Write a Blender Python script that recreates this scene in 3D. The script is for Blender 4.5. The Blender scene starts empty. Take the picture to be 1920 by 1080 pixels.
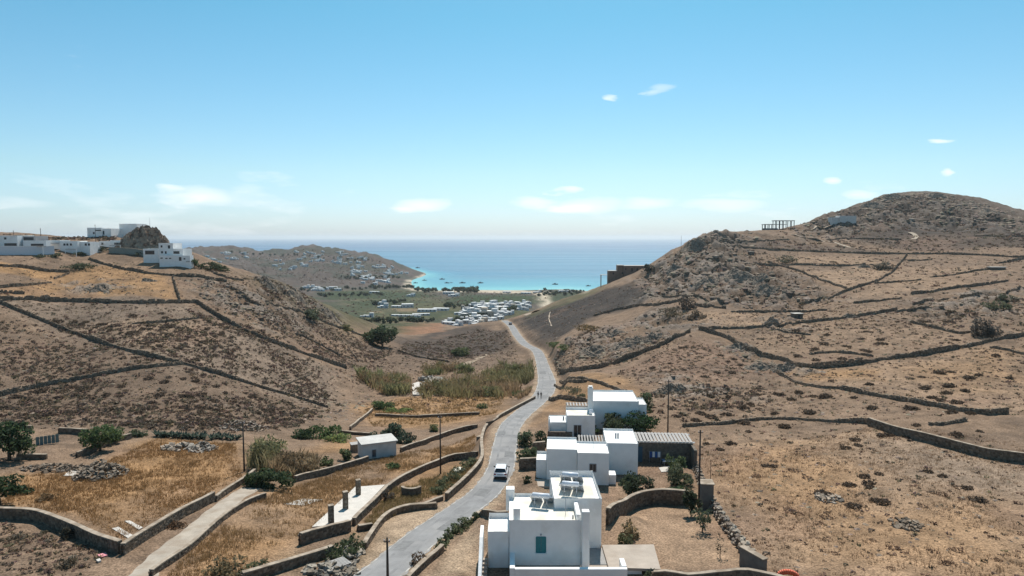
import bpy, bmesh, math, random
import numpy as np
from mathutils import Vector, Matrix, noise as mnoise

# ------------------------------------------------------------------ camera
SC = bpy.context.scene
COL = SC.collection
CAMZ = 100.0                       # metres above the sea
PITCH = math.radians(4.245)
FPX = 1280.0                       # focal length in pixels of a 1920 wide frame
cam = bpy.data.cameras.new('camera')
cam.sensor_width = 36.0
cam.lens = 24.0
cam.clip_start = 0.5
cam.clip_end = 120000.0
cam_ob = bpy.data.objects.new('camera', cam)
COL.objects.link(cam_ob)
cam_ob.location = (0, 0, CAMZ)
cam_ob.rotation_euler = (math.pi / 2 - PITCH, 0, 0)
SC.camera = cam_ob
SC.render.resolution_x, SC.render.resolution_y = 1024, 576

# ------------------------------------------------------------------ sky, sun, exposure
SUN_EL = math.radians(55.0)
SUN_AZ = math.radians(9.0)         # to the right of the view axis (+Y)
world = bpy.data.worlds.new('World')
SC.world = world
world.use_nodes = True
wt = world.node_tree
wt.nodes.clear()
w_out = wt.nodes.new('ShaderNodeOutputWorld')
w_bg = wt.nodes.new('ShaderNodeBackground')
w_sky = wt.nodes.new('ShaderNodeTexSky')
w_sky.sky_type = 'NISHITA'
w_sky.sun_disc = False
w_sky.sun_elevation = SUN_EL
w_sky.sun_rotation = SUN_AZ
w_sky.altitude = 100
w_sky.air_density = 1.0
w_sky.dust_density = 0.6
w_sky.ozone_density = 2.0
w_bg.inputs['Strength'].default_value = 0.13
def wn(t, **kw):
    n = wt.nodes.new(t)
    for k, v in kw.items():
        setattr(n, k, v)
    return n
def wmath(op, a, b=None):
    n = wn('ShaderNodeMath', operation=op)
    for i, v in enumerate((a, b)):
        if v is None: continue
        if isinstance(v, (int, float)): n.inputs[i].default_value = v
        else: wt.links.new(v, n.inputs[i])
    return n.outputs[0]
# thin fair-weather clouds: a noise field on the direction of view, denser towards the horizon
tc = wn('ShaderNodeTexCoord')
sep = wn('ShaderNodeSeparateXYZ'); wt.links.new(tc.outputs['Generated'], sep.inputs[0])
zz = wmath('MAXIMUM', sep.outputs['Z'], 0.012)
cmb = wn('ShaderNodeCombineXYZ')
wt.links.new(wmath('MULTIPLY', sep.outputs['X'], 1.0), cmb.inputs[0])
wt.links.new(wmath('MULTIPLY', sep.outputs['Y'], 1.0), cmb.inputs[1])
wt.links.new(wmath('MULTIPLY', sep.outputs['Z'], 4.2), cmb.inputs[2])
cn = wn('ShaderNodeTexNoise'); cn.inputs['Scale'].default_value = 9.0; cn.inputs['Detail'].default_value = 7.0
cn.inputs['Roughness'].default_value = 0.55
wt.links.new(cmb.outputs[0], cn.inputs['Vector'])
cn2 = wn('ShaderNodeTexNoise'); cn2.inputs['Scale'].default_value = 2.6; cn2.inputs['Detail'].default_value = 3.0
wt.links.new(cmb.outputs[0], cn2.inputs['Vector'])
thr = wn('ShaderNodeMapRange'); thr.clamp = True      # threshold rises with elevation: few clouds high up
thr.inputs['From Min'].default_value = 0.03; thr.inputs['From Max'].default_value = 0.22
thr.inputs['To Min'].default_value = 0.535; thr.inputs['To Max'].default_value = 0.70
wt.links.new(sep.outputs['Z'], thr.inputs['Value'])
cs = wmath('ADD', wmath('MULTIPLY', cn.outputs['Fac'], 0.62), wmath('MULTIPLY', cn2.outputs['Fac'], 0.38))
cm = wmath('MULTIPLY', wmath('SUBTRACT', cs, thr.outputs[0]), 11.0)
cmx = wn('ShaderNodeClamp'); wt.links.new(cm, cmx.inputs[0])
# a few separate small clouds: (azimuth, elevation in degrees, half width, half height, strength)
az = wmath('MULTIPLY', wmath('ARCTAN2', sep.outputs['X'], sep.outputs['Y']), 57.2958)
el = wmath('MULTIPLY', wmath('ARCSINE', sep.outputs['Z']), 57.2958)
jit = wmath('MULTIPLY', wmath('SUBTRACT', cn.outputs['Fac'], 0.5), 6.0)
puff = None
for (a0, e0, wa, he, st) in ((-24.5, 3.1, 3.2, .9, .8), (-26.5, 3.6, 1.2, .5, .9), (-7.2, 2.7, 2.8, .6, .85), (2.2, 3.0, 2.4, .6, .7), (4.5, 3.9, 1.2, .35, 1.0), (6.5, 2.6, 3.0, .7, .7), (11.0, 2.8, 2.6, .6, .7), (17.0, 2.6, 3.6, .7, .65),
                             (24.7, 4.2, 1.0, .3, 1.0), (32.0, 6.8, 1.0, .25, .9), (32.5, 4.6, .7, .3, .9), (9.0, 11.4, .8, .35, .6), (12.0, 11.8, 1.0, .4, .5), (27.0, 3.2, 1.6, .45, .6), (-36, 2.3, 2.5, .4, .4),
                             (48, 4.0, 3, .7, .7), (66, 3.2, 4, .7, .7), (-52, 3.4, 3, .7, .7), (-75, 3.0, 4, .8, .7), (100, 3.4, 4, .7, .7), (-110, 3.2, 5, .8, .7), (140, 3.0, 4, .8, .7), (-150, 3.4, 4, .7, .7)):
    dx = wmath('DIVIDE', wmath('ADD', wmath('SUBTRACT', az, a0), jit), wa); dy = wmath('DIVIDE', wmath('ADD', wmath('SUBTRACT', el, e0), wmath('MULTIPLY', jit, .22)), he)
    g = wmath('SUBTRACT', 1.0, wmath('ADD', wmath('MULTIPLY', dx, dx), wmath('MULTIPLY', dy, dy)))
    g = wmath('MULTIPLY', wmath('MULTIPLY', wmath('MAXIMUM', g, 0.0), wmath('MULTIPLY', cn.outputs['Fac'], 1.9)), st)
    puff = g if puff is None else wmath('MAXIMUM', puff, g)
cfac = wmath('MINIMUM', wmath('ADD', wmath('MULTIPLY', cmx.outputs[0], 0.30), wmath('MULTIPLY', puff, .75)), .9)
mixc = wn('ShaderNodeMix', data_type='RGBA')
wt.links.new(cfac, mixc.inputs['Factor'])
# clear Aegean air: bluer than the sky model's default, the same all the way round
tint = wn('ShaderNodeValToRGB')
tint.color_ramp.elements[0].position = 0.0; tint.color_ramp.elements[0].color = (.40, .495, .70, 1)
tint.color_ramp.elements[1].position = 0.30; tint.color_ramp.elements[1].color = (.27, .525, .52, 1)
_e = tint.color_ramp.elements.new(0.09); _e.color = (.42, .525, .55, 1)
wt.links.new(sep.outputs['Z'], tint.inputs[0])
tmul = wn('ShaderNodeMix', data_type='RGBA', blend_type='MULTIPLY'); tmul.inputs['Factor'].default_value = 1
wt.links.new(w_sky.outputs[0], tmul.inputs['A']); wt.links.new(tint.outputs[0], tmul.inputs['B'])
tsc = wn('ShaderNodeVectorMath', operation='SCALE'); tsc.inputs['Scale'].default_value = 1.42
wt.links.new(tmul.outputs['Result'], tsc.inputs[0])
wt.links.new(tsc.outputs[0], mixc.inputs['A'])
mixc.inputs['B'].default_value = (7.2, 7.4, 7.5, 1)
wt.links.new(mixc.outputs['Result'], w_bg.inputs['Color'])
wt.links.new(w_bg.outputs[0], w_out.inputs['Surface'])

sun = bpy.data.lights.new('sun', 'SUN')
sun.energy = 4.8
sun.angle = math.radians(0.53)
sun.color = (1.0, 0.955, 0.89)
sun_ob = bpy.data.objects.new('sun', sun)
COL.objects.link(sun_ob)
sdir = Vector((math.sin(SUN_AZ) * math.cos(SUN_EL), math.cos(SUN_AZ) * math.cos(SUN_EL), math.sin(SUN_EL)))
sun_ob.rotation_euler = (-sdir).to_track_quat('-Z', 'Y').to_euler()
sun_ob.location = sdir * 300

SC.view_settings.view_transform = 'Standard'
SC.view_settings.look = 'None'
SC.view_settings.gamma = 1.0
SC.view_settings.exposure = 0.30
SC.view_settings.use_curve_mapping = False
SC.cycles.max_bounces = 6
SC.cycles.diffuse_bounces = 3
SC.cycles.glossy_bounces = 3
SC.cycles.transmission_bounces = 3
SC.cycles.volume_bounces = 0
SC.cycles.transparent_max_bounces = 6
SC.cycles.use_denoising = True
SC.cycles.sample_clamp_indirect = 6.0

HAZE = 5.5e-5                     # thin sea haze, per metre
# ------------------------------------------------------------------ pixels, directions, ground
def ray(px, py):
    x = (px - 960.0) / FPX
    v = (540.0 - py) / FPX
    cp, sp = math.cos(PITCH), math.sin(PITCH)
    return np.array((x, cp + v * sp, -sp + v * cp))
def at(px, py, Y):
    """point seen at a pixel at ground distance Y ahead"""
    d = ray(px, py)
    t = Y / d[1]
    return (d[0] * t, Y, CAMZ + d[2] * t)
def to_px(x, y, z):
    cp, sp = math.cos(PITCH), math.sin(PITCH)
    dz = z - CAMZ
    dep = y * cp - dz * sp
    return 960 + FPX * x / dep, 540 - FPX * (y * sp + dz * cp) / dep

# ground survey: (pixel x, pixel y, distance ahead in metres), read off walls, houses, poles and people of known size
SURVEY = {
 0:    [(1080,56),(960,73),(860,94),(800,111),(740,130),(690,142),(650,152),(570,180),(500,216),(478,236)],
 100:  [(1080,56),(960,73),(880,90),(815,110),(760,128),(690,148),(620,172),(565,193),(520,222),(480,245)],
 200:  [(1080,56),(960,73),(880,90),(815,110),(760,128),(690,148),(620,173),(565,195),(520,226),(485,255)],
 300:  [(1080,56),(960,73),(880,91),(815,111),(760,130),(690,150),(620,176),(570,197),(520,232),(492,252)],
 400:  [(1080,56),(960,74),(880,92),(820,112),(760,135),(700,155),(640,180),(580,208),(520,244),(496,265)],
 480:  [(1080,56),(960,74),(880,93),(830,110),(760,143),(700,168),(640,192),(580,224),(530,258)],
 550:  [(1080,56),(960,75),(880,96),(820,122),(760,154),(700,184),(640,216),(590,248),(550,280)],
 620:  [(1080,56),(960,76),(880,98),(830,118),(780,150),(730,188),(680,218),(630,258),(590,300)],
 700:  [(1080,57),(1000,69),(960,77),(900,93),(860,106),(830,122),(780,160),(730,203),(690,240),(645,295),(612,330)],
 760:  [(1030,64),(960,77),(900,92),(850,110),(800,145),(750,188),(700,233),(660,280)],
 820:  [(920,88),(860,108),(810,136),(770,168),(730,208),(690,255),(650,330),(628,400)],
 880:  [(880,98),(820,126),(780,158),(740,196),(700,240),(665,290),(635,370),(616,430)],
 930:  [(700,242),(670,280),(640,345),(615,425)],
 1060: [(700,208),(670,232),(640,262),(600,335),(575,400)],
 1100: [(760,150),(715,170),(690,195),(655,232),(628,258),(600,305),(570,370),(552,420)],
 1150: [(1080,57),(1000,69),(930,83),(900,90),(830,114),(740,150),(690,192),(650,226),(600,290),(560,350),(530,405)],
 1220: [(1080,57),(1000,69),(930,83),(860,102),(780,126),(720,155),(665,195),(620,240),(575,290),(540,340),(515,378)],
 1300: [(1080,57),(1000,69),(930,83),(850,103),(780,126),(720,153),(660,190),(625,215),(575,262),(540,300),(500,345),(470,385)],
 1400: [(1080,57),(950,77),(850,101),(790,122),(720,154),(655,192),(615,220),(570,265),(520,322),(480,378),(450,420)],
 1500: [(1080,57),(950,76),(850,99),(785,123),(700,160),(640,196),(600,226),(540,290),(490,362),(455,425),(432,468)],
 1600: [(1080,57),(950,75),(850,97),(800,113),(740,136),(690,158),(640,188),(590,224),(540,282),(490,360),(450,430),(415,490)],
 1700: [(1080,57),(950,74),(850,95),(800,109),(745,130),(690,155),(640,184),(590,221),(540,278),(495,350),(450,428),(400,520)],
 1800: [(1080,57),(950,74),(850,94),(790,110),(740,130),(680,158),(630,187),(580,226),(530,284),(485,358),(440,435),(395,525)],
 1920: [(1080,57),(950,74),(850,93),(750,126),(680,156),(630,184),(570,230),(520,290),(480,352),(440,425),(405,510)],
 2150: [(1080,57),(950,74),(850,93),(750,126),(680,156),(630,184),(570,232),(520,292),(480,355),(440,430),(410,510)],
 -230: [(1080,56),(960,73),(860,94),(800,111),(740,130),(650,155),(570,182),(500,216),(478,236)],
}
# skylines and the ground that falls away behind them: (x, y, distance, [(distance, z) ...])
CREST = [
 (-230,436,330,[(420,100),(700,85),(1500,60),(2600,10),(3600,-25)]),
 (0,436,330,[(420,100),(700,85),(1500,60),(2600,10),(3600,-25)]),
 (80,440,320,[(420,97),(700,80),(1500,55),(2600,5)]),
 (150,447,300,[(400,92),(700,74),(1300,50),(2600,0)]),
 (215,443,290,[(380,88),(600,70),(1200,45)]),
 (340,470,268,[(330,84),(500,62),(900,38)]),
 (400,488,276,[(340,80),(500,57),(900,30),(1300,30)]),
 (480,514,285,[(345,72),(500,50),(800,26)]),
 (550,538,296,[(350,66),(480,48),(800,22)]),
 (620,574,320,[(370,56),(480,42),(700,22)]),
 (700,606,345,[(400,46),(500,34),(650,23)]),
 (760,632,375,[(430,38),(560,28)]),
 (900,606,452,[(520,30),(600,22)]),
 (1000,583,470,[(540,32),(640,18),(800,10)]),
 (1050,563,470,[(540,40),(640,24),(800,10)]),
 (1100,548,465,[(540,48),(640,30),(850,10)]),
 (1140,532,450,[(540,54),(700,30),(900,8)]),
 (1200,508,425,[(520,62),(700,40),(1000,5),(1300,-8)]),
 (1240,483,415,[(520,70),(700,48),(1000,12)]),
 (1270,465,420,[(540,76),(760,50),(1100,10)]),
 (1300,450,425,[(540,82),(800,50),(1200,-5)]),
 (1345,434,430,[(540,90),(800,60),(1300,-10)]),
 (1430,432,460,[(560,94),(800,66),(1300,-10)]),
 (1500,421,495,[(580,102),(800,74)]),
 (1560,401,530,[(620,112),(850,84),(1500,-10)]),
 (1610,383,560,[(650,120),(900,90)]),
 (1665,364,590,[(680,130),(900,104),(1600,-5)]),
 (1750,360,600,[(690,132),(950,104),(1700,0)]),
 (1830,371,590,[(690,126),(950,98)]),
 (1920,394,560,[(660,116),(950,86),(1800,0)]),
 (2150,405,560,[(660,112),(950,84),(1800,0)]),
]
FAR = [ # valley floor, headland, bay: (x, y, distance)
 (620,560,960),(700,575,850),(760,592,720),(850,600,670),(930,590,690),(980,583,700),(700,550,1120),(800,556,1040),(900,565,920),(1000,556,1030),
 (850,548,1180),(960,550,1150),(1080,550,1120),(600,545,1130),(540,543,1100),
 (690,536,1340),(740,533,1400),(770,522,1640),
 (760,508,1780),(735,490,1900),(700,480,1980),(660,468,2080),(620,467,2130),(590,461,2180),(560,462,2180),(530,470,2100),(480,474,2050),(430,463,2120),(380,466,2100),(330,468,2100),
 (450,495,1650),(520,505,1550),(600,500,1680),(680,505,1640),(560,525,1330),(640,522,1420),(720,512,1640),(480,525,1300),(640,490,1850),(530,485,1900),
]
FARZ = [ # (px column, distance, z)
 (800,1330,-1.5),(900,1330,-1.5),(1000,1330,-1.5),(1100,1330,-2),(1250,1330,-4),
 (800,1262,1.6),(900,1262,1.6),(1000,1262,1.6),(1080,1262,1.6),
 (860,1500,-6),(1000,1500,-6),(1200,1500,-9),(830,1750,-8),(850,2000,-14),(1000,2000,-16),(1300,2000,-18),(800,2100,-12),(820,2400,-15),(700,2350,-4),(600,2500,-6),(500,2600,-8),(400,2700,-8),(250,2900,-8),
 (1000,3000,-25),(500,3800,-25),(1500,3000,-25),(0,4600,-30),(1900,3600,-30),(1000,4600,-30),
]
def world_xz_at(px, Y, z):
    # point in pixel column px at ground distance Y and height z
    cp, sp = math.cos(PITCH), math.sin(PITCH)
    dep = Y * cp - (z - CAMZ) * sp
    return ((px - 960.0) / FPX * dep, Y, z)

ROAD_PX = [(640,1120,52),(715,1075,57.5),(790,1010,67.5),(868,955,77.5),(912,920,84.5),(938,880,93.5),(946,840,105),(957,800,120),
           (980,775,140),(1004,755,162),(1021,735,186),(1025,714,211),(1019,690,242),(1012,668,273),(1004,656,294),
           (984,645,317),(969,628,357),(959,612,412),(946,601,452)]
ROAD_W = [4.0,4.0,4.0,4.0,3.9,3.9,3.9,4.0,4.1,4.5,5.4,5.6,4.8,4.4,4.4,4.2,4.2,4.2,4.2]
road_pts = [at(*p) for p in ROAD_PX]
PTS = []
for px, lst in SURVEY.items():
    for (py, Y) in lst:
        PTS.append(at(px, py, Y))
for (px, py, Y, tail) in CREST:
    PTS.append(at(px, py, Y))
    for (Yt, zt) in tail:
        PTS.append(world_xz_at(px, Yt, zt))
for p in FAR: PTS.append(at(*p))
for p in FARZ: PTS.append(world_xz_at(*p))
PTS += road_pts[:-1]
for a in (-100, -80, -62, 62, 80, 100, 130, 160, 180, -130, -160):   # beyond the frame and behind
    for (r, z) in ((50, 74), (90, 72), (160, 76), (300, 92), (700, 90), (2000, 20), (4300, -30)):
        PTS.append((r * math.sin(math.radians(a)), r * math.cos(math.radians(a)), z))
for a in (-150,-100,-50,0,50,100,150):
    PTS.append((25*math.sin(math.radians(a)), 25*math.cos(math.radians(a)), 75.5))
PTS = np.array(PTS)
def tp(X, Y):
    th = np.arctan2(X, Y)
    return th * 2.2, np.log(np.hypot(X, Y))
def tps_fit(P):
    a, b = tp(P[:, 0], P[:, 1])
    n = len(P)
    d2 = (a[:, None] - a[None]) ** 2 + (b[:, None] - b[None]) ** 2
    K = 0.5 * d2 * np.log(d2 + 1e-12) + np.eye(n) * 2e-4
    Q = np.stack([np.ones(n), a, b], 1)
    A = np.zeros((n + 3, n + 3)); A[:n, :n] = K; A[:n, n:] = Q; A[n:, :n] = Q.T
    rhs = np.concatenate([P[:, 2], np.zeros(3)])
    return a, b, np.linalg.solve(A, rhs)
TA, TB, TW = tps_fit(PTS)
def tps_eval(X, Y):
    a, b = tp(X.ravel(), Y.ravel())
    out = np.empty_like(a)
    for i in range(0, len(a), 40000):
        aa, bb = a[i:i + 40000], b[i:i + 40000]
        d2 = (aa[:, None] - TA[None]) ** 2 + (bb[:, None] - TB[None]) ** 2
        out[i:i + 40000] = (0.5 * d2 * np.log(d2 + 1e-12)) @ TW[:-3] + TW[-3] + TW[-2] * aa + TW[-1] * bb
    return out.reshape(X.shape)

# ------------------------------------------------------------------ noise
class VN:
    def __init__(s, seed):
        s.t = np.random.RandomState(seed).rand(256, 256)
    def __call__(s, x, y):
        xi = np.floor(x).astype(np.int64); yi = np.floor(y).astype(np.int64)
        fx = x - xi; fy = y - yi
        fx = fx * fx * fx * (fx * (fx * 6 - 15) + 10); fy = fy * fy * fy * (fy * (fy * 6 - 15) + 10)
        t = s.t
        a = t[xi & 255, yi & 255]; b = t[(xi + 1) & 255, yi & 255]
        c = t[xi & 255, (yi + 1) & 255]; d = t[(xi + 1) & 255, (yi + 1) & 255]
        return (a + (b - a) * fx) * (1 - fy) + (c + (d - c) * fx) * fy
VNS = [VN(k) for k in range(8)]
def fbm(x, y, scale, octs=4, gain=0.5, seed=0):
    o = np.zeros_like(x); amp = 1.0; tot = 0.0; f = 1.0 / scale
    c, s_ = math.cos(0.6), math.sin(0.6)
    for k in range(octs):
        o += amp * VNS[(k + seed) % 8](x * f + 17.3 * k, y * f - 9.1 * k)
        tot += amp; amp *= gain; f *= 2.03
        x, y = c * x - s_ * y, s_ * x + c * y
    return o / tot
def ridged(x, y, scale, octs=3, seed=3):
    o = np.zeros_like(x); amp = 1.0; tot = 0; f = 1.0 / scale
    for k in range(octs):
        o += amp * (1 - np.abs(2 * VNS[(k + seed) % 8](x * f + 5.7 * k, y * f + 3.3 * k) - 1)); tot += amp; amp *= .5; f *= 2.1
    return o / tot

# ------------------------------------------------------------------ ground grid (rings and spokes round the camera's foot)
th_f = np.radians(np.arange(-43.0, 43.001, 0.125))
th_l = np.radians(np.array([-180.0, -172, -160, -148, -136, -124, -112, -100, -90, -82, -74, -68, -62, -57, -53, -50, -47.5, -45.5, -44]))
TH = np.concatenate([th_l, th_f, -th_l[::-1]])
LR = np.concatenate([np.log(np.array([6, 12, 18, 24, 30, 35, 39.0])), np.linspace(math.log(42), math.log(700), 560), np.linspace(math.log(700), math.log(4600), 131)[1:]])
RR = np.exp(LR)
NT, NR = len(TH), len(LR)
THg, RRg = np.meshgrid(TH, RR, indexing='ij')
GX, GY = np.sin(THg) * RRg, np.cos(THg) * RRg
ci = np.unique(np.concatenate([np.arange(0, NT, 3), [NT - 1]])); cj = np.unique(np.concatenate([np.arange(0, NR, 3), [NR - 1]]))
Hc = tps_eval(GX[np.ix_(ci, cj)], GY[np.ix_(ci, cj)])
def up1(A, old, new):
    i = np.clip(np.searchsorted(old, new, side='right') - 1, 0, len(old) - 2)
    f = ((new - old[i]) / (old[i + 1] - old[i]))[:, None]
    return A[i] * (1 - f) + A[i + 1] * f
GH = up1(Hc, ci.astype(float), np.arange(NT, dtype=float))
GH = up1(GH.T.copy(), cj.astype(float), np.arange(NR, dtype=float)).T.copy()

def hit(px, py, rmin=30.0, drop=0.0):
    """first ground point under a pixel"""
    d = ray(px, py)
    h = math.hypot(d[0], d[1]); th = math.atan2(d[0], d[1]); sl = d[2] / h
    i = int(np.clip(np.searchsorted(TH, th) - 1, 0, NT - 2)); f = (th - TH[i]) / (TH[i + 1] - TH[i])
    col = GH[i] * (1 - f) + GH[i + 1] * f
    df = col - (CAMZ + sl * RR)
    ok = np.where((df >= 0) & (RR > rmin))[0]
    if len(ok) == 0: return None
    j = int(ok[0])
    if j == 0: r = RR[0]
    else:
        g = df[j - 1] / (df[j - 1] - df[j]) if df[j] != df[j - 1] else 0
        r = RR[j - 1] + (RR[j] - RR[j - 1]) * float(np.clip(g, 0, 1))
    x, y = math.sin(th) * r, math.cos(th) * r
    return np.array((x, y, ground(x, y)))
def ground(x, y):
    th = math.atan2(x, y); lr = math.log(max(math.hypot(x, y), 6.01))
    i = int(np.clip(np.searchsorted(TH, th) - 1, 0, NT - 2)); f = (th - TH[i]) / (TH[i + 1] - TH[i])
    j = int(np.clip(np.searchsorted(LR, lr) - 1, 0, NR - 2)); g = min(1, (lr - LR[j]) / (LR[j + 1] - LR[j]))
    return float((GH[i, j] * (1 - f) + GH[i + 1, j] * f) * (1 - g) + (GH[i, j + 1] * (1 - f) + GH[i + 1, j + 1] * f) * g)
def ground_v(x, y):
    th = np.arctan2(x, y); lr = np.log(np.maximum(np.hypot(x, y), 6.01))
    i = np.clip(np.searchsorted(TH, th) - 1, 0, NT - 2); f = (th - TH[i]) / (TH[i + 1] - TH[i])
    j = np.clip(np.searchsorted(LR, lr) - 1, 0, NR - 2); g = np.clip((lr - LR[j]) / (LR[j + 1] - LR[j]), 0, 1)
    return (GH[i, j] * (1 - f) + GH[i + 1, j] * f) * (1 - g) + (GH[i, j + 1] * (1 - f) + GH[i + 1, j + 1] * f) * g

def smooth01(t):
    t = np.clip(t, 0, 1); return t * t * (3 - 2 * t)
def catmull(P, n):
    P = [np.array(p, float) for p in P]; out = []
    for i in range(len(P) - 1):
        p0 = P[max(i - 1, 0)]; p1 = P[i]; p2 = P[i + 1]; p3 = P[min(i + 2, len(P) - 1)]
        for k in range(n):
            t = k / n
            out.append(0.5 * ((2 * p1) + (-p0 + p2) * t + (2 * p0 - 5 * p1 + 4 * p2 - p3) * t * t + (-p0 + 3 * p1 - 3 * p2 + p3) * t ** 3))
    out.append(P[-1]); return np.array(out)
def seg_dist(x, y, P):
    """distance to a polyline and the value(s) carried along it"""
    best = np.full(x.shape, 1e9); zb = np.zeros(x.shape); sb = np.zeros(x.shape)
    for a, b in zip(P[:-1], P[1:]):
        dx, dy = b[0] - a[0], b[1] - a[1]; L2 = dx * dx + dy * dy + 1e-9
        t = np.clip(((x - a[0]) * dx + (y - a[1]) * dy) / L2, 0, 1)
        d = np.hypot(x - a[0] - t * dx, y - a[1] - t * dy)
        m = d < best
        best[m] = d[m]; zb[m] = (a[2] + (b[2] - a[2]) * t)[m]; sb[m] = (a[3] + (b[3] - a[3]) * t)[m]
    return best, zb, sb
def in_poly(x, y, P):
    inside = np.zeros(x.shape, bool); n = len(P)
    for k in range(n):
        x1, y1 = P[k][0], P[k][1]; x2, y2 = P[(k + 1) % n][0], P[(k + 1) % n][1]
        c = ((y1 > y) != (y2 > y))
        xx = (x2 - x1) * (y - y1) / (y2 - y1 + 1e-12) + x1
        inside ^= c & (x < xx)
    return inside
def poly_mask(x, y, P, soft):
    """1 inside, fading to 0 over soft metres, edge wobbling with the ground's own patchiness"""
    P = [(p[0], p[1]) for p in P]
    ins = in_poly(x, y, P)
    best = np.full(x.shape, 1e9)
    for k in range(len(P)):
        a, b = P[k], P[(k + 1) % len(P)]
        dx, dy = b[0] - a[0], b[1] - a[1]; L2 = dx * dx + dy * dy + 1e-9
        t = np.clip(((x - a[0]) * dx + (y - a[1]) * dy) / L2, 0, 1)
        best = np.minimum(best, np.hypot(x - a[0] - t * dx, y - a[1] - t * dy))
    sd = np.where(ins, best, -best)
    return smooth01((sd / soft + 1) * 0.5)
def region(pix, soft, xs, ys, rmin=30.0):
    P = [hit(a, b, rmin) for a, b in pix]
    P = [p for p in P if p is not None]
    if len(P) < 3: return np.zeros(xs.shape)
    out = np.zeros(xs.shape)
    A = np.array(P); m = (xs > A[:, 0].min() - 2 * soft) & (xs < A[:, 0].max() + 2 * soft) & (ys > A[:, 1].min() - 2 * soft) & (ys < A[:, 1].max() + 2 * soft)
    if m.any():
        wob = (fbm(xs[m], ys[m], soft * 2.5, 3, seed=5) - .5) * soft * 1.6
        out[m] = poly_mask(xs[m] + wob, ys[m] - wob, P, soft)
    return out

# --- the lane's bed
road_c = catmull([tuple(p) + (w,) for p, w in zip(road_pts, ROAD_W)], 9)
rsel = (np.abs(THg) < 0.5) & (RRg > 40) & (RRg < 470)
dR = np.full(GH.shape, 1e9); zR = np.zeros(GH.shape); wR = np.zeros(GH.shape)
dR[rsel], zR[rsel], wR[rsel] = seg_dist(GX[rsel], GY[rsel], road_c)
# --- rough ground
rock_pix = [
 ([(1000,690),(1060,640),(1130,612),(1230,620),(1290,625),(1240,650),(1150,682)], 5),
 ([(1160,610),(1240,575),(1330,600),(1300,620),(1200,625)], 6),
 ([(1190,520),(1240,490),(1300,452),(1345,436),(1420,436),(1400,490),(1500,520),(1560,560),(1450,582),(1330,570),(1220,556)], 14),
 ([(1480,428),(1560,404),(1665,368),(1760,364),(1920,398),(1920,440),(1800,430),(1680,425),(1600,440),(1500,450)], 16),
 ([(1340,640),(1400,650),(1480,690),(1560,700),(1470,705),(1380,670)], 4),
 ([(1430,590),(1500,590),(1500,620),(1430,620)], 4),
 ([(1700,560),(1920,540),(1920,590),(1750,600)], 6),
 ([(1220,700),(1330,720),(1430,745),(1330,765),(1240,750)], 4),
 ([(330,520),(430,530),(520,570),(600,610),(560,640),(470,610),(390,570)], 7),
 ([(480,520),(560,545),(640,590),(620,600),(540,575),(480,555)], 7),
 ([(110,530),(190,525),(250,535),(240,552),(130,552)], 4),
]
ROUGH = np.zeros(GH.shape)
for pix, soft in rock_pix: ROUGH = np.maximum(ROUGH, region(pix, soft, GX, GY))
near_soft = smooth01((RRg - 55) / 80)
nz = (fbm(GX, GY, 22, 4, seed=1) - .5) * 1.1 * np.clip(RRg / 250, .15, 2.0)
nz += (fbm(GX, GY, 3.2, 3, seed=2) - .5) * (.22 + .25 * near_soft)
rg = ridged(GX, GY, 9, 4)
SUMMIT = smooth01((GH - 106) / 14) * (RRg < 800) * (GX > 90)
ROUGHT = np.maximum(region(rock_pix[3][0], 16, GX, GY) * .7, SUMMIT * .45); ROUGH = np.maximum(ROUGH * (1 - .35 * SUMMIT), SUMMIT * .5)
nz += ROUGHT * ((ridged(GX, GY, 42, 4, 1) - .64) * 16.0)
nz += np.maximum(region(rock_pix[2][0], 14, GX, GY), region(rock_pix[9][0], 7, GX, GY)) * (ridged(GX, GY, 18, 3, 4) - .6) * 7.0
nz += ROUGH * ((rg - .62) * 4.4 * np.clip(RRg / 260, .5, 1.6) + (ridged(GX, GY, 2.6, 2, 5) - .6) * 0.9)
far = RRg > 1250
nz[far] *= 0.55
nz += (RRg > 1280) * smooth01((GH - 8) / 20) * (ridged(GX, GY, 70, 4, 2) - .58) * 26
nz[(RRg > 640) & ~far] *= .5
shore = smooth01((GH - 1.5) / 5) * (GH > 0) + (GH <= 0) * 0.0
nz *= np.where(RRg > 900, shore, 1)
GH += nz * (1 - .0 * nz)
def flatten(mask, z):
    global GH
    GH = GH * (1 - mask) + z * mask
m = 1 - smooth01((dR - wR * .5 - .9) / 3.2)
flatten(m, zR)
# --- levelled ground: (corners in metres, z, soft edge)
def pad(x0, x1, y0, y1, z, soft=2.0):
    s = (GX > x0 - 8) & (GX < x1 + 8) & (GY > y0 - 8) & (GY < y1 + 8)
    dd = np.maximum(np.maximum(x0 - GX[s], GX[s] - x1), np.maximum(y0 - GY[s], GY[s] - y1))
    mk = np.zeros(GH.shape); mk[s] = 1 - smooth01(dd / soft)
    flatten(mk * (1 - .999 * (dR < 2.4)), z)
pad(-2.6, 13.0, 56.0, 71.5, 70.0, 2.2)
pad(4.5, 24.0, 85.0, 102.0, 67.75, 2.5)
pad(6.5, 22.0, 111.5, 131.0, 65.9, 3.0)
path_px = [(262,1085),(292,1055),(340,1014),(395,970),(437,936),(472,915)]
path_c = catmull([tuple(hit(*p)) + (1.9,) for p in path_px], 6)
sel = (THg < -0.2) & (RRg < 120) & (RRg > 40)
dP = np.full(GH.shape, 1e9); zP = np.zeros(GH.shape); _ = np.zeros(GH.shape)
dP[sel], zP[sel], _[sel] = seg_dist(GX[sel], GY[sel], path_c)
flatten(1 - smooth01((dP - 1.2) / 1.6), zP)

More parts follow.
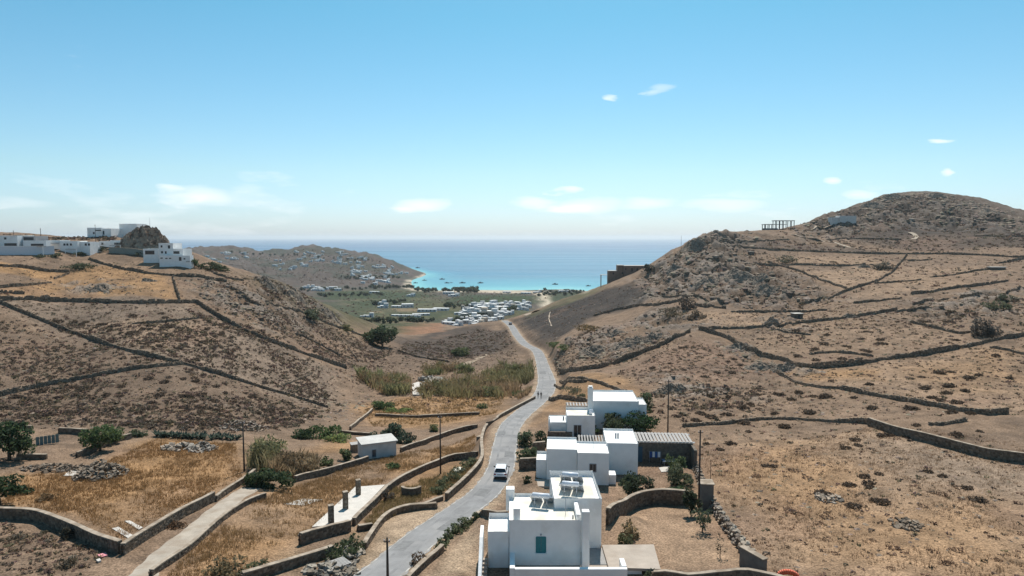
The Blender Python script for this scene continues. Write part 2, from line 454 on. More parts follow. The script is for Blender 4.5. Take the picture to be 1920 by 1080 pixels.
# ------------------------------------------------------------------ ground colours: soils, dry grass, scrub, burnt slope, fields, sand
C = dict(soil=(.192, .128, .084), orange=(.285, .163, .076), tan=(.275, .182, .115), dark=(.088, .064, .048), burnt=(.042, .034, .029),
         rock=(.215, .18, .15), green=(.030, .046, .016), olive=(.075, .076, .032), sand=(.46, .38, .28), dust=(.31, .225, .15),
         pink=(.19, .118, .08), brownfield=(.225, .118, .066), grey=(.178, .148, .12), farhill=(.088, .067, .054))
col = np.empty(GH.shape + (3,)); col[:] = C['soil']
def paint(mask, name, k=1.0):
    global col
    m = (mask * k)[..., None]
    col = col * (1 - m) + np.array(C[name] if isinstance(name, str) else name) * m
paint(((RRg > 640) & (GH < 60)) | (RRg > 1200), 'farhill')
REG = [
 # left hillside
 ([(-240,560),(340,566),(470,625),(640,700),(620,770),(440,715),(330,690),(200,650),(0,575)],'grey',4,.35),
 ([(-240,580),(220,655),(400,700),(620,770),(600,800),(450,815),(-240,800)],'dark',5,.42),
 ([(-240,505),(120,512),(100,530),(-240,540)],'orange',3,.95),
 ([(110,515),(200,495),(310,515),(330,545),(335,562),(100,562),(0,558),(0,542),(100,530)],'orange',3,.8),
 ([(140,490),(300,482),(360,512),(220,500)],'tan',3,.7),
 ([(230,600),(380,598),(400,640),(280,650),(150,625)],'tan',5,.45),
 ([(480,570),(560,590),(700,640),(740,660),(620,640),(500,600)],'dark',5,.45),
 ([(620,590),(720,640),(640,635)],'tan',3,.7),
 ([(520,650),(620,640),(660,690),(590,670)],'pink',4,.6),
 # left foreground
 ([(20,890),(160,885),(300,820),(440,830),(460,900),(400,925),(320,960),(230,1015),(140,970),(70,950),(0,950)],'orange',3,.92),
 ([(250,940),(330,900),(400,915),(330,955),(250,1000)],(.24,.15,.09),3,.6),
 ([(300,1085),(370,1020),(480,940),(560,905),(640,880),(700,900),(640,960),(580,1000),(540,1050),(450,1085)],'orange',3,.72),
 ([(440,940),(560,930),(580,950),(520,990),(420,990)],'tan',3,.5),
 ([(690,880),(800,850),(895,815),(890,840),(800,865),(730,895)],'orange',2.5,.8),
 ([(740,910),(850,860),(890,870),(800,930),(720,950),(680,1000)],'orange',3,.7),
 ([(660,760),(760,745),(960,735),(940,770),(900,790),(700,800)],'orange',4,.75),
 ([(640,850),(700,830),(620,830),(560,860)],'orange',3,.7),
 ([(560,1050),(640,1040),(700,1000),(680,1060)],'olive',3,.3),
 ([(700,975),(760,950),(830,945),(900,920),(880,945),(780,1000),(700,1060)],'dust',2,.8),
 # right foreground
 ([(1320,830),(1640,800),(1920,870),(1940,1090),(1480,1090),(1380,960)],'tan',5,.8),
 ([(1330,860),(1500,830),(1620,900),(1600,960),(1450,960),(1400,940)],'orange',5,.5),
 ([(1550,960),(1800,940),(1920,1000),(1920,1080),(1600,1080)],'orange',6,.42),
 ([(1640,820),(1920,880),(1920,930),(1700,900)],'grey',5,.4),
 ([(1480,690),(1600,692),(1920,640),(1920,770),(1800,765),(1620,730),(1500,715)],'tan',4,.6),
 ([(1460,695),(1640,692),(1640,712),(1520,716)],'orange',3,.65),
 ([(1700,690),(1920,650),(1920,720),(1760,730)],'orange',6,.35),
 ([(1320,640),(1420,680),(1460,700),(1300,720),(1140,700),(1290,630)],'pink',5,.6),
 ([(1490,590),(1640,575),(1700,600),(1840,635),(1700,665),(1480,670),(1400,625)],'tan',6,.3),
 ([(1500,510),(1620,500),(1690,505),(1660,520),(1590,543)],'tan',5,.95),
 ([(1600,560),(1700,500),(1870,500),(1800,535),(1700,550)],'tan',6,.65),
 ([(1400,475),(1620,480),(1680,495),(1500,493)],'tan',6,.75),
 ([(1300,585),(1420,586),(1490,600),(1420,612),(1330,602)],'tan',4,.85),
 ([(1310,455),(1500,455),(1660,475),(1440,468)],'dark',7,.75),
 ([(1500,428),(1560,402),(1665,364),(1760,360),(2140,394),(2140,470),(1720,470),(1600,450)],'dark',10,.9),
 ([(1190,530),(1300,455),(1345,438),(1440,440),(1480,452),(1440,480),(1500,520),(1560,555),(1450,580),(1330,568),(1220,556)],'dark',8,.42),
 ([(470,505),(560,535),(660,600),(640,620),(560,590),(490,560)],'dark',6,.55),
 ([(640,690),(700,640),(760,660),(900,640),(960,645),(980,690),(800,690),(700,720)],'dark',8,.4),
 ([(-240,436),(160,444),(215,443),(215,452),(-240,448)],'dark',8,.8),
 ([(1700,440),(1800,450),(1790,475),(1700,470)],'pink',8,.5),
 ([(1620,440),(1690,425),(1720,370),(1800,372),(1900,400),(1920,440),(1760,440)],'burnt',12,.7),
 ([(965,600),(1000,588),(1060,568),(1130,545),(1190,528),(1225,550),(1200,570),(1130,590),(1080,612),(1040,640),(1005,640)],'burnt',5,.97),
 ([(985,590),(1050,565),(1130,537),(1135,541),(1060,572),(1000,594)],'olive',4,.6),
 ([(800,625),(900,610),(950,615),(960,640),(900,670),(760,670),(740,640)],(.055,.042,.034),6,.85),
 ([(735,608),(830,606),(830,622),(750,626)],'brownfield',4,.95),
 ([(1040,720),(1180,710),(1200,740),(1060,760),(1000,800)],'orange',3,.6),
 ([(985,940),(1030,880),(1025,930),(960,935)],'dust',1.5,.5),
 ([(1140,945),(1330,930),(1400,1060),(1250,1075),(1160,1020)],'tan',2.5,.7),
 ([(1190,905),(1290,905),(1280,935),(1160,935)],'tan',2,.5),
 ([(820,1050),(900,975),(915,1000),(900,1080),(800,1085)],'dust',1.5,.9),
 # far valley floor
 ([(560,575),(640,545),(770,541),(1100,548),(980,575),(900,590),(830,600),(700,605),(650,590)],'olive',30,.85),
 ([(600,548),(700,545),(780,550),(830,556),(720,560),(600,562)],'green',22,.85),
 ([(840,560),(900,553),(1010,555),(1000,568),(900,572),(850,572)],'green',22,.95),
 ([(660,592),(820,590),(820,604),(700,606)],'green',16,.9),
 ([(1000,552),(1090,548),(1080,556),(1010,562)],'green',16,.8),
 ([(560,560),(640,556),(720,566),(640,578)],(.10,.088,.05),14,.7),
 ([(640,566),(700,562),(760,570),(680,574)],'green',10,.8),
 ([(700,577),(820,578),(800,586),(700,586)],'tan',14,.5),
 ([(770,543),(900,544),(1020,546),(1100,546),(1100,548),(1000,549),(780,547)],'sand',9,.9),
]
ENF = np.ones(GH.shape)
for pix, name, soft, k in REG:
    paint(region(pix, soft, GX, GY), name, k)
paint(SUMMIT, 'dark', .85)
n1 = fbm(GX, GY, 14, 4, seed=4); n2 = fbm(GX, GY, 2.4, 3, seed=6)
rk = ROUGH * smooth01((rg - .60) / .16) * .7 * (1 - .45 * ROUGHT)
paint(rk, 'rock')
paint(smooth01((.34 - n1) / .1) * .35 * (RRg < 640), 'pink')
paint(smooth01((n1 - .6) / .1) * .3 * (RRg < 640), 'dark')
paint((1 - smooth01((dR - wR * .5 - .3) / 1.5)), 'dust', .7)
paint((RRg > 900) * smooth01((2.6 - GH) / 1.6), 'sand', .85)
paint((RRg > 1250) * smooth01((fbm(GX, GY, 60, 4, seed=2) - .5) / .08), (.05, .052, .036), .8)
paint((RRg > 640) * (RRg < 1250) * (GH < 28) * smooth01((fbm(GX, GY, 40, 3, seed=5) - .52) / .05), (.04, .05, .024), .7)
col *= (0.62 + 0.78 * n2)[..., None]
col = np.clip(col, 0.01, .9)
# stiffness of dry grass, for the ground's fine relief

# ------------------------------------------------------------------ materials
MATS = {}
def nd(nt, t, **kw):
    n = nt.nodes.new(t)
    for k, v in kw.items(): setattr(n, k, v)
    return n
def mat(name, rgb, rough=.85, spec=.2, noise=0.0, nscale=3.0, bump=0.0, bscale=8.0, metal=0.0, attr=None, detail=5.0, coat=0.0, tint=None, trans=0.0, stain=None):
    if name in MATS: return MATS[name]
    m = bpy.data.materials.new(name); m.use_nodes = True; nt = m.node_tree
    b = nt.nodes['Principled BSDF']
    b.inputs['Roughness'].default_value = rough; b.inputs['Specular IOR Level'].default_value = spec; b.inputs['Metallic'].default_value = metal
    b.inputs['Coat Weight'].default_value = coat
    tc = nd(nt, 'ShaderNodeTexCoord')
    geo = nd(nt, 'ShaderNodeNewGeometry')
    if attr:
        a = nd(nt, 'ShaderNodeAttribute', attribute_name=attr); base = a.outputs['Color']
    else:
        rgbn = nd(nt, 'ShaderNodeRGB'); rgbn.outputs[0].default_value = (*rgb, 1); base = rgbn.outputs[0]
    if noise > 0:
        n = nd(nt, 'ShaderNodeTexNoise'); n.inputs['Scale'].default_value = nscale; n.inputs['Detail'].default_value = detail; n.inputs['Roughness'].default_value = .6
        nt.links.new(geo.outputs['Position'], n.inputs['Vector'])
        mr = nd(nt, 'ShaderNodeMapRange'); mr.inputs['From Min'].default_value = .3; mr.inputs['From Max'].default_value = .7
        mr.inputs['To Min'].default_value = 1 - noise; mr.inputs['To Max'].default_value = 1 + noise
        nt.links.new(n.outputs['Fac'], mr.inputs['Value'])
        mx = nd(nt, 'ShaderNodeMix', data_type='RGBA', blend_type='MULTIPLY'); mx.inputs['Factor'].default_value = 1
        nt.links.new(base, mx.inputs['A']); nt.links.new(mr.outputs[0], mx.inputs['B']); base = mx.outputs['Result']
    if tint:      # second colour in patches: (rgb, scale, threshold, strength)
        n = nd(nt, 'ShaderNodeTexNoise'); n.inputs['Scale'].default_value = tint[1]; n.inputs['Detail'].default_value = 6
        nt.links.new(geo.outputs['Position'], n.inputs['Vector'])
        mr = nd(nt, 'ShaderNodeMapRange'); mr.inputs['From Min'].default_value = tint[2] - .07; mr.inputs['From Max'].default_value = tint[2] + .07
        mr.inputs['To Max'].default_value = tint[3]
        nt.links.new(n.outputs['Fac'], mr.inputs['Value'])
        mx = nd(nt, 'ShaderNodeMix', data_type='RGBA'); mx.inputs['B'].default_value = (*tint[0], 1)
        nt.links.new(mr.outputs[0], mx.inputs['Factor']); nt.links.new(base, mx.inputs['A']); base = mx.outputs['Result']
    nt.links.new(base, b.inputs['Base Color'])
    if bump > 0:
        n = nd(nt, 'ShaderNodeTexNoise'); n.inputs['Scale'].default_value = bscale; n.inputs['Detail'].default_value = 6
        nt.links.new(geo.outputs['Position'], n.inputs['Vector'])
        bp = nd(nt, 'ShaderNodeBump'); bp.inputs['Strength'].default_value = bump; bp.inputs['Distance'].default_value = .5 / bscale * 2
        nt.links.new(n.outputs['Fac'], bp.inputs['Height']); nt.links.new(bp.outputs[0], b.inputs['Normal'])
    MATS[name] = m
    return m

def tag(o, label=None, cat=None, group=None, kind=None):
    if label: o['label'] = label
    if cat: o['category'] = cat
    if group: o['group'] = group
    if kind: o['kind'] = kind
    return o
def mesh_np(name, V, F, m=None, parent=None, smooth=False, colors=None, midx=None):
    """F: (n,k) array of faces, or list of faces"""
    me = bpy.data.meshes.new(name)
    V = np.asarray(V, np.float32)
    if isinstance(F, np.ndarray):
        k = F.shape[1]; n = F.shape[0]
        me.vertices.add(len(V)); me.vertices.foreach_set('co', V.ravel())
        me.loops.add(n * k); me.loops.foreach_set('vertex_index', F.astype(np.int32).ravel())
        me.polygons.add(n); me.polygons.foreach_set('loop_start', np.arange(0, n * k, k, dtype=np.int32))
        if midx is not None: me.polygons.foreach_set('material_index', np.asarray(midx, np.int32))
        me.update(calc_edges=True)
    else:
        me.from_pydata(V.tolist(), [], F); me.update()
    if colors is not None:
        at_ = me.color_attributes.new('tone', 'FLOAT_COLOR', 'POINT')
        c4 = np.ones((len(V), 4), np.float32); c4[:, :3] = colors
        at_.data.foreach_set('color', c4.ravel())
    me.polygons.foreach_set('use_smooth', np.full(len(me.polygons), smooth))
    if m is not None:
        for mm in (m if isinstance(m, (list, tuple)) else [m]): me.materials.append(mm)
    o = bpy.data.objects.new(name, me); COL.objects.link(o)
    if parent is not None: o.parent = parent
    return o
def empty(name, loc, rz=0.0, label=None, cat=None, group=None):
    o = bpy.data.objects.new(name, None); COL.objects.link(o)
    o.empty_display_size = .3; o.location = loc; o.rotation_euler = (0, 0, rz)
    return tag(o, label, cat, group)
def copy_tree(o, parent=None):
    c = o.copy(); COL.objects.link(c); c.parent = parent
    for ch in list(o.children): copy_tree(ch, c)
    return c

# ------------------------------------------------------------------ ground
gm = mat('hillside_soil', (1, 1, 1), .95, .1, noise=.20, nscale=.9, bump=.55, bscale=3.0, attr='tone', detail=8)
# fine speckle of stones and stalks over the soil
nt = gm.node_tree; b = nt.nodes['Principled BSDF']
geo = [n for n in nt.nodes if n.type == 'NEW_GEOMETRY'][0]
lk = b.inputs['Base Color'].links[0].from_socket
sp = nd(nt, 'ShaderNodeTexNoise'); sp.inputs['Scale'].default_value = 5.5; sp.inputs['Detail'].default_value = 4; nt.links.new(geo.outputs['Position'], sp.inputs['Vector'])
mr = nd(nt, 'ShaderNodeMapRange'); mr.inputs['From Min'].default_value = .36; mr.inputs['From Max'].default_value = .66; mr.inputs['To Min'].default_value = .58; mr.inputs['To Max'].default_value = 1.36
nt.links.new(sp.outputs['Fac'], mr.inputs['Value'])
mx = nd(nt, 'ShaderNodeMix', data_type='RGBA', blend_type='MULTIPLY'); mx.inputs['Factor'].default_value = 1
nt.links.new(lk, mx.inputs['A']); nt.links.new(mr.outputs[0], mx.inputs['B']); nt.links.new(mx.outputs['Result'], b.inputs['Base Color'])
V = np.stack([GX, GY, GH], -1).reshape(-1, 3)
I = np.arange(NT * NR).reshape(NT, NR)
F = np.stack([I[:-1, :-1], I[:-1, 1:], I[1:, 1:], I[1:, :-1]], -1).reshape(-1, 4)[:, ::-1]
terrain = mesh_np('terrain', V, F.copy(), gm, smooth=True, colors=col.reshape(-1, 3))
tag(terrain, 'dry brown valley and hillsides running down to the bay', 'terrain', kind='structure')

# ------------------------------------------------------------------ sea
sth = np.radians(np.concatenate([np.arange(-180, -50, 10), np.arange(-50, 50.1, 1.0), np.arange(60, 181, 10)]))
srr = np.concatenate([[200], np.exp(np.linspace(math.log(900), math.log(43000), 120))])
a, r = np.meshgrid(sth, srr, indexing='ij')
SX, SY = np.sin(a) * r, np.cos(a) * r
sV = np.stack([SX, SY, np.zeros_like(SX)], -1).reshape(-1, 3)
I = np.arange(a.size).reshape(a.shape)
sF = np.stack([I[:-1, :-1], I[:-1, 1:], I[1:, 1:], I[1:, :-1]], -1).reshape(-1, 4)[:, ::-1]
dep = np.where(r < 4500, -ground_v(SX, SY), 40)
t1 = smooth01((dep + 0) / 5); t2 = smooth01((dep - 4) / 11); t3 = smooth01((r - 2600) / 5000)
sh, md, dp, vd = [np.array(c) for c in ((.10, .36, .37), (.02, .22, .29), (.012, .13, .22), (.010, .085, .18))]
sc = sh + (md - sh) * t1[..., None]; sc = sc + (dp - sc) * t2[..., None]; sc = sc + (vd - sc) * t3[..., None]
sm = mat('sea_water', (1, 1, 1), .22, .5, attr='tone')
nt = sm.node_tree; b = nt.nodes['Principled BSDF']; geo = [n for n in nt.nodes if n.type == 'NEW_GEOMETRY'][0]
b.inputs['IOR'].default_value = 1.333
mp = nd(nt, 'ShaderNodeMapping'); mp.inputs['Scale'].default_value = (.012, .05, 1); nt.links.new(geo.outputs['Position'], mp.inputs['Vector'])
n = nd(nt, 'ShaderNodeTexNoise'); n.inputs['Scale'].default_value = 1.0; n.inputs['Detail'].default_value = 8; n.inputs['Roughness'].default_value = .7; nt.links.new(mp.outputs[0], n.inputs['Vector'])
bp = nd(nt, 'ShaderNodeBump'); bp.inputs['Strength'].default_value = .5; bp.inputs['Distance'].default_value = 1.6
nt.links.new(n.outputs['Fac'], bp.inputs['Height']); nt.links.new(bp.outputs[0], b.inputs['Normal'])
# wind lanes: long bands of smoother and rougher water
mp2 = nd(nt, 'ShaderNodeMapping'); mp2.inputs['Scale'].default_value = (.0007, .0045, 1); nt.links.new(geo.outputs['Position'], mp2.inputs['Vector'])
n2_ = nd(nt, 'ShaderNodeTexNoise'); n2_.inputs['Scale'].default_value = 1.0; n2_.inputs['Detail'].default_value = 4; nt.links.new(mp2.outputs[0], n2_.inputs['Vector'])
mr = nd(nt, 'ShaderNodeMapRange'); mr.inputs['From Min'].default_value = .38; mr.inputs['From Max'].default_value = .66; mr.inputs['To Min'].default_value = .36; mr.inputs['To Max'].default_value = .66
nt.links.new(n2_.outputs['Fac'], mr.inputs['Value']); nt.links.new(mr.outputs[0], b.inputs['Roughness'])
sea = mesh_np('sea', sV, sF.copy(), sm, smooth=True, colors=sc.reshape(-1, 3))
tag(sea, 'turquoise bay opening to the blue sea', 'sea', kind='structure')

# ------------------------------------------------------------------ road and path
def ribbon(name, c, z_off, m, half=None, u0=-1.0, u1=1.0, n=6):
    V = []; F = []
    for k in range(len(c)):
        a = c[max(k - 1, 0)]; b_ = c[min(k + 1, len(c) - 1)]
        tx, ty = b_[0] - a[0], b_[1] - a[1]; L = math.hypot(tx, ty); nx, ny = ty / L, -tx / L
        h = (half if half else c[k][3] * .5)
        for q in range(n + 1):
            u = u0 + (u1 - u0) * q / n
            wob = .10 * math.sin(k * 1.7) + .07 * math.sin(k * .63 + 2) if abs(u) == 1 else 0
            w = u * h + (wob if u > 0 else -wob)
            V.append((c[k][0] + nx * w, c[k][1] + ny * w, c[k][2] + z_off - .05 * u * u))
    for k in range(len(c) - 1):
        for q in range(n):
            i = k * (n + 1) + q
            F.append((i, i + 1, i + n + 2, i + n + 1))
    return mesh_np(name, V, F, m, smooth=True)
asph = mat('worn_pale_asphalt', (.225, .218, .212), .97, .08, noise=.20, nscale=.5, bump=.2, bscale=10, tint=((.29, .275, .26), .22, .54, .75), detail=9)
dens = catmull([tuple(p) for p in road_c], 2)
road = ribbon('road', dens, .07, asph); tag(road, 'pale grey narrow lane winding down the valley', 'road', kind='structure')
edge_m = mat('worn_white_line', (.40, .375, .34), .95, .1, noise=.35, nscale=1.2, tint=((.26, .23, .2), 1.1, .52, .9))
for sgn, nm in ((-1, 'left'), (1, 'right')):
    V = []
    e = ribbon('road_edge_line', dens, .082, edge_m, u0=(-.97 if sgn < 0 else .90), u1=(-.90 if sgn < 0 else .97), n=1)
    tag(e, 'worn pale line along the %s edge of the lane' % nm, 'road marking', kind='structure')
conc = mat('pale_concrete', (.36, .305, .245), .9, .2, noise=.16, nscale=.8, bump=.2, bscale=6, tint=((.27, .21, .155), .5, .54, .7))
path = ribbon('path', path_c, .06, conc, half=1.25); tag(path, 'pale concrete ramp between stone walls', 'path', kind='structure')

# tar repairs on the lane
patch_m = mat('tar_patch', (.185, .18, .174), .95, .08, noise=.2, nscale=2)
for (Y0, L_, u0_, u1_) in ((63, 2.2, -.7, -.1), (70, 3.5, .15, .75), (82, 2.0, -.5, .3), (99, 3.2, .1, .8), (112, 2.6, -.8, -.2), (131, 4.0, -.3, .5), (171, 6.0, .0, .7), (225, 8.0, -.7, .1)):
    seg_ = [q for q in dens if Y0 <= q[1] <= Y0 + L_ + 1.2]
    if len(seg_) < 2: 
        k_ = int(np.argmin(np.abs(dens[:, 1] - Y0))); seg_ = dens[k_:k_ + 2]
    pt = ribbon('road_patch', np.array(seg_), .078, patch_m, u0=u0_, u1=u1_, n=2); tag(pt, 'dark tar repair patch on the pale lane', 'road patch', 'tar repairs on the lane', 'structure')

for u_ in (-.48, .34):
    tr_ = ribbon('road_wear', dens, .0745, mat('tyre_polished_asphalt', (.205, .199, .194), .97, .08, noise=.22, nscale=.7, tint=((.245, .236, .228), .3, .5, .9)), u0=u_, u1=u_ + .15, n=1)
    tag(tr_, 'faint tyre worn strip along the lane', 'road marking', 'tyre worn strips on the lane', 'structure')

# ------------------------------------------------------------------ shape helpers
RS = np.random.RandomState(7)
random.seed(7)
def box_bm(bm, x0, x1, y0, y1, z0, z1, bevel=0.0, seg=1, rot=None, at_=None):
    vs = [bm.verts.new((x, y, z)) for z in (z0, z1) for y in (y0, y1) for x in (x0, x1)]
    fs = [bm.faces.new([vs[i] for i in f]) for f in ((0, 2, 3, 1), (4, 5, 7, 6), (0, 1, 5, 4), (2, 6, 7, 3), (0, 4, 6, 2), (1, 3, 7, 5))]
    if rot is not None:
        bmesh.ops.transform(bm, matrix=rot, verts=vs)
    if bevel > 0:
        es = list({e for f in fs for e in f.edges})
        bmesh.ops.bevel(bm, geom=es, offset=bevel, segments=seg, affect='EDGES', profile=.6)
    return vs
def bm_obj(name, bm, m, parent=None, smooth=False):
    bmesh.ops.recalc_face_normals(bm, faces=bm.faces[:])
    me = bpy.data.meshes.new(name); bm.to_mesh(me); bm.free()
    for mm in (m if isinstance(m, (list, tuple)) else [m]): me.materials.append(mm)
    if smooth: me.polygons.foreach_set('use_smooth', np.full(len(me.polygons), True))
    o = bpy.data.objects.new(name, me); COL.objects.link(o)
    if parent is not None: o.parent = parent
    return o
def box(name, parent, x0, x1, y0, y1, z0, z1, m, bevel=.02, seg=1, rot=None):
    bm = bmesh.new(); box_bm(bm, x0, x1, y0, y1, z0, z1, bevel, seg, rot)
    return bm_obj(name, bm, m, parent)
def tube_bm(bm, p0, p1, r0, r1=None, n=8):
    p0, p1 = Vector(p0), Vector(p1); r1 = r0 if r1 is None else r1
    d = p1 - p0
    q = d.to_track_quat('Z', 'Y').to_matrix()
    ra = [bm.verts.new(p0 + q @ Vector((math.cos(t) * r0, math.sin(t) * r0, 0))) for t in [2 * math.pi * k / n for k in range(n)]]
    rb = [bm.verts.new(p1 + q @ Vector((math.cos(t) * r1, math.sin(t) * r1, 0))) for t in [2 * math.pi * k / n for k in range(n)]]
    for k in range(n): bm.faces.new((ra[k], ra[(k + 1) % n], rb[(k + 1) % n], rb[k]))
    bm.faces.new(ra[::-1]); bm.faces.new(rb)
def tube(name, parent, p0, p1, r0, r1, m, n=8):
    bm = bmesh.new(); tube_bm(bm, p0, p1, r0, r1, n); return bm_obj(name, bm, m, parent, True)

# stones: jittered blocks in bulk
CUBE = np.array([(x, y, z) for z in (-1, 1) for y in (-1, 1) for x in (-1, 1)], float)
CF = np.array(((0, 2, 3, 1), (4, 5, 7, 6), (0, 1, 5, 4), (2, 6, 7, 3), (0, 4, 6, 2), (1, 3, 7, 5)))
def stones_np(P, S, yaw, jit=.28, tilt=.18, rs=RS):
    n = len(P)
    T = CUBE[None] * (1 + rs.uniform(-jit, jit, (n, 8, 3)))
    # knock corners in so that blocks read as stones
    T *= S[:, None, :]
    tx = rs.uniform(-tilt, tilt, n); ty = rs.uniform(-tilt, tilt, n)
    x, y, z = T[..., 0].copy(), T[..., 1].copy(), T[..., 2].copy()
    z2 = z + x * tx[:, None] + y * ty[:, None]
    c, s = np.cos(yaw)[:, None], np.sin(yaw)[:, None]
    V = np.stack([x * c - y * s, x * s + y * c, z2], -1) + P[:, None, :]
    F = (CF[None] + (np.arange(n) * 8)[:, None, None]).reshape(-1, 4)
    return V.reshape(-1, 3), F
def stone_cols(n, base, spread=.35, rs=RS):
    k = rs.uniform(1 - spread, 1 + spread, n); h = rs.uniform(-.06, .06, n)
    c = np.stack([base[0] * k * (1 + h), base[1] * k, base[2] * k * (1 - h)], -1)
    return np.repeat(c, 8, 0)
stone_m = mat('field_stone', (1, 1, 1), .95, .1, noise=.22, nscale=3, attr='tone', bump=.3, bscale=6)
core_m = mat('wall_earth_core', (.10, .076, .056), .95, .1, noise=.3, nscale=3)
cap_m = mat('lime_wall_cap', (.35, .285, .22), .95, .1, noise=.22, nscale=2, tint=((.22, .17, .125), .9, .52, .8))
masonry_m = mat('mortared_rubble', (.15, .112, .08), .95, .1, noise=.35, nscale=2.2, bump=.8, bscale=4.5, tint=((.22, .18, .14), 2.6, .56, .6))

def wall_line(pix, close=False, step=None, rmin=40):
    """pixel polyline to a resampled ground line"""
    D = []
    for (a, b) in zip(pix[:-1], pix[1:]):
        n = max(2, int(math.hypot(b[0] - a[0], b[1] - a[1]) / 9))
        for k in range(n): D.append((a[0] + (b[0] - a[0]) * k / n, a[1] + (b[1] - a[1]) * k / n))
    D.append(pix[-1])
    P = []
    for d in D:
        h = hit(d[0], d[1], rmin)
        if h is None: continue
        if P:
            r0 = math.hypot(P[-1][0], P[-1][1]); r1 = math.hypot(h[0], h[1])
            if r1 > r0 * 1.35 or r1 < r0 * .72: continue
        P.append(h)
    P = np.array(P)
    if len(P) > 4:
        for _ in range(3):
            Q = P.copy(); Q[1:-1] = (P[:-2] + 2 * P[1:-1] + P[2:]) / 4; P = Q
    L = np.concatenate([[0], np.cumsum(np.hypot(np.diff(P[:, 0]), np.diff(P[:, 1])))])
    if step is None: step = max(.8, float(np.hypot(P[:, 0], P[:, 1]).mean()) * .006)
    n = max(2, int(L[-1] / step) + 1)
    s = np.linspace(0, L[-1], n)
    X = np.interp(s, L, P[:, 0]); Y = np.interp(s, L, P[:, 1])
    return np.stack([X, Y, ground_v(X, Y)], -1), s
def tangents(P):
    T = np.gradient(P[:, :2], axis=0); T /= np.linalg.norm(T, axis=1)[:, None] + 1e-9
    return T
def strip_mesh(name, P, half, z_lo, z_hi, m, parent=None, jit=0.0, smooth=False, taper=.0):
    T = tangents(P); N = np.stack([T[:, 1], -T[:, 0]], -1)
    n = len(P); V = []
    for k in range(n):
        e = 1.0
        for (w, z) in ((-half, z_lo), (-half + taper, z_hi), (half - taper, z_hi), (half, z_lo)):
            j = RS.uniform(-jit, jit, 2) if jit else (0, 0)
            V.append((P[k, 0] + N[k, 0] * (w + j[0]), P[k, 1] + N[k, 1] * (w + j[0]), P[k, 2] + z + (j[1] if z > 0 else 0)))
    F = []
    for k in range(n - 1):
        a, b = k * 4, k * 4 + 4
        for q in range(3): F.append((a + q, a + q + 1, b + q + 1, b + q))
    F.append((0, 1, 2, 3)); e = (n - 1) * 4; F.append((e + 3, e + 2, e + 1, e))
    return mesh_np(name, V, F, m, parent, smooth)
NSTONE = [0]
def dry_wall(pix, label, h=1.15, t=.6, group=None, base=(.23, .172, .123), size=None, cover=None):
    P, s = wall_line(pix)
    r = np.hypot(P[:, 0], P[:, 1]).mean()
    root = empty('dry_stone_wall', tuple(P[len(P) // 2]), 0, label, 'stone wall', group)
    loc = P[len(P) // 2]
    Q = P - loc
    strip_mesh('core', Q, t * .34, -.4, h * .50, core_m, root, jit=.06)
    sz = size or max(.30, r * .0024)
    L = s[-1]; rows = max(2, int(round(h / (sz * .72)))); cols = max(2, int(L / sz))
    PP = []; SS = []; YY = []
    T = tangents(Q)
    ang = np.unwrap(np.arctan2(T[:, 1], T[:, 0]))
    hv = .38 + 1.0 * fbm(P[:, 0], P[:, 1], 6.0, 4, seed=3) + np.where(fbm(P[:, 0], P[:, 1], 11.0, 2, seed=6) < .34, -.4, 0); hv = np.maximum(hv, .12)   # tumbled and whole stretches
    for row in range(rows):
        zc = (row + .5) * h / rows
        for side in ((-1, 1) if row < rows - 1 else (-.45, .45)):
            ss = (np.arange(cols) + RS.uniform(-.3, .3, cols) + (row % 2) * .5) * L / cols
            ss = np.clip(ss, 0, L)
            if row == rows - 1: ss = ss[RS.rand(len(ss)) < .72]
            x = np.interp(ss, s, Q[:, 0]); y = np.interp(ss, s, Q[:, 1]); z = np.interp(ss, s, Q[:, 2]); a = np.interp(ss, s, ang)
            off = side * (t * .5 - .12) * (1 - .25 * row / rows) + RS.uniform(-.06, .06, len(ss))
            PP.append(np.stack([x + np.sin(a) * off, y - np.cos(a) * off, z + zc * np.interp(ss, s, hv) + RS.uniform(-.07, .07, len(ss)) * sz * 2], -1))
            SS.append(np.stack([RS.uniform(.36, .62, len(ss)) * sz, np.full(len(ss), t * .24) * RS.uniform(.8, 1.3, len(ss)), RS.uniform(.75, 1.2, len(ss)) * h / rows * .52], -1))
            YY.append(a + RS.uniform(-.15, .15, len(ss)))
    PP = np.concatenate(PP); SS = np.concatenate(SS); YY = np.concatenate(YY)
    V, F = stones_np(PP, SS, YY)
    NSTONE[0] += len(PP)
    o = mesh_np('stones', V, F, stone_m, root, colors=stone_cols(len(PP), base))
    o['kind'] = 'stuff'
    return root
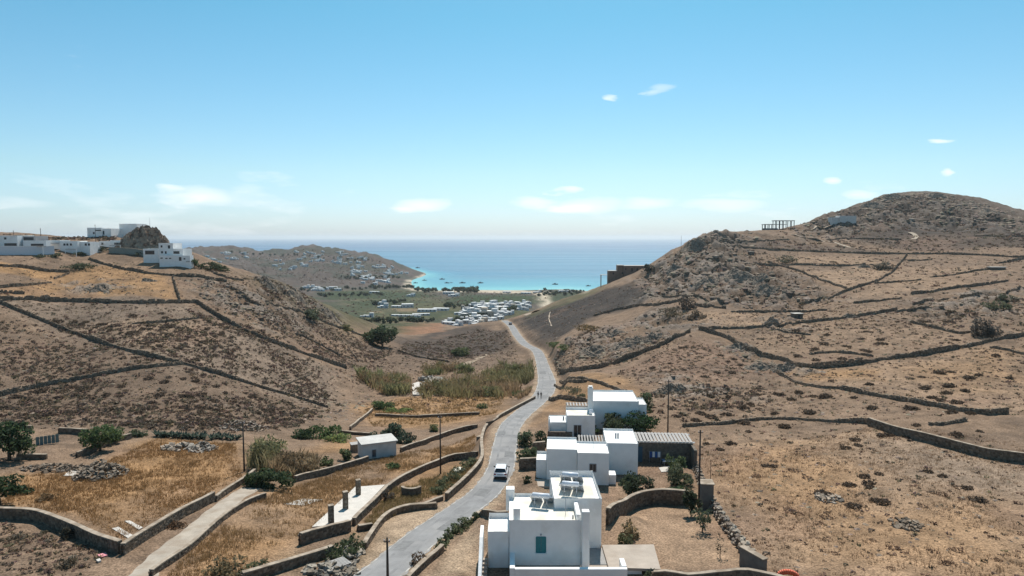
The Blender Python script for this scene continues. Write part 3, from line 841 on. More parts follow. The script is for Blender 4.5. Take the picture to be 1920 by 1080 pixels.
def cap_wall(pix, label, h=1.25, t=.45, group=None, m=None, capm=None, name='stone_wall', cat='stone wall', lift=0.0, stones=True):
    """mortared wall with a smooth pale coping; pix runs along the foot"""
    P, s = wall_line(pix, step=1.0)
    loc = P[len(P) // 2]; Q = P - loc
    # even out the top line
    k = np.ones(5) / 5
    if len(Q) > 8:
        zs = np.convolve(np.pad(Q[:, 2], 2, mode='edge'), k, 'valid'); Q = Q.copy(); Q[:, 2] = zs
    root = empty(name, tuple(loc), 0, label, cat, group)
    strip_mesh('wall_body', Q, t * .5, -.5, h - .07, m or masonry_m, root, jit=.012)
    strip_mesh('coping', Q, t * .5 + .03, h - .07, h + .03, capm or cap_m, root, jit=.012)
    if stones:
        r = np.hypot(P[:, 0], P[:, 1]).mean(); sz = max(.34, r * .0034)
        L = s[-1]; rows = max(2, int(round(h / (sz * .7)))); cols = max(2, int(L / sz)); T = tangents(Q); ang = np.unwrap(np.arctan2(T[:, 1], T[:, 0]))
        PP = []; SS = []; YY = []
        for row in range(rows):
            for side in (-1, 1):
                ss = np.clip((np.arange(cols) + RS.uniform(-.3, .3, cols)) * L / cols, 0, L)
                x = np.interp(ss, s, Q[:, 0]); y = np.interp(ss, s, Q[:, 1]); z = np.interp(ss, s, Q[:, 2]); a = np.interp(ss, s, ang)
                off = side * (t * .5 - .05) + RS.uniform(-.015, .03, cols) * side
                PP.append(np.stack([x + np.sin(a) * off, y - np.cos(a) * off, z + (row + .5) * (h - .1) / rows], -1))
                SS.append(np.stack([RS.uniform(.34, .52, cols) * sz, np.full(cols, .06), RS.uniform(.4, .52, cols) * (h - .1) / rows], -1)); YY.append(a)
        V, F = stones_np(np.concatenate(PP), np.concatenate(SS), np.concatenate(YY), .16, .05)
        o = mesh_np('stones', V, F, stone_m, root, colors=stone_cols(len(V) // 8, (.17, .128, .094), .45)); o['kind'] = 'stuff'
    return root

# foliage
def leaves_np(C, size, rs=RS, up=.0, aspect=1.6):
    """random leaf quads at centres C"""
    n = len(C)
    a = rs.normal(size=(n, 3)); a[:, 2] += up; a /= np.linalg.norm(a, axis=1)[:, None]
    b = np.cross(a, rs.normal(size=(n, 3))); b /= np.linalg.norm(b, axis=1)[:, None] + 1e-9
    sz = size * rs.uniform(.6, 1.4, n)
    a = a * (sz * aspect * .5)[:, None]; b = b * (sz * .5)[:, None]
    V = np.stack([C - a, C + b * .8, C + a, C - b * .8], 1).reshape(-1, 3)
    F = (np.arange(n) * 4)[:, None] + np.arange(4)[None]
    return V, F
leaf_m = mat('foliage', (1, 1, 1), .75, .2, attr='tone')
nt = leaf_m.node_tree; b_ = nt.nodes['Principled BSDF']      # thin leaves let part of the light through
tl = nd(nt, 'ShaderNodeBsdfTranslucent'); mxs = nd(nt, 'ShaderNodeMixShader'); mxs.inputs[0].default_value = .45
av = [n for n in nt.nodes if n.type == 'ATTRIBUTE'][0]
nt.links.new(av.outputs['Color'], tl.inputs['Color']); nt.links.new(b_.outputs[0], mxs.inputs[1]); nt.links.new(tl.outputs[0], mxs.inputs[2])
nt.links.new(mxs.outputs[0], nt.nodes['Material Output'].inputs['Surface'])
bark_m = mat('bark', (.11, .085, .065), .95, .1, noise=.3, nscale=6)
def crown_pts(n, rx, ry, rz, clumps, rs, shell=.55):
    """points in a lumpy crown: clump balls spread through an ellipsoid"""
    cc = rs.normal(size=(clumps, 3)); cc /= np.linalg.norm(cc, axis=1)[:, None]
    cc *= (rs.uniform(.15, .80, clumps) ** .6)[:, None]
    cr = rs.uniform(.26, .46, clumps)
    w = cr ** 2 / (cr ** 2).sum()
    k = rs.choice(clumps, n, p=w)
    d = rs.normal(size=(n, 3)); d /= np.linalg.norm(d, axis=1)[:, None]
    P = cc[k] + d * (cr[k] * rs.uniform(shell, 1.0, n))[:, None]
    return P * np.array((rx, ry, rz)) , k
def leaf_colors(n4, base, rs, spread=.35, k=None, clumps=1):
    n = n4 // 4
    s = rs.uniform(1 - spread, 1 + spread, n)
    if k is not None:
        ck = rs.uniform(.75, 1.3, clumps); s = s * ck[k]
    h = rs.uniform(-.12, .12, n)
    c = np.stack([base[0] * s * (1 + h), base[1] * s, base[2] * s * (1 - h)], -1)
    return np.repeat(c, 4, 0)
def tree_mesh(seed, H, R, base, n=1500, leaf=.24, clumps=22, trunk=.25, squash=.8):
    rs = np.random.RandomState(seed)
    trunk = trunk * .45; rz = (H - H * trunk) * .5 * 1.02
    P, k = crown_pts(n, R, R, rz, clumps, rs)
    P[:, 2] += H - rz * .98
    P[:, 2] = np.maximum(P[:, 2], H * .04)
    V, F = leaves_np(P, leaf * 1.25, rs)
    return V, F, leaf_colors(len(V), np.array(base) * 1.45, rs, .35, k, clumps)
def trunk_bm(H, R, seed, r=.12):
    rs = random.Random(seed); bm = bmesh.new()
    top = Vector((rs.uniform(-.1, .1) * R, rs.uniform(-.1, .1) * R, H * .55))
    tube_bm(bm, (0, 0, -.25), top, r, r * .55, 7)
    for q in range(5):
        a = rs.uniform(0, 6.28); z = H * rs.uniform(.22, .5)
        s = top * (z / top.z)
        tube_bm(bm, s, s + Vector((math.cos(a) * R * .6, math.sin(a) * R * .6, H * rs.uniform(.15, .35))), r * .45, r * .15, 5)
    return bm
def tree(px, py, Hm, Rm, base, label, cat='tree', name='tree', seed=1, n=1400, leaf=.24, clumps=22, trunk=.2, group=None, loc=None):
    p = hit(px, py) if loc is None else loc
    root = empty(name, (p[0], p[1], p[2]), 0, label, cat, group)
    V, F, c = tree_mesh(seed, Hm, Rm, base, n, leaf, clumps, trunk)
    mesh_np('crown', V, F, leaf_m, root, colors=c)
    bm_obj('trunk', trunk_bm(Hm, Rm, seed, max(.05, Rm * .07)), bark_m, root, True)
    return root
def bush(px, py, Hm, Rm, base, label, seed=1, n=700, leaf=.18, group=None, name='bush', cat='bush', ry=None, loc=None):
    p = hit(px, py) if loc is None else loc
    rs = np.random.RandomState(seed)
    P, k = crown_pts(n, Rm, ry or Rm, Hm * .62, 16, rs)
    P[:, 2] += Hm * .38; P[:, 2] = np.abs(P[:, 2]) * .98
    V, F = leaves_np(P, leaf * 1.3, rs)
    base = np.array(base) * 1.4
    o = mesh_np(name, V, F, leaf_m, None, colors=leaf_colors(len(V), base, rs, .38, k, 16))
    o.location = (p[0], p[1], p[2] - .04)
    return tag(o, label, cat, group)
def shrub_mesh(seed, n=120, base=(.075, .058, .042), spike=.16):
    """low cushion of twigs, unit radius"""
    rs = np.random.RandomState(seed)
    d = rs.normal(size=(n, 3)); d[:, 2] = np.abs(d[:, 2]) * .9 + .05; d /= np.linalg.norm(d, axis=1)[:, None]
    lump = 1 + .22 * np.sin(d[:, 0] * 4 + seed) * np.cos(d[:, 1] * 5 - seed)
    C_ = d * (lump * rs.uniform(.55, .95, n))[:, None] * np.array((1, 1, .62))
    V, F = leaves_np(C_, spike * 1.9, rs, .3, 1.5)
    s = rs.uniform(.6, 1.5, n)
    c = np.repeat(np.stack([base[0] * s, base[1] * s, base[2] * s], -1), 4, 0)
    return V, F, c

# ------------------------------------------------------------------ field walls
LH = 'dry stone walls of the left hillside'; RH = 'dry stone walls of the right hillside'
W = [
 # left hillside
 ([(0,568),(60,594),(133,622),(203,647),(278,668),(347,683),(383,694),(430,708),(500,730),(560,747),(615,765)],'long dry stone wall running diagonally down the scrubby left hillside',1.25,LH),
 ([(0,564),(42,562),(83,564),(139,565),(222,568),(292,569),(369,568)],'level dry stone wall below the orange field on the left hill',1.5,LH),
 ([(369,568),(400,589),(433,608),(499,638),(557,659),(615,679),(650,692)],'thick dark dry stone wall descending to the reeds from the left hill',1.6,LH),
 ([(337,562),(330,542),(324,519)],'short dry stone wall closing the right end of the orange hill field',1.4,LH),
 ([(167,487),(192,496),(217,501),(264,511),(324,518),(361,518),(403,525),(425,529)],'dry stone wall above the orange field under the rocky knoll',1.2,LH),
 ([(0,500),(50,502),(75,508),(130,511)],'dry stone wall along the upper edge of the far left orange field',1.3,LH),
 ([(0,540),(47,536),(97,531)],'dry stone wall under the small orange field at left',1.1,LH),
 ([(103,523),(118,518),(130,513)],'short dry stone spur between two orange hill fields',1.0,LH),
 ([(0,548),(46,552)],'stub of dry stone wall beside the far left orange field',1.0,LH),
 ([(0,743),(70,726),(151,711),(214,698),(278,689),(347,683)],'dry stone wall joining the long diagonal wall from lower left',1.2,LH),
 ([(499,567),(529,578),(557,583),(587,594),(626,613),(666,624),(696,636),(716,646)],'dry stone wall running down the spur to the lone dark tree',1.2,LH),
 ([(429,495),(464,502),(490,516),(517,524)],'dry stone wall on the crest of the left spur',1.1,LH),
 ([(402,513),(429,523),(457,527)],'short dry stone wall under two green bushes on the left crest',1.0,LH),
 ([(434,539),(464,560),(490,573)],'dry stone wall among pale boulders of the left slope',1.0,LH),
 ([(557,627),(591,641),(638,668)],'thin dry stone wall through dark scrub on the lower spur',.9,LH),
 ([(656,657),(672,678)],'stub of dry stone wall above the green reeds',.9,LH),
 ([(747,658),(767,666),(782,670),(843,679)],'dry stone wall crossing the gully behind the reeds',1.0,LH),
 ([(250,607),(306,604),(383,596)],'low dry stone line across the tan scrub field',.7,LH),
 ([(520,726),(560,712),(585,700)],'faint dry stone line above the diagonal wall foot',.7,LH),
 # right hillside
 ([(1050,699),(1122,692),(1156,678),(1203,664),(1250,644),(1294,622)],'thick dark dry stone wall climbing from the lane to a corner',1.7,RH),
 ([(1311,618),(1361,633),(1394,653),(1430,669),(1482,679),(1498,689),(1546,690),(1593,686),(1623,681),(1676,672),(1729,667),(1779,657),(1840,646),(1857,638),(1898,634),(1925,629)],'longest tall dry stone wall sweeping across the right hillside',1.6,RH),
 ([(1457,699),(1490,718),(1543,729),(1570,727),(1612,738),(1676,749),(1745,761),(1801,771),(1857,779),(1890,776)],'dry stone wall below the orange patch on the right hillside',1.2,RH),
 ([(1281,800),(1364,795),(1403,788),(1452,786),(1495,787),(1551,791),(1629,794)],'rough dry stone wall along the top of the near right field',1.0,RH),
 ([(1520,665),(1548,661),(1596,663),(1637,669)],'short curved dry stone wall above the longest wall',.9,RH),
 ([(1709,605),(1754,616),(1796,627),(1829,623)],'curved dry stone wall beside the bare upright shrub',1.0,RH),
 ([(1328,617),(1389,617),(1440,612),(1495,607),(1551,601),(1607,594),(1682,582)],'dry stone wall under the pale bare field on the right hill',1.2,RH),
 ([(1372,585),(1440,585),(1490,586),(1551,582)],'dry stone wall above the pale bare field on the right hill',1.0,RH),
 ([(1440,492),(1493,507),(1532,523),(1590,543)],'dry stone wall slanting down to the forked corner',1.2,RH),
 ([(1389,490),(1444,500),(1495,496),(1532,498),(1576,500),(1623,496)],'dry stone wall above the triangular tan field',1.3,RH),
 ([(1509,568),(1551,561),(1582,547),(1632,532),(1671,515),(1690,490),(1701,478)],'dry stone wall climbing straight up the right hill',1.4,RH),
 ([(1632,497),(1651,504),(1679,505)],'short dry stone wall by a scrub clump in the tan field',1.0,RH),
 ([(1440,469),(1551,473),(1662,477),(1690,476),(1779,477),(1843,479),(1925,484)],'long level dry stone wall high on the right hill',1.3,RH),
 ([(1640,532),(1684,529),(1726,525)],'broken dry stone line right of the climbing wall',1.0,RH),
 ([(1704,490),(1748,487)],'stub of dry stone wall beside the top of the climbing wall',1.0,RH),
 ([(1746,520),(1776,518),(1826,509),(1857,505)],'broken dry stone line leading to the concrete slab house',1.0,RH),
 ([(1709,552),(1751,548),(1787,540),(1834,537),(1890,527)],'dry stone terrace wall under the concrete slab house',1.3,RH),
 ([(1601,569),(1646,565),(1690,559)],'dark dry stone terrace wall in the middle of the right hill',1.1,RH),
 ([(1801,557),(1873,554),(1925,539)],'dry stone terrace wall at the far edge of the right hill',1.3,RH),
 ([(1712,572),(1754,562),(1793,559)],'low dry stone terrace below the terrace wall of the right hill',1.0,RH),
 ([(1829,443),(1925,444)],'dry stone wall under the dark summit slope',1.2,RH),
 ([(1551,450),(1623,448),(1690,450)],'dry stone wall below the small white hill house',1.1,RH),
 ([(1670,393),(1745,393)],'dry stone wall near the dark summit',1.2,RH),
 ([(1723,415),(1782,411),(1843,411),(1925,419)],'dry stone wall across the dark summit slope',1.2,RH),
 ([(1114,593),(1156,581),(1189,574),(1242,572),(1278,564)],'dry stone wall at the top of the burnt slope',1.3,RH),
 ([(1217,554),(1244,558),(1286,556),(1319,560),(1358,569)],'curved dry stone wall above the scrub clump of the rocky slope',1.3,RH),
 ([(1303,572),(1361,579)],'short dark dry stone wall right of the scrub clump',1.3,RH),
 ([(1269,519),(1319,511),(1350,499),(1389,490)],'dry stone wall among grey crags on the right ridge',1.1,RH),
 ([(1319,454),(1389,454),(1480,450)],'upper dry stone wall along the ridge skyline',1.1,RH),
 ([(1328,455),(1389,463),(1444,468),(1480,471)],'lower dry stone wall of the dark strip on the ridge',1.1,RH),
 ([(1857,652),(1890,657),(1925,667)],'low dry stone line branching below the longest wall',.8,RH),
 ([(1743,797),(1773,797),(1812,788)],'crumbled dry stone wall left in the near right slope',.8,RH),
 ([(1050,716),(1100,712),(1135,722),(1185,742)],'low dry stone wall behind the furthest white house',.9,RH),
 ([(1030,751),(1062,750),(1100,752)],'dark dry stone wall beside the lane above the furthest house',1.1,RH),
 ([(1040,724),(1075,721),(1100,716)],'short dry stone terrace beside the lane bend',.9,RH),
 ([(1400,525),(1460,540),(1500,552)],'low crumbled dry stone line among crags',.9,RH),
 ([(1873,494),(1925,485)],'dry stone wall above the concrete slab house',1.3,RH),
 ([(1680,586),(1720,578),(1770,578)],'low dry stone terrace beside grey rocks of the right hill',.9,RH),
 ([(1430,610),(1470,624),(1520,628)],'low dry stone line under a grey boulder',.7,RH),
]
for pix, lab, h, g in W:
    if pix[0][0] == 0:            # the walls go on beyond the picture
        (xa, ya), (xb, yb) = pix[0], pix[1]; pix = [(-120, ya - (yb - ya) / (xb - xa) * 120 * .7)] + pix
    if pix[-1][0] == 1925:
        (xa, ya), (xb, yb) = pix[-2], pix[-1]; pix = pix + [(2060, yb + (yb - ya) / (xb - xa) * 135 * .7)]
    dry_wall(pix, lab, h * .82, .48, g)

# ------------------------------------------------------------------ mortared walls with pale copings
LG = 'coped stone walls of the left gardens'
CW = [
 ([(-10,972),(35,974),(70,976),(134,1001),(183,1025),(226,1038)],'curving stone wall with pale coping round the dry orange field',1.35,.5),
 ([(231,1040),(274,1012),(338,972),(401,940)],'straight coped stone wall along the field above the concrete ramp',1.2,.5),
 ([(405,940),(430,922),(454,908),(478,890)],'low stone wall at the top of the ramp below the utility pole',.8,.4),
 ([(284,1080),(352,1036),(422,972),(470,942),(498,935)],'low stone wall along the right edge of the concrete ramp',.7,.4),
 ([(554,903),(621,887),(690,866)],'coped stone wall below the brown shrub thicket',.95,.45),
 ([(752,848),(800,831),(846,814),(895,802)],'coped stone wall right of the small white hut',.95,.45),
 ([(727,922),(754,903),(797,882),(842,864),(895,855)],'curved coped stone wall above the overgrown plot',1.0,.5),
 ([(664,985),(690,960),(712,938),(727,922)],'sloping stone wall along the slab with three pillars',1.0,.5),
 ([(564,1022),(610,1008),(656,996)],'stone retaining wall under the slab with three pillars',1.3,.5),
 ([(913,804),(904,822),(901,838),(908,868),(880,899),(858,920),(837,938)],'coped stone wall beside the lane left of the white car',1.0,.5),
 ([(914,801),(937,784),(960,771),(985,757),(1003,748)],'long low coped wall beside the lane towards the walkers',.8,.45),
 ([(818,953),(772,957),(737,964),(719,976),(705,996),(683,1030)],'low curved roadside wall with pale coping below the drum',.8,.5),
 ([(672,996),(698,992)],'short stub of coped wall beside the roadside wall',.7,.45),
 ([(455,1092),(480,1086),(536,1068),(590,1052),(624,1042)],'coped stone wall of the lowest grassy plot by the lane',1.0,.5),
 ([(785,956),(812,944),(830,938)],'low curved entrance wall by the gravel verge',.6,.4),
 ([(705,780),(740,782),(772,784),(830,781),(899,777)],'long low retaining wall under the straw field',.7,.4),
 ([(657,806),(676,790),(698,771)],'low slanting wall of the small ruined terrace',.8,.45),
 ([(635,812),(665,815),(698,817)],'low wall below the ruined terrace by the juniper',.6,.4),
 ([(848,813),(870,806),(895,802)],'stub of wall at the foot of the garden steps',.7,.4),
 ([(145,858),(185,842),(215,830),(246,822)],'coped garden wall behind the two round trees',.9,.4),
 ([(22,808),(60,808)],'low plastered wall behind the big dark tree',1.0,.4),
 ([(112,812),(140,813),(164,815)],'reddish low wall beside the turquoise panel',1.0,.4),
 ([(32,861),(60,860),(88,861)],'pale low block wall beside the grey concrete patch',.8,.4),
 ([(1629,799),(1687,818),(1734,828),(1784,842),(1857,861),(1884,863),(1925,869)],'tall stepped brown stone wall closing the near right field',1.5,.5),
 ([(1140,985),(1150,972),(1200,950),(1240,944),(1290,948)],'curved stone retaining wall behind the nearest house garden',2.0,.5),
 ([(1225,1092),(1300,1092),(1364,1090),(1392,1084),(1440,1094),(1500,1110)],'coped garden wall with a raised hump beside the orange hose',1.0,.4),
 ([(895,972),(925,974),(952,972)],'low grey stone wall left of the nearest white house',.9,.4),
 ([(955,950),(985,942),(1030,938)],'low stone terrace wall behind the nearest white house',.6,.4),
 ([(765,1092),(800,1058),(830,1034)],'pale planter wall between the lane and the dirt yard',.7,.45),
 ([(1000,852),(1022,850)],'dark stone wall by the shrubs at the lane edge',2.0,.5),
 ([(975,880),(1000,879),(1022,879)],'brown stone yard wall left of the middle white house',1.7,.5),
]
for pix, lab, h, t in CW:
    cap_wall(pix, lab, h * .92, t * .8, LG if pix[0][0] < 960 else 'coped stone walls of the right side')

# ------------------------------------------------------------------ whitewashed houses
white_m = mat('whitewash', (.86, .835, .80), .9, .12, noise=.05, nscale=.7, bump=.12, bscale=2.5, tint=((.72, .68, .62), .5, .6, .55))
roof_m = mat('cream_roof_screed', (.70, .66, .58), .95, .1, noise=.10, nscale=.9, tint=((.56, .50, .40), .5, .57, .6))
roofw_m = mat('white_roof_paint', (.72, .71, .68), .9, .1, noise=.07, nscale=.8, tint=((.58, .56, .52), .5, .58, .5))
teal_m = mat('teal_paint', (.012, .17, .19), .5, .4, noise=.1, nscale=6)
glass_m = mat('dark_glass', (.03, .038, .045), .12, .6)
dark_m = mat('shadowed_opening', (.045, .045, .05), .8, .2)
frame_m = mat('grey_frame', (.30, .31, .33), .6, .3)
steel_m = mat('galvanised_steel', (.55, .57, .6), .35, .5, metal=.6)
tank_m = mat('white_tank_enamel', (.72, .73, .76), .4, .4)
panel_m = mat('solar_glass', (.02, .025, .05), .15, .5)
slat_m = mat('weathered_slats', (.36, .335, .31), .9, .1, noise=.15, nscale=3)
pave_m = mat('terrace_paving', (.40, .335, .275), .9, .15, noise=.12, nscale=.7, tint=((.31, .25, .2), .6, .55, .5))
stone_wall_m = mat('dark_rubble_wall', (.16, .13, .102), .95, .1, noise=.35, nscale=2.4, bump=.8, bscale=4, tint=((.20, .16, .125), 3, .58, .5))

def block(root, x0, x1, y0, y1, z0, z1, roof=None, par=.32, drop=.32, round_=.14, name='wall', wm=None):
    """rendered block with a soft-edged parapet round a sunken flat roof"""
    bm = bmesh.new()
    vs = [bm.verts.new((x, y, z)) for z in (z0, z1) for y in (y0, y1) for x in (x0, x1)]
    for f in ((0, 2, 3, 1), (0, 1, 5, 4), (2, 6, 7, 3), (0, 4, 6, 2), (1, 3, 7, 5)): bm.faces.new([vs[i] for i in f])
    top = bm.faces.new([vs[i] for i in (4, 5, 7, 6)])
    if par > 0:
        bmesh.ops.inset_region(bm, faces=[top], thickness=par)
        bmesh.ops.inset_region(bm, faces=[top], thickness=.004)
        for v in top.verts: v.co.z -= drop
        def flat_up(f): return abs(f.normal.z) > .9
        bm.normal_update()
        ring = [e for e in bm.edges if all(abs(v.co.z - z1) < 1e-4 for v in e.verts) and sum(flat_up(f) for f in e.link_faces) == 1]
        ring += [e for e in bm.edges if abs(e.verts[0].co.z - e.verts[1].co.z) > (z1 - z0) * .8]
        bmesh.ops.bevel(bm, geom=list(set(ring)), offset=round_, segments=3, affect='EDGES', profile=.5)
    # soft hand-plastered unevenness is left to the material
    w = bm_obj(name, bm, wm or white_m, root)
    if par > 0:
        box('roof', root, x0 + par + .02, x1 - par - .02, y0 + par + .02, y1 - par - .02, z1 - drop + .003, z1 - drop + .03, roof or roof_m, .005)
    return w
def window(root, x, y, z, w, h, shutter=False, name='window', m=None, depth=.05):
    """on a wall facing the camera: frame, pane and glazing bar, or a slatted shutter"""
    bm = bmesh.new()
    for (a, b, c, d) in ((x - w / 2 - .05, x - w / 2 + .04, z, z + h), (x + w / 2 - .04, x + w / 2 + .05, z, z + h), (x - w / 2, x + w / 2, z - .05, z + .04), (x - w / 2, x + w / 2, z + h - .04, z + h + .05)):
        box_bm(bm, a, b, y - depth, y + .05, c, d)
    o = bm_obj(name, bm, m or frame_m, root)
    if shutter:
        for s in (0, 1):
            lf = box('shutter_leaf', o, x - w / 2 + .04 + s * (w / 2 - .03), x - .01 + s * (w / 2 - .03), y - .035, y + .01, z + .04, z + h - .04, m or teal_m, .008)
    else:
        box('pane', o, x - w / 2 + .03, x + w / 2 - .03, y - .012, y + .02, z + .03, z + h - .03, glass_m, 0)
        box('glazing_bar', o, x - .025, x + .025, y - .03, y + .005, z + .03, z + h - .03, m or frame_m, 0)
    return o
def heater(x, y, z, rz, label):
    r = empty('solar_water_heater', (x, y, z), rz, label, 'water heater', 'solar water heaters on the nearest house')
    bm = bmesh.new(); tube_bm(bm, (-.78, 0, 1.12), (.78, 0, 1.12), .25, .25, 14)
    for s in (-1, 1): tube_bm(bm, (s * .78, 0, 1.12), (s * .83, 0, 1.12), .25, .17, 14)
    bm_obj('tank', bm, tank_m, r, True)
    rot = Matrix.Translation((0, .30, .92)) @ Matrix.Rotation(math.radians(-40), 4, 'X')
    for s in (-1, 1):
        pn = box('collector_panel', r, s * .62 - .56, s * .62 + .56, 0.0, 1.75, -.045, .045, steel_m, .01, rot=rot)
        box('collector_glass', pn, s * .62 - .52, s * .62 + .52, 0.05, 1.70, .046, .055, panel_m, 0, rot=rot)
    for s in (-1, 1):
        tube('leg', r, (s * .6, -.05, 0), (s * .6, 0, .95), .03, .03, steel_m, 6)
        tube('leg', r, (s * .6, 1.55, 0), (s * .6, .35, .9), .03, .03, steel_m, 6)
        tube('brace', r, (s * .6, 0, .25), (s * .6, 1.5, .12), .025, .025, steel_m, 6)
    return r

# --- nearest house
zb = 70.0
HA = empty('white_house', (3.0, 63.0, zb), 0, 'nearest white flat-roofed house with teal shutter and roof heaters', 'house')
def lx(v): return v - 3.0
def ly(v): return v - 63.0
block(HA, lx(-.25), lx(6.25), ly(59.9), ly(66.4), -.6, 4.55, round_=.12)                 # main block
block(HA, lx(4.0), lx(8.55), ly(63.25), ly(71.0), -.6, 5.25, par=.42, drop=.62, round_=.2)  # higher wing
block(HA, lx(-2.2), lx(-.26), ly(60.1), ly(64.3), -.6, 3.40, par=.5, drop=.5, roof=roofw_m)   # low wing
bm = bmesh.new(); box_bm(bm, lx(6.28), lx(6.95), ly(59.3), ly(60.0), -.6, 5.55, .06, 2); bm_obj('chimney', bm, white_m, HA)
bm = bmesh.new(); box_bm(bm, lx(.12), lx(.75), ly(60.25), ly(60.8), 4.2, 5.45, .06, 2); bm_obj('chimney', bm, white_m, HA)
bm = bmesh.new(); box_bm(bm, lx(-.6), lx(.25), ly(65.7), ly(66.7), 3.0, 5.2, .10, 2); bm_obj('parapet_horn', bm, white_m, HA)
bm = bmesh.new(); box_bm(bm, lx(5.85), lx(6.26), ly(60.2), ly(63.2), 4.3, 4.95, .12, 2); bm_obj('parapet', bm, white_m, HA)
window(HA, lx(2.62), ly(59.9), 1.55, .84, 1.42, True, m=teal_m)
box('window_sill', HA, lx(2.05), lx(3.2), ly(59.76), ly(59.9), 1.42, 1.49, white_m, .01)
tube('wall_lamp', HA, (lx(2.62), ly(59.9), 3.2), (lx(2.62), ly(59.78), 3.2), .09, .06, frame_m)
# terrace in front, its parapet and the paved apron
box('terrace_floor', HA, lx(.3), lx(9.9), ly(57.4), ly(59.9), -.6, .35, pave_m, .01)
bm = bmesh.new(); box_bm(bm, lx(.25), lx(9.98), ly(57.0), ly(57.42), -.8, 1.42, .07, 2); bm_obj('terrace_wall', bm, white_m, HA)
bm = bmesh.new(); box_bm(bm, lx(-.2), lx(.26), ly(57.02), ly(59.95), -.8, 1.5, .07, 2); bm_obj('terrace_wall', bm, white_m, HA)
bm = bmesh.new(); box_bm(bm, lx(9.55), lx(9.98), ly(57.40), ly(58.9), .2, 1.5, .07, 2); bm_obj('terrace_wall', bm, white_m, HA)
box('side_passage_floor', HA, lx(6.95), lx(8.6), ly(59.9), ly(63.2), -.6, .40, mat('grey_screed', (.30, .285, .27), .9, .1, noise=.1), .01)
bm = bmesh.new()
vs = [bm.verts.new((lx(x), ly(y), z)) for z in (.38, .62) for (x, y) in ((8.62, 63.4), (8.62, 58.95), (13.2, 58.6), (13.6, 63.5))]
for f in ((0, 1, 2, 3), (4, 7, 6, 5), (0, 4, 5, 1), (1, 5, 6, 2), (2, 6, 7, 3), (3, 7, 4, 0)): bm.faces.new([vs[i] for i in f])
bm_obj('paved_apron', bm, pave_m, HA)
box('apron_support', HA, lx(10.0), lx(11.6), ly(58.9), ly(59.5), -.8, .379, white_m, .02)
# outside stair on the left
bm = bmesh.new()
prof = [(57.0, -.9), (57.0, .75), (60.4, 2.75), (62.6, 2.9), (62.6, -.9)]
a = [bm.verts.new((lx(-2.95), ly(y), z)) for y, z in prof]; c = [bm.verts.new((lx(-2.65), ly(y), z)) for y, z in prof]
bm.faces.new(a); bm.faces.new(c[::-1])
for k in range(5): bm.faces.new((a[k], c[k], c[(k + 1) % 5], a[(k + 1) % 5]))
bm_obj('stair_wall', bm, white_m, HA)
for k in range(7):
    box('step', HA, lx(-2.64), lx(-2.22), ly(57.2 + k * .42), ly(57.2 + (k + 1) * .42 - .004), -.8, -.15 + k * .18, pave_m, .01)
tube('antenna', HA, (lx(5.0), ly(61.9), 4.2), (lx(5.0), ly(61.9), 5.9), .025, .02, frame_m, 5)
tube('antenna', HA, (lx(5.35), ly(63.5), 4.7), (lx(5.35), ly(63.5), 6.0), .025, .02, frame_m, 5)
tube('roof_vent', HA, (lx(5.6), ly(61.0), 4.2), (lx(5.6), ly(61.0), 4.55), .07, .07, frame_m)
heater(2.75, 63.6, 74.26, math.radians(-14), 'solar water heater alone on the lower roof of the nearest house')
heater(5.95, 68.2, 74.68, math.radians(-14), 'rear solar water heater on the higher roof of the nearest house')
heater(5.75, 65.6, 74.68, math.radians(-14), 'front solar water heater on the higher roof of the nearest house')

# --- middle house
zb = 67.75
HB = empty('white_house', (11.0, 90.0, zb), math.radians(-4), 'middle white house of three cubes with one small grey window', 'house')
block(HB, -6.3, -2.25, -2.0, 3.6, -.5, 4.35, roof=roofw_m, par=.28, drop=.28)
block(HB, -2.24, 1.85, -3.0, 2.2, -.5, 4.25, roof=roofw_m, par=.28, drop=.28)
block(HB, 1.75, 6.05, 1.2, 8.4, -.5, 4.35, roof=roofw_m, par=.28, drop=.28)
block(HB, -7.7, -6.31, -1.2, 2.6, -.5, 2.6, roof=roofw_m, par=.25, drop=.4)
window(HB, -.25, -3.0, 1.75, .85, 1.05)
box('step_wall', HB, 1.86, 2.8, -2.6, -.8, -.5, 1.25, white_m, .05)
box('bench_terrace', HB, -8.6, -2.3, -4.6, -2.05, -.6, .25, pave_m, .02)
tube('antenna', HB, (0, 0, 4.0), (0, 0, 5.3), .025, .02, frame_m, 5)
for s in (0, .32): tube('flue', HB, (3.3 + s, 4.6, 4.05), (3.3 + s, 4.6, 4.75), .11, .11, frame_m, 8)
# slatted pergola between its cubes
for k in range(9): box('pergola_slat', HB, -1.9 + k * .4, -1.72 + k * .4, 3.0, 6.6, 3.75, 3.83, slat_m, 0)
for y in (3.1, 6.4): box('pergola_beam', HB, -2.0, 1.7, y, y + .12, 3.60, 3.745, slat_m, 0)
for x in (-1.95, ): box('pergola_post', HB, x, x + .14, 6.4, 6.55, -.5, 3.6, slat_m, 0)
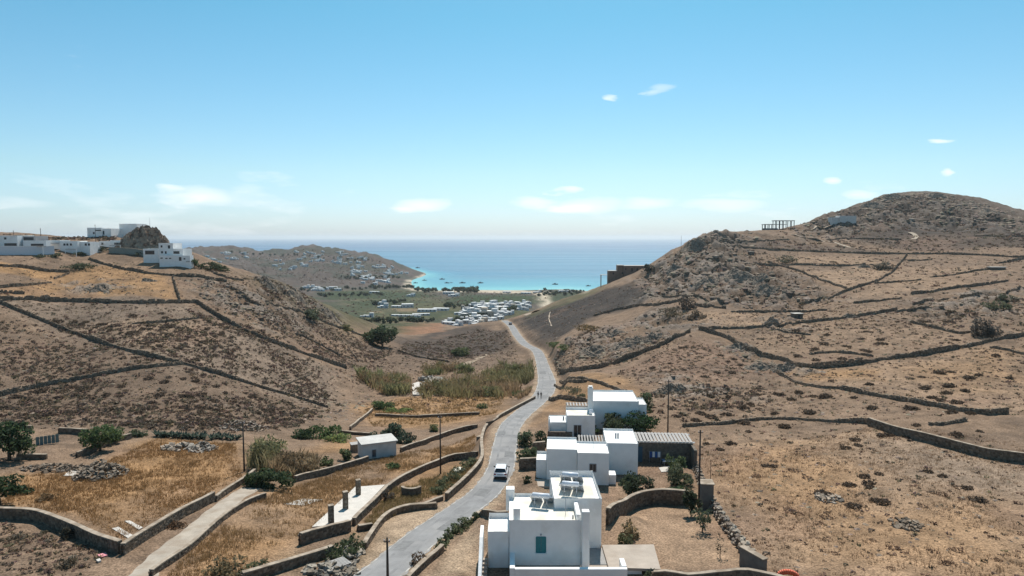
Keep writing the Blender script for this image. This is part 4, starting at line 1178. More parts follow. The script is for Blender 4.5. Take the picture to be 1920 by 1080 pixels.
# carport to the right: slatted roof on a stone back wall
CP = empty('carport', (20.6, 95.0, zb), math.radians(-4), 'slatted carport roof on a dark stone wall beside the middle house', 'carport')
box('back_wall', CP, -3.3, 5.3, 1.2, 1.7, -.5, 2.75, stone_wall_m, .02)
box('side_wall', CP, 4.9, 5.3, -1.6, 1.19, -.5, 2.7, stone_wall_m, .02)
for k in range(17): box('roof_slat', CP, -3.2 + k * .5, -2.84 + k * .5, 1.0, 5.6, 3.0, 3.06, slat_m, 0)
for y in (1.15, 5.2): box('roof_beam', CP, -3.4, 5.5, y, y + .16, 2.84, 2.995, white_m, .01)
for x in (-3.2, 1.0, 5.2): box('post', CP, x, x + .16, 5.2, 5.36, -.5, 2.84, slat_m, 0)
box('gate_panel', CP, -3.35, -1.9, 1.05, 1.18, -.3, 2.2, mat('blue_grey_gate', (.05, .10, .14), .6, .3), .01)
box('white_pier', CP, -3.9, -3.1, 1.0, 1.9, -.5, 3.0, white_m, .05)

# --- furthest of the three lane houses
zb = 65.9
HC = empty('white_house', (13.5, 119.0, zb), math.radians(-2.5), 'furthest white lane house with tall chimney and slatted roof terrace', 'house')
block(HC, .9, 9.0, .6, 9.5, -.5, 5.1, roof=roofw_m, par=.3, drop=.3)
block(HC, 9.01, 10.4, .8, 6.0, -.5, 4.5, roof=roofw_m, par=.25, drop=.3)
block(HC, -3.9, .89, -4.4, 1.5, -.5, 3.75, roof=roof_m, par=.35, drop=.5)
block(HC, -6.9, -3.91, -3.2, 1.6, -.5, 2.2, roof=roofw_m, par=.22, drop=.15)
bm = bmesh.new(); box_bm(bm, .0, .9, .75, 1.7, 3.2, 7.4, .05, 2); bm_obj('chimney', bm, white_m, HC)
box('chimney_cap', HC, .1, .8, .85, 1.6, 7.55, 7.65, white_m, .01)
for s in (.15, .65): box('chimney_pier', HC, s, s + .12, .9, 1.5, 7.4, 7.55, white_m, 0)
window(HC, -2.1, -4.4, -.05, 1.3, 2.15, name='door', m=mat('pale_door', (.55, .56, .58), .7, .2))
box('yard_wall', HC, -7.2, -3.0, -4.6, -4.2, -.6, .9, stone_wall_m, .02)
for k in range(8): box('pergola_slat', HC, -3.7 + k * .55, -3.4 + k * .55, 1.6, 4.0, 3.9, 3.97, slat_m, 0)
for y in (1.7, 3.8): box('pergola_beam', HC, -3.9, .8, y, y + .14, 3.75, 3.895, slat_m, 0)
for x in (-3.8, .6): box('pergola_post', HC, x, x + .14, 3.8, 3.94, -.5, 3.75, slat_m, 0)
tube('water_tank', HC, (.35, -1.6, 3.25), (.35, -1.6, 4.1), .3, .3, tank_m, 10)
for k, z in enumerate((0, .9)): tube('yard_pillar', HC, (-6.9, -3.4 + k * 1.3, 0), (-6.9, -3.4 + k * 1.3, 2.9), .16, .14, white_m, 8)
tube('roof_vent', HC, (-4.4, -1.2, 2.0), (-4.4, -1.2, 2.7), .14, .14, frame_m, 8)
window(HC, 3.5, .6, 2.0, .7, .9)

# --- small hut in the valley
p = hit(712, 858); 
HT = empty('small_hut', tuple(p), math.radians(24), 'small white block hut with flat grey roof by the juniper bush', 'hut')
block(HT, -2.7, 2.7, 0, 3.9, -.7, 2.35, par=0, wm=mat('old_whitewash', (.60, .56, .52), .95, .1, noise=.12, nscale=1))
box('roof_slab', HT, -2.95, 2.95, -.25, 4.15, 2.351, 2.52, mat('grey_roof_slab', (.50, .47, .43), .95, .1, noise=.12, nscale=1), .02)
window(HT, -.9, 0, .2, .6, 1.2, name='door')
p2_ = hit(670, 848)
sh_ = empty('lean_to', tuple(p2_), math.radians(24), 'low dark shed beside the small white hut', 'shed')
box('shed_wall', sh_, -.9, .9, 0, 1.4, -.5, 1.3, stone_wall_m, .02); box('shed_roof', sh_, -1.0, 1.0, -.1, 1.5, 1.303, 1.38, slat_m, .01)

# ------------------------------------------------------------------ hill houses: blocks given by pixel box and the distance of their foot
def hill_block(root, px0, px1, py_top, Y, depth, z0=None, roof=None, wm=None, par=.25, name='wall'):
    a = at(px0, py_top, Y); b = at(px1, py_top, Y)
    zt = a[2]
    o = root.location
    zg = min(ground(a[0], Y), ground(b[0], Y), ground(a[0], Y + depth), ground(b[0], Y + depth)) - .8 if z0 is None else z0
    block(root, a[0] - o.x, b[0] - o.x, Y - o.y, Y + depth - o.y, zg - o.z, zt - o.z, roof or roofw_m, par, .25, .06, name, wm)
def hill_win(root, px, py0, py1, Y, w, name='window'):
    a = at(px, py1, Y); b = at(px, py0, Y); o = root.location
    box(name, root, a[0] - o.x - w / 2, a[0] - o.x + w / 2, Y - o.y - .05, Y - o.y + .02, a[2] - o.z, b[2] - o.z, glass_m, 0)
def hill_house(label, px, Y, name='white_house', cat='house', group=None):
    x = (px - 960) / FPX * Y
    return empty(name, (x, Y, ground(x, Y)), 0, label, cat, group)
HG = 'white houses on the left hilltop'
YM = float(hit(40, 467)[1]) - 246; h = hill_house('long white modern house with dark recess behind a boundary wall', 40, 246 + YM, group=HG)
hill_block(h, -30, 32, 441.5, 246 + YM, 9); hill_block(h, 32.1, 66, 442.5, 249 + YM, 7, wm=mat('grey_render', (.33, .32, .32), .9, .1)); hill_block(h, 43, 86, 451, 246.5 + YM, 2.4)
hill_win(h, 10, 445, 449, 246 + YM, .8); hill_win(h, 54, 445, 450, 249 + YM, 3.6); hill_win(h, 70, 457, 461, 246.5 + YM, 4.6); hill_win(h, 20, 456, 461, 246 + YM, 4.5); hill_win(h, 37, 456, 462, 249 + YM, 1.5)
cap_wall([(-20,478),(30,478),(60,478),(102,477)], 'plain white boundary wall below the long modern hill house', 3.0, .4, None, mat('boundary_render', (.66, .66, .68), .9, .1, noise=.05), white_m, 'boundary_wall', 'wall', stones=False)
YA = float(hit(118, 471)[1]); h = hill_house('low white hill house with a row of arched windows', 118, YA + 1, group=HG)
hill_block(h, 83, 112, 450.5, YA + 1, 6); hill_block(h, 112.1, 145, 452, YA, 6); hill_block(h, 145.1, 168, 453.5, YA + 1.5, 6)
for x in (121, 126.5, 133, 147, 161, 167):
    hill_win(h, x, 456.5, 460.5, YA if x < 145 else YA + 1.5, .75)
box('canopy', h, -3.9, -1.0, -2.2, -.3, 2.6, 2.7, dark_m, 0)
cap_wall([(150,474),(168,473),(190,472)], 'short lavender white yard wall beside the arched window house', 1.8, .35, None, white_m, white_m, 'yard_wall', 'wall', stones=False)
h = hill_house('white cube house standing highest on the left hill', 184, 283, group=HG)
hill_block(h, 163, 190, 427, 283, 8); hill_block(h, 190.1, 208, 428.5, 284, 8); hill_win(h, 176, 435, 439, 283, .7); hill_win(h, 193, 433, 440, 284, 1.2); hill_win(h, 184, 431, 433, 283, 2.5)
h = hill_house('plain white block behind the rocky knoll', 240, 292, group=HG)
hill_block(h, 223, 256, 419.5, 292, 8)
YB = float(hit(215, 466)[1]); h = hill_house('low white hill house with terrace below the highest cube', 215, YB, group=HG)
hill_block(h, 186, 206, 452, YB + 1, 6); hill_block(h, 206.1, 240, 450.5, YB, 6)
for x, w in ((217, 1.2), (222, 1.0), (230, .7), (235, .6)): hill_win(h, x, 455, 459, YB, w)
hill_win(h, 192, 455, 459, YB + 1, .8)
box('white_stair', h, 1.2, 3.0, 6.2, 12, 2.4, 4.6, white_m, .1)
cap_wall([(205,474),(240,475),(268,479),(292,483)], 'grey green retaining wall below the rocky knoll', 2.2, .5, None, mat('grey_green_render', (.26, .27, .235), .95, .1, noise=.12), None, 'retaining_wall', 'wall', stones=False)
h = hill_house('two storey stepped white villa under the rocky knoll', 322, 250, group=HG)
hill_block(h, 297, 324, 456, 250, 7); hill_block(h, 324.1, 343, 467, 249.2, 7); hill_block(h, 298.5, 356, 479, 247, 2.8); hill_block(h, 268, 296.9, 466.5, 251, 5)
for x, a, b, w in ((303, 460, 464, .6), (317, 460, 466, .8), (304, 471, 475, .7), (311, 471, 476, .6)): hill_win(h, x, a, b, 250, w)
for x, a, b, w in ((303, 483, 485, .8), (312, 483.5, 485.5, .8), (319, 483.5, 485.5, .8), (338, 482, 489, .9), (346, 484, 486.5, .6)): hill_win(h, x, a, b, 247, w)
hill_win(h, 331, 471, 476, 249.2, 2.2); hill_win(h, 281, 470, 477, 251, 3.4)

# rocky knoll
def knoll(px, Y, w, hgt, dpt, label, seed, n=72, mm=40, name='rocky_knoll', m=None, crag=None):
    x = (px - 960) / FPX * Y; zg = ground(x, Y); V = []; F = []
    rs = random.Random(seed)
    for i in range(mm):
        rr = i / (mm - 1)
        for k in range(n):
            a = 2 * math.pi * k / n
            ex, ey = math.cos(a) * rr, math.sin(a) * rr
            q = Vector((ex * max(w, 9) * .11, ey * max(dpt, 7) * .11, seed)); ks = crag or min(1, hgt / 6)
            nzz = mnoise.fractal(q * 2.2, 1.0, 2.0, 5) ; rd = 1 - abs(mnoise.noise(q * (4.5 if crag is None else 7.0)))
            prof = max(0, 1 - rr ** 1.9 * (1.0 + .12 * math.cos(a)))
            z = hgt * prof + ks * (nzz * .9 + (rd - .6) * 1.9) * (0.25 + .75 * prof) * min(1, (1 - rr) * 5) * min(1, rr * 6)
            wb = 1 + .35 * mnoise.noise(Vector((math.cos(a) * 1.3, math.sin(a) * 1.3, seed * 1.7))); V.append((ex * w * .5 * wb, ey * dpt * .5 * wb, z - .6))
    for i in range(mm - 1):
        for k in range(n):
            F.append((i * n + k, (i + 1) * n + k, (i + 1) * n + (k + 1) % n, i * n + (k + 1) % n))
    V = np.array(V); V[:, 2] += ground_v(V[:, 0] + x, V[:, 1] + Y) - zg      # the foot follows the slope
    o = mesh_np(name, V, F, m or rock_m, None)
    o.location = (x, Y, zg)
    return tag(o, label, 'rock')
rock_m = mat('weathered_granite', (.33, .245, .18), .95, .1, noise=.3, nscale=.8, bump=.9, bscale=1.6, tint=((.10, .062, .045), .45, .54, .85))
knoll(279, 272, 25, 8.2, 16, 'brown rocky knoll rising beside the left hilltop houses', 3.1, 90, 50, crag=2.0)

grey_rock = mat('grey_granite', (.25, .198, .15), .95, .1, noise=.4, nscale=1.1, bump=1.0, bscale=1.6, tint=((.17, .13, .098), .9, .52, .7))
for px, py, w, h_, d, lab in ((1392,656,8,2.6,5,'grey rounded boulder outcrop just below the longest right wall'), (1436,692,9,2.4,5,'broad grey outcrop where two right walls meet'), (1474,696,6,2.6,4,'upright grey crag beside the orange patch'), (1180,648,12,3.0,7,'grey crag on the mound above the lane'), (1115,664,10,3.0,7,'dark grey crag at the lane side of the mound'),
        (1150,630,10,2.2,6,'pale crag on top of the mound above the lane'), (1225,636,9,2.2,5,'grey crag behind the thick climbing wall'), (1385,525,14,4.0,9,'large grey crag in the middle of the rocky ridge'), (1420,532,12,3.6,8,'grey crag right of the large ridge crag'), (1330,530,12,3.2,8,'grey crag left of the large ridge crag'),
        (1440,548,12,3.0,7,'pale crag below the large ridge crag'), (1262,505,12,4.0,8,'crag beside the corner bush of the ridge'), (1300,462,16,4.5,9,'crag on the skyline of the right ridge'), (1348,441,18,4.0,10,'rocky hump crowning the right ridge'), (1598,596,6,1.8,4,'low grey rock by the pale bare field wall'), (1450,606,6,2.0,4,'grey boulder above the longest right wall'),
        (1560,414,16,5,9,'rock ledge left of the whitish house'), (1630,392,20,6,10,'rock ledge on the summit shoulder'), (1668,374,16,5,9,'rock crest at the left end of the summit'), (1752,370,18,4,9,'rock crest at the summit'), (1620,502,8,2.2,5,'pale rock in the triangular tan field'), (1850,400,16,4,9,'rock ledge on the far shoulder of the summit'),
        (1270,735,7,1.4,4,'pale flat outcrop on the stony bank behind the carport'), (1245,738,5,1.2,4,'small pale outcrop beside the flat one'), (180,545,9,1.6,6,'low grey outcrop in the orange hill field'), (275,528,6,1.2,4,'small pale outcrop right in the orange hill field'), (560,562,12,3.5,8,'dark crag on the spur skyline'), (618,592,10,3,7,'crag at the lower end of the spur skyline'), (505,540,9,2.2,6,'pale crag on the left spur')):
    p = hit(px, py)
    if p is not None: knoll(px, float(p[1]) + d * .35, w * 1.2, h_ * .6, d * 1.4, lab, px * .37, 36, 16, 'rock_outcrop', grey_rock, .8)

for k, (px, py, h_, r_) in enumerate(((105,482,1.6,2.2),(150,478,1.5,2.0),(192,472,1.8,1.8),(262,478,1.6,2.4),(70,482,1.2,2.4),(228,468,1.6,1.4))):
    bush(px, py, h_, r_, (.06, .065, .038), 'low green garden bush in front of the left hilltop houses', 600 + k, 260, .28, 'garden bushes of the left hilltop')
for k, (px, Y, w, z0, d, lab) in enumerate(((75,244,5.5,2.7,2.2,'flat slatted shade canopy before the long modern hill house'),(140,YA-1.6,4.0,2.0,2.0,'small shade canopy at the arched window house'),(222,YB-1.6,4.2,2.0,2.0,'shade canopy on the terrace of the low hill house'))):
    x = (px - 960) / FPX * Y; g_ = ground(x, Y); cn_ = empty('shade_canopy', (x, Y, g_), 0, lab, 'canopy')
    for q in range(8): box('slat', cn_, -w / 2 + q * w / 8, -w / 2 + (q + .6) * w / 8, -d, 0, z0, z0 + .08, slat_m, 0)
    for q in (-1, 1): box('post', cn_, q * w / 2 - .08, q * w / 2 + .08, -d, -d + .16, -.8, z0, white_m, 0)
    box('beam', cn_, -w / 2, w / 2, -d + .02, -d + .14, z0 - .14, z0 - .003, slat_m, 0)

# ------------------------------------------------------------------ near rubble wall, stone by stone
P, s_ = wall_line([(1288,842),(1300,872),(1314,905),(1328,940),(1350,974),(1376,1010),(1402,1046),(1420,1064)], step=.6)
loc = P[len(P) // 2]
RW = empty('rubble_wall', tuple(loc), 0, 'loose pale rubble wall along the garden beside the bare tree', 'stone wall')
Q = P - loc
strip_mesh('core', Q, .32, -.4, .95, core_m, RW, jit=.05)
protos = []
for k in range(6):
    rs = np.random.RandomState(40 + k)
    bm = bmesh.new(); bmesh.ops.create_icosphere(bm, subdivisions=1, radius=1.0)
    for v in bm.verts: v.co *= rs.uniform(.72, 1.12); 
    me = bpy.data.meshes.new('stone'); bm.to_mesh(me); bm.free()
    me.materials.append(mat('rubble_stone_%d' % k, [(.32, .26, .20), (.25, .20, .15), (.38, .32, .25), (.21, .165, .13), (.29, .225, .165), (.23, .195, .165)][k], .95, .1, noise=.2, nscale=4))
    protos.append(me)
Tn = tangents(Q); L = s_[-1]; ang = np.unwrap(np.arctan2(Tn[:, 1], Tn[:, 0]))
nst = 0
for row in range(4):
    for side in (-1, 1):
        m_ = 37
        for k in range(m_):
            ss = (k + RS.uniform(.1, .9)) * L / m_
            x, y, z, a = [float(np.interp(ss, s_, q)) for q in (Q[:, 0], Q[:, 1], Q[:, 2], ang)]
            off = side * (.38 - .07 * row) + RS.uniform(-.05, .05)
            o = bpy.data.objects.new('stone', protos[RS.randint(6)]); COL.objects.link(o); o.parent = RW
            o.location = (x + math.sin(a) * off, y - math.cos(a) * off, z + .12 + row * .30 + RS.uniform(-.05, .05))
            o.scale = (RS.uniform(.3, .46), RS.uniform(.2, .3), RS.uniform(.16, .24)); o.rotation_euler = (RS.uniform(-.3, .3), RS.uniform(-.3, .3), a + RS.uniform(-.4, .4))
            nst += 1
p = hit(1326, 955)
pl = empty('garden_pier', tuple(p), math.radians(-6), 'grey concrete pier with pale cap beside the rubble wall', 'pier')
box('pier_body', pl, -.7, .7, 0, 1.6, -.6, 2.9, mat('grey_pier', (.17, .15, .13), .9, .1, noise=.15, nscale=2), .02); box('pier_cap', pl, -.8, .8, -.1, 1.7, 2.903, 3.02, cap_m, .02)
p = hit(1424, 1075)
pl = empty('gate_pier', tuple(p), math.radians(25), 'pale concrete slab pier ending the rubble wall', 'pier')
box('pier_body', pl, -.25, .25, -.6, 2.2, -.6, 1.5, mat('grey_pier', (.17, .15, .13)), .02); box('pier_cap', pl, -.32, .32, -.68, 2.28, 1.503, 1.6, cap_m, .02)
# orange hose
bm = bmesh.new(); pts = []
p = hit(1478, 1082)
for k in range(13):
    t = k / 12; a = math.pi * (1 - t)
    pts.append(Vector((math.cos(a) * 1.15, .15 * t, .1 + math.sin(a) * .62)))
for q in range(12): tube_bm(bm, pts[q], pts[q + 1], .36, .36, 12)
o = bm_obj('orange_hose', bm, mat('orange_plastic', (.62, .12, .05), .5, .4), None, True); o.location = tuple(p); o.rotation_euler = (0, 0, -.25); o.scale = (.62, .62, .62)
tag(o, 'fat orange corrugated hose arching behind the garden wall', 'hose')

# ------------------------------------------------------------------ concrete slab with three stone pillars
def quad_slab(name, pix, th_, m, label=None, cat=None, parent=None, lift=.05):
    P = [hit(*p) for p in pix]
    zt = [p[2] + lift for p in P]
    V = [(p[0], p[1], z) for p, z in zip(P, zt)] + [(p[0], p[1], z - th_) for p, z in zip(P, zt)]
    n = len(P); F = [tuple(range(n)), tuple(range(2 * n - 1, n - 1, -1))] + [(k, k + n, (k + 1) % n + n, (k + 1) % n) for k in range(n)]
    c = np.mean(V, 0)
    o = mesh_np(name, np.array(V) - c, F, m, parent); o.location = tuple(c)
    bm = bmesh.new(); bm.from_mesh(o.data); bmesh.ops.recalc_face_normals(bm, faces=bm.faces[:]); bm.to_mesh(o.data); bm.free()
    if label: tag(o, label, cat)
    return o
white_conc = mat('white_concrete', (.52, .475, .42), .9, .1, noise=.1, nscale=1, tint=((.48, .44, .39), .7, .56, .6))
quad_slab('concrete_slab', [(585,992),(666,916),(722,912),(652,985)], .35, white_conc, 'white concrete slab carrying three stone pillars', 'slab', lift=.25)
quad_slab('concrete_slab', [(130,884),(158,880),(152,893),(118,893)], .2, white_conc, 'small pale concrete patch beside a rubble heap', 'slab', lift=.08)
quad_slab('concrete_slab', [(210,992),(222,989),(250,1005),(240,1010)], .2, white_conc, 'longer pale concrete strip lying in the orange field corner', 'slab', lift=.08)
quad_slab('concrete_slab', [(234,978),(243,977),(268,990),(260,994)], .2, white_conc, 'shorter pale concrete strip lying in the orange field', 'slab', lift=.08)
quad_slab('concrete_slab', [(530,945),(570,935),(605,937),(570,948)], .1, mat('spilled_lime', (.50, .47, .43), .95, .1, noise=.25, nscale=2), 'pale spill of lime dust on the straw field', 'slab', lift=.03)
quad_slab('concrete_slab', [(772,722),(784,718),(800,722),(796,742),(774,742)], .5, white_conc, 'pale concrete platform among the reeds', 'slab', lift=.4)
quad_slab('concrete_slab', [(1235,878),(1262,874),(1266,884),(1240,886)], .15, white_conc, 'pale step in front of the carport', 'slab', lift=.1)
quad_slab('concrete_slab', [(860,685),(912,664),(914,667),(868,690)], .3, mat('dust_track', (.27, .205, .145), .95, .1, noise=.15), 'pale bare terrace strip above the reed bed', 'slab', lift=.15)
pil_m = mat('pillar_stone', (.20, .155, .115), .95, .1, noise=.3, nscale=3, bump=.7, bscale=5, tint=((.38, .34, .28), 3, .57, .6))
for px, py, lab in ((621, 985, 'square stone pillar at the low end of the slab'), (648, 957, 'square stone pillar in the middle of the slab'), (672, 932, 'square stone pillar at the high end of the slab')):
    p = hit(px, py); r = empty('stone_pillar', (p[0], p[1], p[2] + .2), .5, lab, 'pillar')
    box('shaft', r, -.26, .26, -.26, .26, -.2, 1.98, pil_m, .03); box('capstone', r, -.3, .3, -.3, .3, 1.983, 2.07, cap_m, .02)
    for q in range(6):
        for sd in range(4):
            a = sd * math.pi / 2
            o = box('stone', r, -.24 + RS.uniform(0, .06), .24 - RS.uniform(0, .06), -.285, -.255, q * .325 + .015, q * .325 + .30, pil_m, .01, rot=Matrix.Rotation(a, 4, 'Z'))
# curved drum wall
p = hit(772, 926); bm = bmesh.new()
for k in range(9):
    a0 = math.radians(-160 + k * 16); a1 = a0 + math.radians(16)
    for (ra, rb, z0, z1) in ((1.05, 1.35, -.4, 1.1),):
        q = [bm.verts.new((math.cos(a) * r_, math.sin(a) * r_, z)) for z in (z0, z1) for r_ in (ra, rb) for a in (a0, a1)]
        for f in ((0, 1, 5, 4), (2, 6, 7, 3), (4, 5, 7, 6), (0, 4, 6, 2), (1, 3, 7, 5)): bm.faces.new([q[i] for i in f])
bmesh.ops.remove_doubles(bm, verts=bm.verts[:], dist=1e-4)
dw = empty('curved_wall', tuple(p), 0, 'small curved stone drum wall in the overgrown plot', 'stone wall')
bm_obj('wall_body', bm, masonry_m, dw)
bm = bmesh.new()
for k in range(9):
    a0 = math.radians(-160 + k * 16); a1 = a0 + math.radians(16)
    q = [bm.verts.new((math.cos(a) * r_, math.sin(a) * r_, z)) for z in (1.103, 1.2) for r_ in (1.0, 1.4) for a in (a0, a1)]
    for f in ((0, 1, 5, 4), (2, 6, 7, 3), (4, 5, 7, 6), (0, 2, 3, 1)): bm.faces.new([q[i] for i in f])
bm_obj('coping', bm, cap_m, dw)
# garden steps
p = hit(899, 822); st = empty('garden_steps', tuple(p), math.radians(-8), 'narrow flight of stone steps beside the lane wall', 'steps')
for k in range(9): box('step', st, -.55, .45, k * .55, k * .55 + .54, -1.2, .08 - k * .12 + .2, cap_m, .02)
# pile of pallets
p = hit(626, 1068); pp = empty('pallet_pile', tuple(p), .5, 'weathered wooden pallets piled at the foot of the roadside wall', 'pallets')
for lv in range(3):
    for k in range(7): box('plank', pp, -1.2 + lv * .12, 1.1 + lv * .1, -.8 + k * .23, -.63 + k * .23, .12 + lv * .18, .15 + lv * .18, slat_m, 0, rot=Matrix.Rotation(.12 * lv, 4, 'Z'))
    for x in (-1.1, 0, .95): box('bearer', pp, x + lv * .1, x + .1 + lv * .1, -.8, .75, .0 + lv * .18, .118 + lv * .18, slat_m, 0, rot=Matrix.Rotation(.12 * lv, 4, 'Z'))
o = quad_slab('plastic_sheet', [(183,1042),(198,1038),(202,1043),(188,1047)], .1, mat('pink_plastic', (.62, .25, .27), .6, .3), 'faded pink plastic sheet lying below the curving wall', 'sheet', lift=.12)
o = quad_slab('plastic_sack', [(180,1053),(187,1050),(190,1054),(184,1056)], .15, white_conc, 'small white sack beside the pink sheet', 'sack', lift=.18)
o = quad_slab('tarpaulin', [(850,882),(862,878),(872,882),(866,887),(852,887)], .12, mat('cream_tarpaulin', (.62, .58, .48), .8, .2), 'cream tarpaulin dropped in the overgrown plot', 'tarpaulin', lift=.25)
p = hit(100, 832); tp_ = empty('turquoise_panel', tuple(p), math.radians(35), 'faded turquoise metal fence panel by the round trees', 'fence panel')
tq = mat('faded_turquoise', (.13, .19, .185), .7, .3, noise=.15)
for k in range(6): box('board', tp_, -2.2 + k * .5, -1.76 + k * .5, 0, .04, .1, 1.4, tq, 0)
for z in (.3, 1.1): box('rail', tp_, -2.3, .9, .041, .09, z, z + .08, tq, 0)
# garden table and laundry by the carport
p = hit(1228, 868); fr = empty('laundry_rack', tuple(p), -.1, 'blue and white laundry hung in front of the carport wall', 'laundry')
for x in (-.8, .8): tube('post', fr, (x, 0, -.1), (x, 0, 1.7), .03, .03, frame_m, 6)
tube('line', fr, (-.8, 0, 1.65), (.8, 0, 1.65), .012, .012, frame_m, 5)
for k, cc in enumerate(((.05, .09, .25), (.7, .7, .72), (.06, .12, .3), (.7, .7, .72))): box('cloth', fr, -.75 + k * .38, -.42 + k * .38, -.02, .02, .75 + .1 * (k % 2), 1.64, mat('cloth_%d' % k, cc, .9, .1), .005)
p = hit(1256, 872); tb = empty('garden_table', tuple(p), 0, 'low blue grey garden table beside the laundry', 'table')
box('table_top', tb, -1.1, 1.1, -.6, .6, .66, .72, mat('blue_grey_board', (.13, .17, .24), .6, .3), .01)
for x in (-.95, .87):
    for y in (-.5, .42): box('leg', tb, x, x + .08, y, y + .08, -.1, .66, frame_m, 0)

# ------------------------------------------------------------------ poles
pole_m = mat('creosoted_pole', (.075, .06, .05), .9, .1, noise=.25, nscale=4)
def pole(px, py_base, py_top, label, r=.13, arm=True, Yfix=None):
    p = hit(px, py_base); t = at(px, py_top, p[1])
    H = max(1.5, t[2] - p[2])
    o = empty('utility_pole', tuple(p), 0, label, 'pole', 'poles')
    tube('shaft', o, (0, 0, -.6), (0, 0, H), r, r * .62, pole_m, 9)
    if arm:
        box('crossarm', o, -.28, .28, -r - .06, -r, H - .32, H - .24, pole_m, 0)
        for x in (-.22, .22): tube('insulator', o, (x, -r - .03, H - .24), (x, -r - .03, H - .08), .035, .025, tank_m, 6)
    return o
pole(458, 884, 790, 'dark utility pole beside the pale reed thicket above the ramp')
pole(826, 888, 779, 'dark utility pole behind the curved plot wall left of the car')
pole(727, 1092, 1008, 'dark utility pole at the near verge of the lane')
pole(1252, 815, 712, 'dark utility pole behind the slatted carport')
pole(1310, 962, 806, 'tall dark utility pole by the pier and rubble wall')
pole(1332, 905, 862, 'thin short post beyond the garden pier', .05, False)
pole(1277, 466, 442, 'distant pole on the slope of the right ridge', .10, False)
pole(77, 452, 428, 'distant utility pole behind the long modern hill house', .14)
pole(26, 447, 432, 'small distant pole behind the modern hill house roof', .12)
pole(180, 462, 421, 'slim pole in front of the highest hill cube', .10)
p_k = at(281, 424, 272); o = empty('antenna_mast', (p_k[0], p_k[1], p_k[2] - 1.2), 0, 'thin mast on top of the rocky knoll', 'mast'); tube('shaft', o, (0, 0, -1), (0, 0, 4.6), .07, .04, frame_m, 6)

# ------------------------------------------------------------------ right ridge buildings
brick_m = mat('raw_brown_render', (.24, .165, .125), .95, .1, noise=.22, nscale=.8)
rb = hill_house('unfinished brown block house stepping down the right ridge end', 1180, 428, 'unfinished_house')
hill_block(rb, 1170, 1212, 499, 428, 9, roof=white_conc, wm=brick_m, par=.2); hill_block(rb, 1158, 1170, 498, 430, 6, roof=white_conc, wm=brick_m, par=.2); hill_block(rb, 1141, 1157.9, 508.5, 430, 6, roof=white_conc, wm=brick_m, par=.2)
for x, a, b, w in ((1173.3, 502, 506.5, .7), (1167, 510, 514, .8), (1185, 503, 509, 1.2), (1195, 503, 508, 1.2)): hill_win(rb, x, a, b, 428 if x > 1170 else 430, w)
hill_win(rb, 1150, 511, 514.5, 430, 1.0)
a = at(1127, 516, 432); o_ = rb.location
for dx in (0, 4.3):
    for dy in (0, 3): box('terrace_post', rb, a[0] + dx - o_.x, a[0] + dx + .3 - o_.x, 432 + dy - o_.y, 432.3 + dy - o_.y, ground(a[0], 432) - 1 - o_.z, a[2] - o_.z, white_conc, 0)
box('terrace_roof', rb, a[0] - .2 - o_.x, a[0] + 4.9 - o_.x, 431.8 - o_.y, 435.6 - o_.y, a[2] + .003 - o_.z, a[2] + .25 - o_.z, white_conc, 0)
for (pa, pb, py, Y_, d_) in ((1170,1212,499,428,9),(1158,1169.8,498,430,6),(1141,1157.8,508.5,430,6)):
    q0 = at(pa, py, Y_); q1 = at(pb, py, Y_); box('roof_edge', rb, q0[0] - .1 - o_.x, q1[0] - .02 - o_.x, Y_ - .25 - o_.y, Y_ + d_ + .1 - o_.y, q0[2] + .004 - o_.z, q0[2] + .32 - o_.z, white_conc, 0)
# concrete skeleton
frame_c = mat('bare_concrete', (.20, .19, .18), .95, .1, noise=.15)
x0 = at(1452, 425, 478)
sk = empty('concrete_skeleton', (x0[0], 478, ground(x0[0], 478)), 0, 'bare concrete frame of an unfinished building on the ridge skyline', 'building frame')
def sk_x(px): return at(px, 425, 478)[0] - x0[0]
def sk_z(py): return at(1452, py, 478)[2] - sk.location.z
for dy in (0, 4.5):
    for px in (1454, 1461, 1467, 1474, 1482, 1489): box('column', sk, sk_x(px) - .2, sk_x(px) + .2, dy, dy + .4, -2, sk_z(413 if px < 1478 else 414.5), frame_c, 0)
    for px in (1434, 1440, 1447): box('column', sk, sk_x(px) - .2, sk_x(px) + .2, dy, dy + .4, -2, sk_z(421), frame_c, 0)
box('slab', sk, sk_x(1452), sk_x(1490), -.4, 5.4, sk_z(414.4), sk_z(413.2), frame_c, 0)
box('slab', sk, sk_x(1433), sk_x(1453.5), -.4, 5.4, sk_z(421.2), sk_z(420.2), frame_c, 0)
box('slab', sk, sk_x(1455), sk_x(1476), .5, 5.0, sk_z(421.2), sk_z(420.4), frame_c, 0)
box('base_wall', sk, sk_x(1430), sk_x(1458), -.6, .2, -3, sk_z(428), frame_c, 0)
YH = float(hit(1585, 418)[1]); hh = hill_house('small whitish house on the dark shoulder under the summit', 1585, YH)
hill_block(hh, 1575, 1606, 404.5, YH, 7, wm=mat('old_whitewash', (.6, .56, .52))); hill_block(hh, 1560, 1574.9, 407.5, YH + 1, 6, wm=mat('old_whitewash', (.6, .56, .52)))
p = hit(1872, 506); r_ = empty('terrace_hut', tuple(p), -.1, 'low concrete slab hut on a terrace of the right hill', 'hut')
box('wall', r_, -3.2, 3.2, 0, 3, -.6, 1.1, stone_wall_m, .03); box('roof', r_, -3.6, 3.6, -.3, 3.3, 1.103, 1.35, mat('grey_roof_slab', (.5, .47, .43)), .02)
p = hit(1498, 598); r_ = empty('stone_hut', tuple(p), .2, 'tiny stone hut with pale flat roof beside the pale bare field', 'hut')
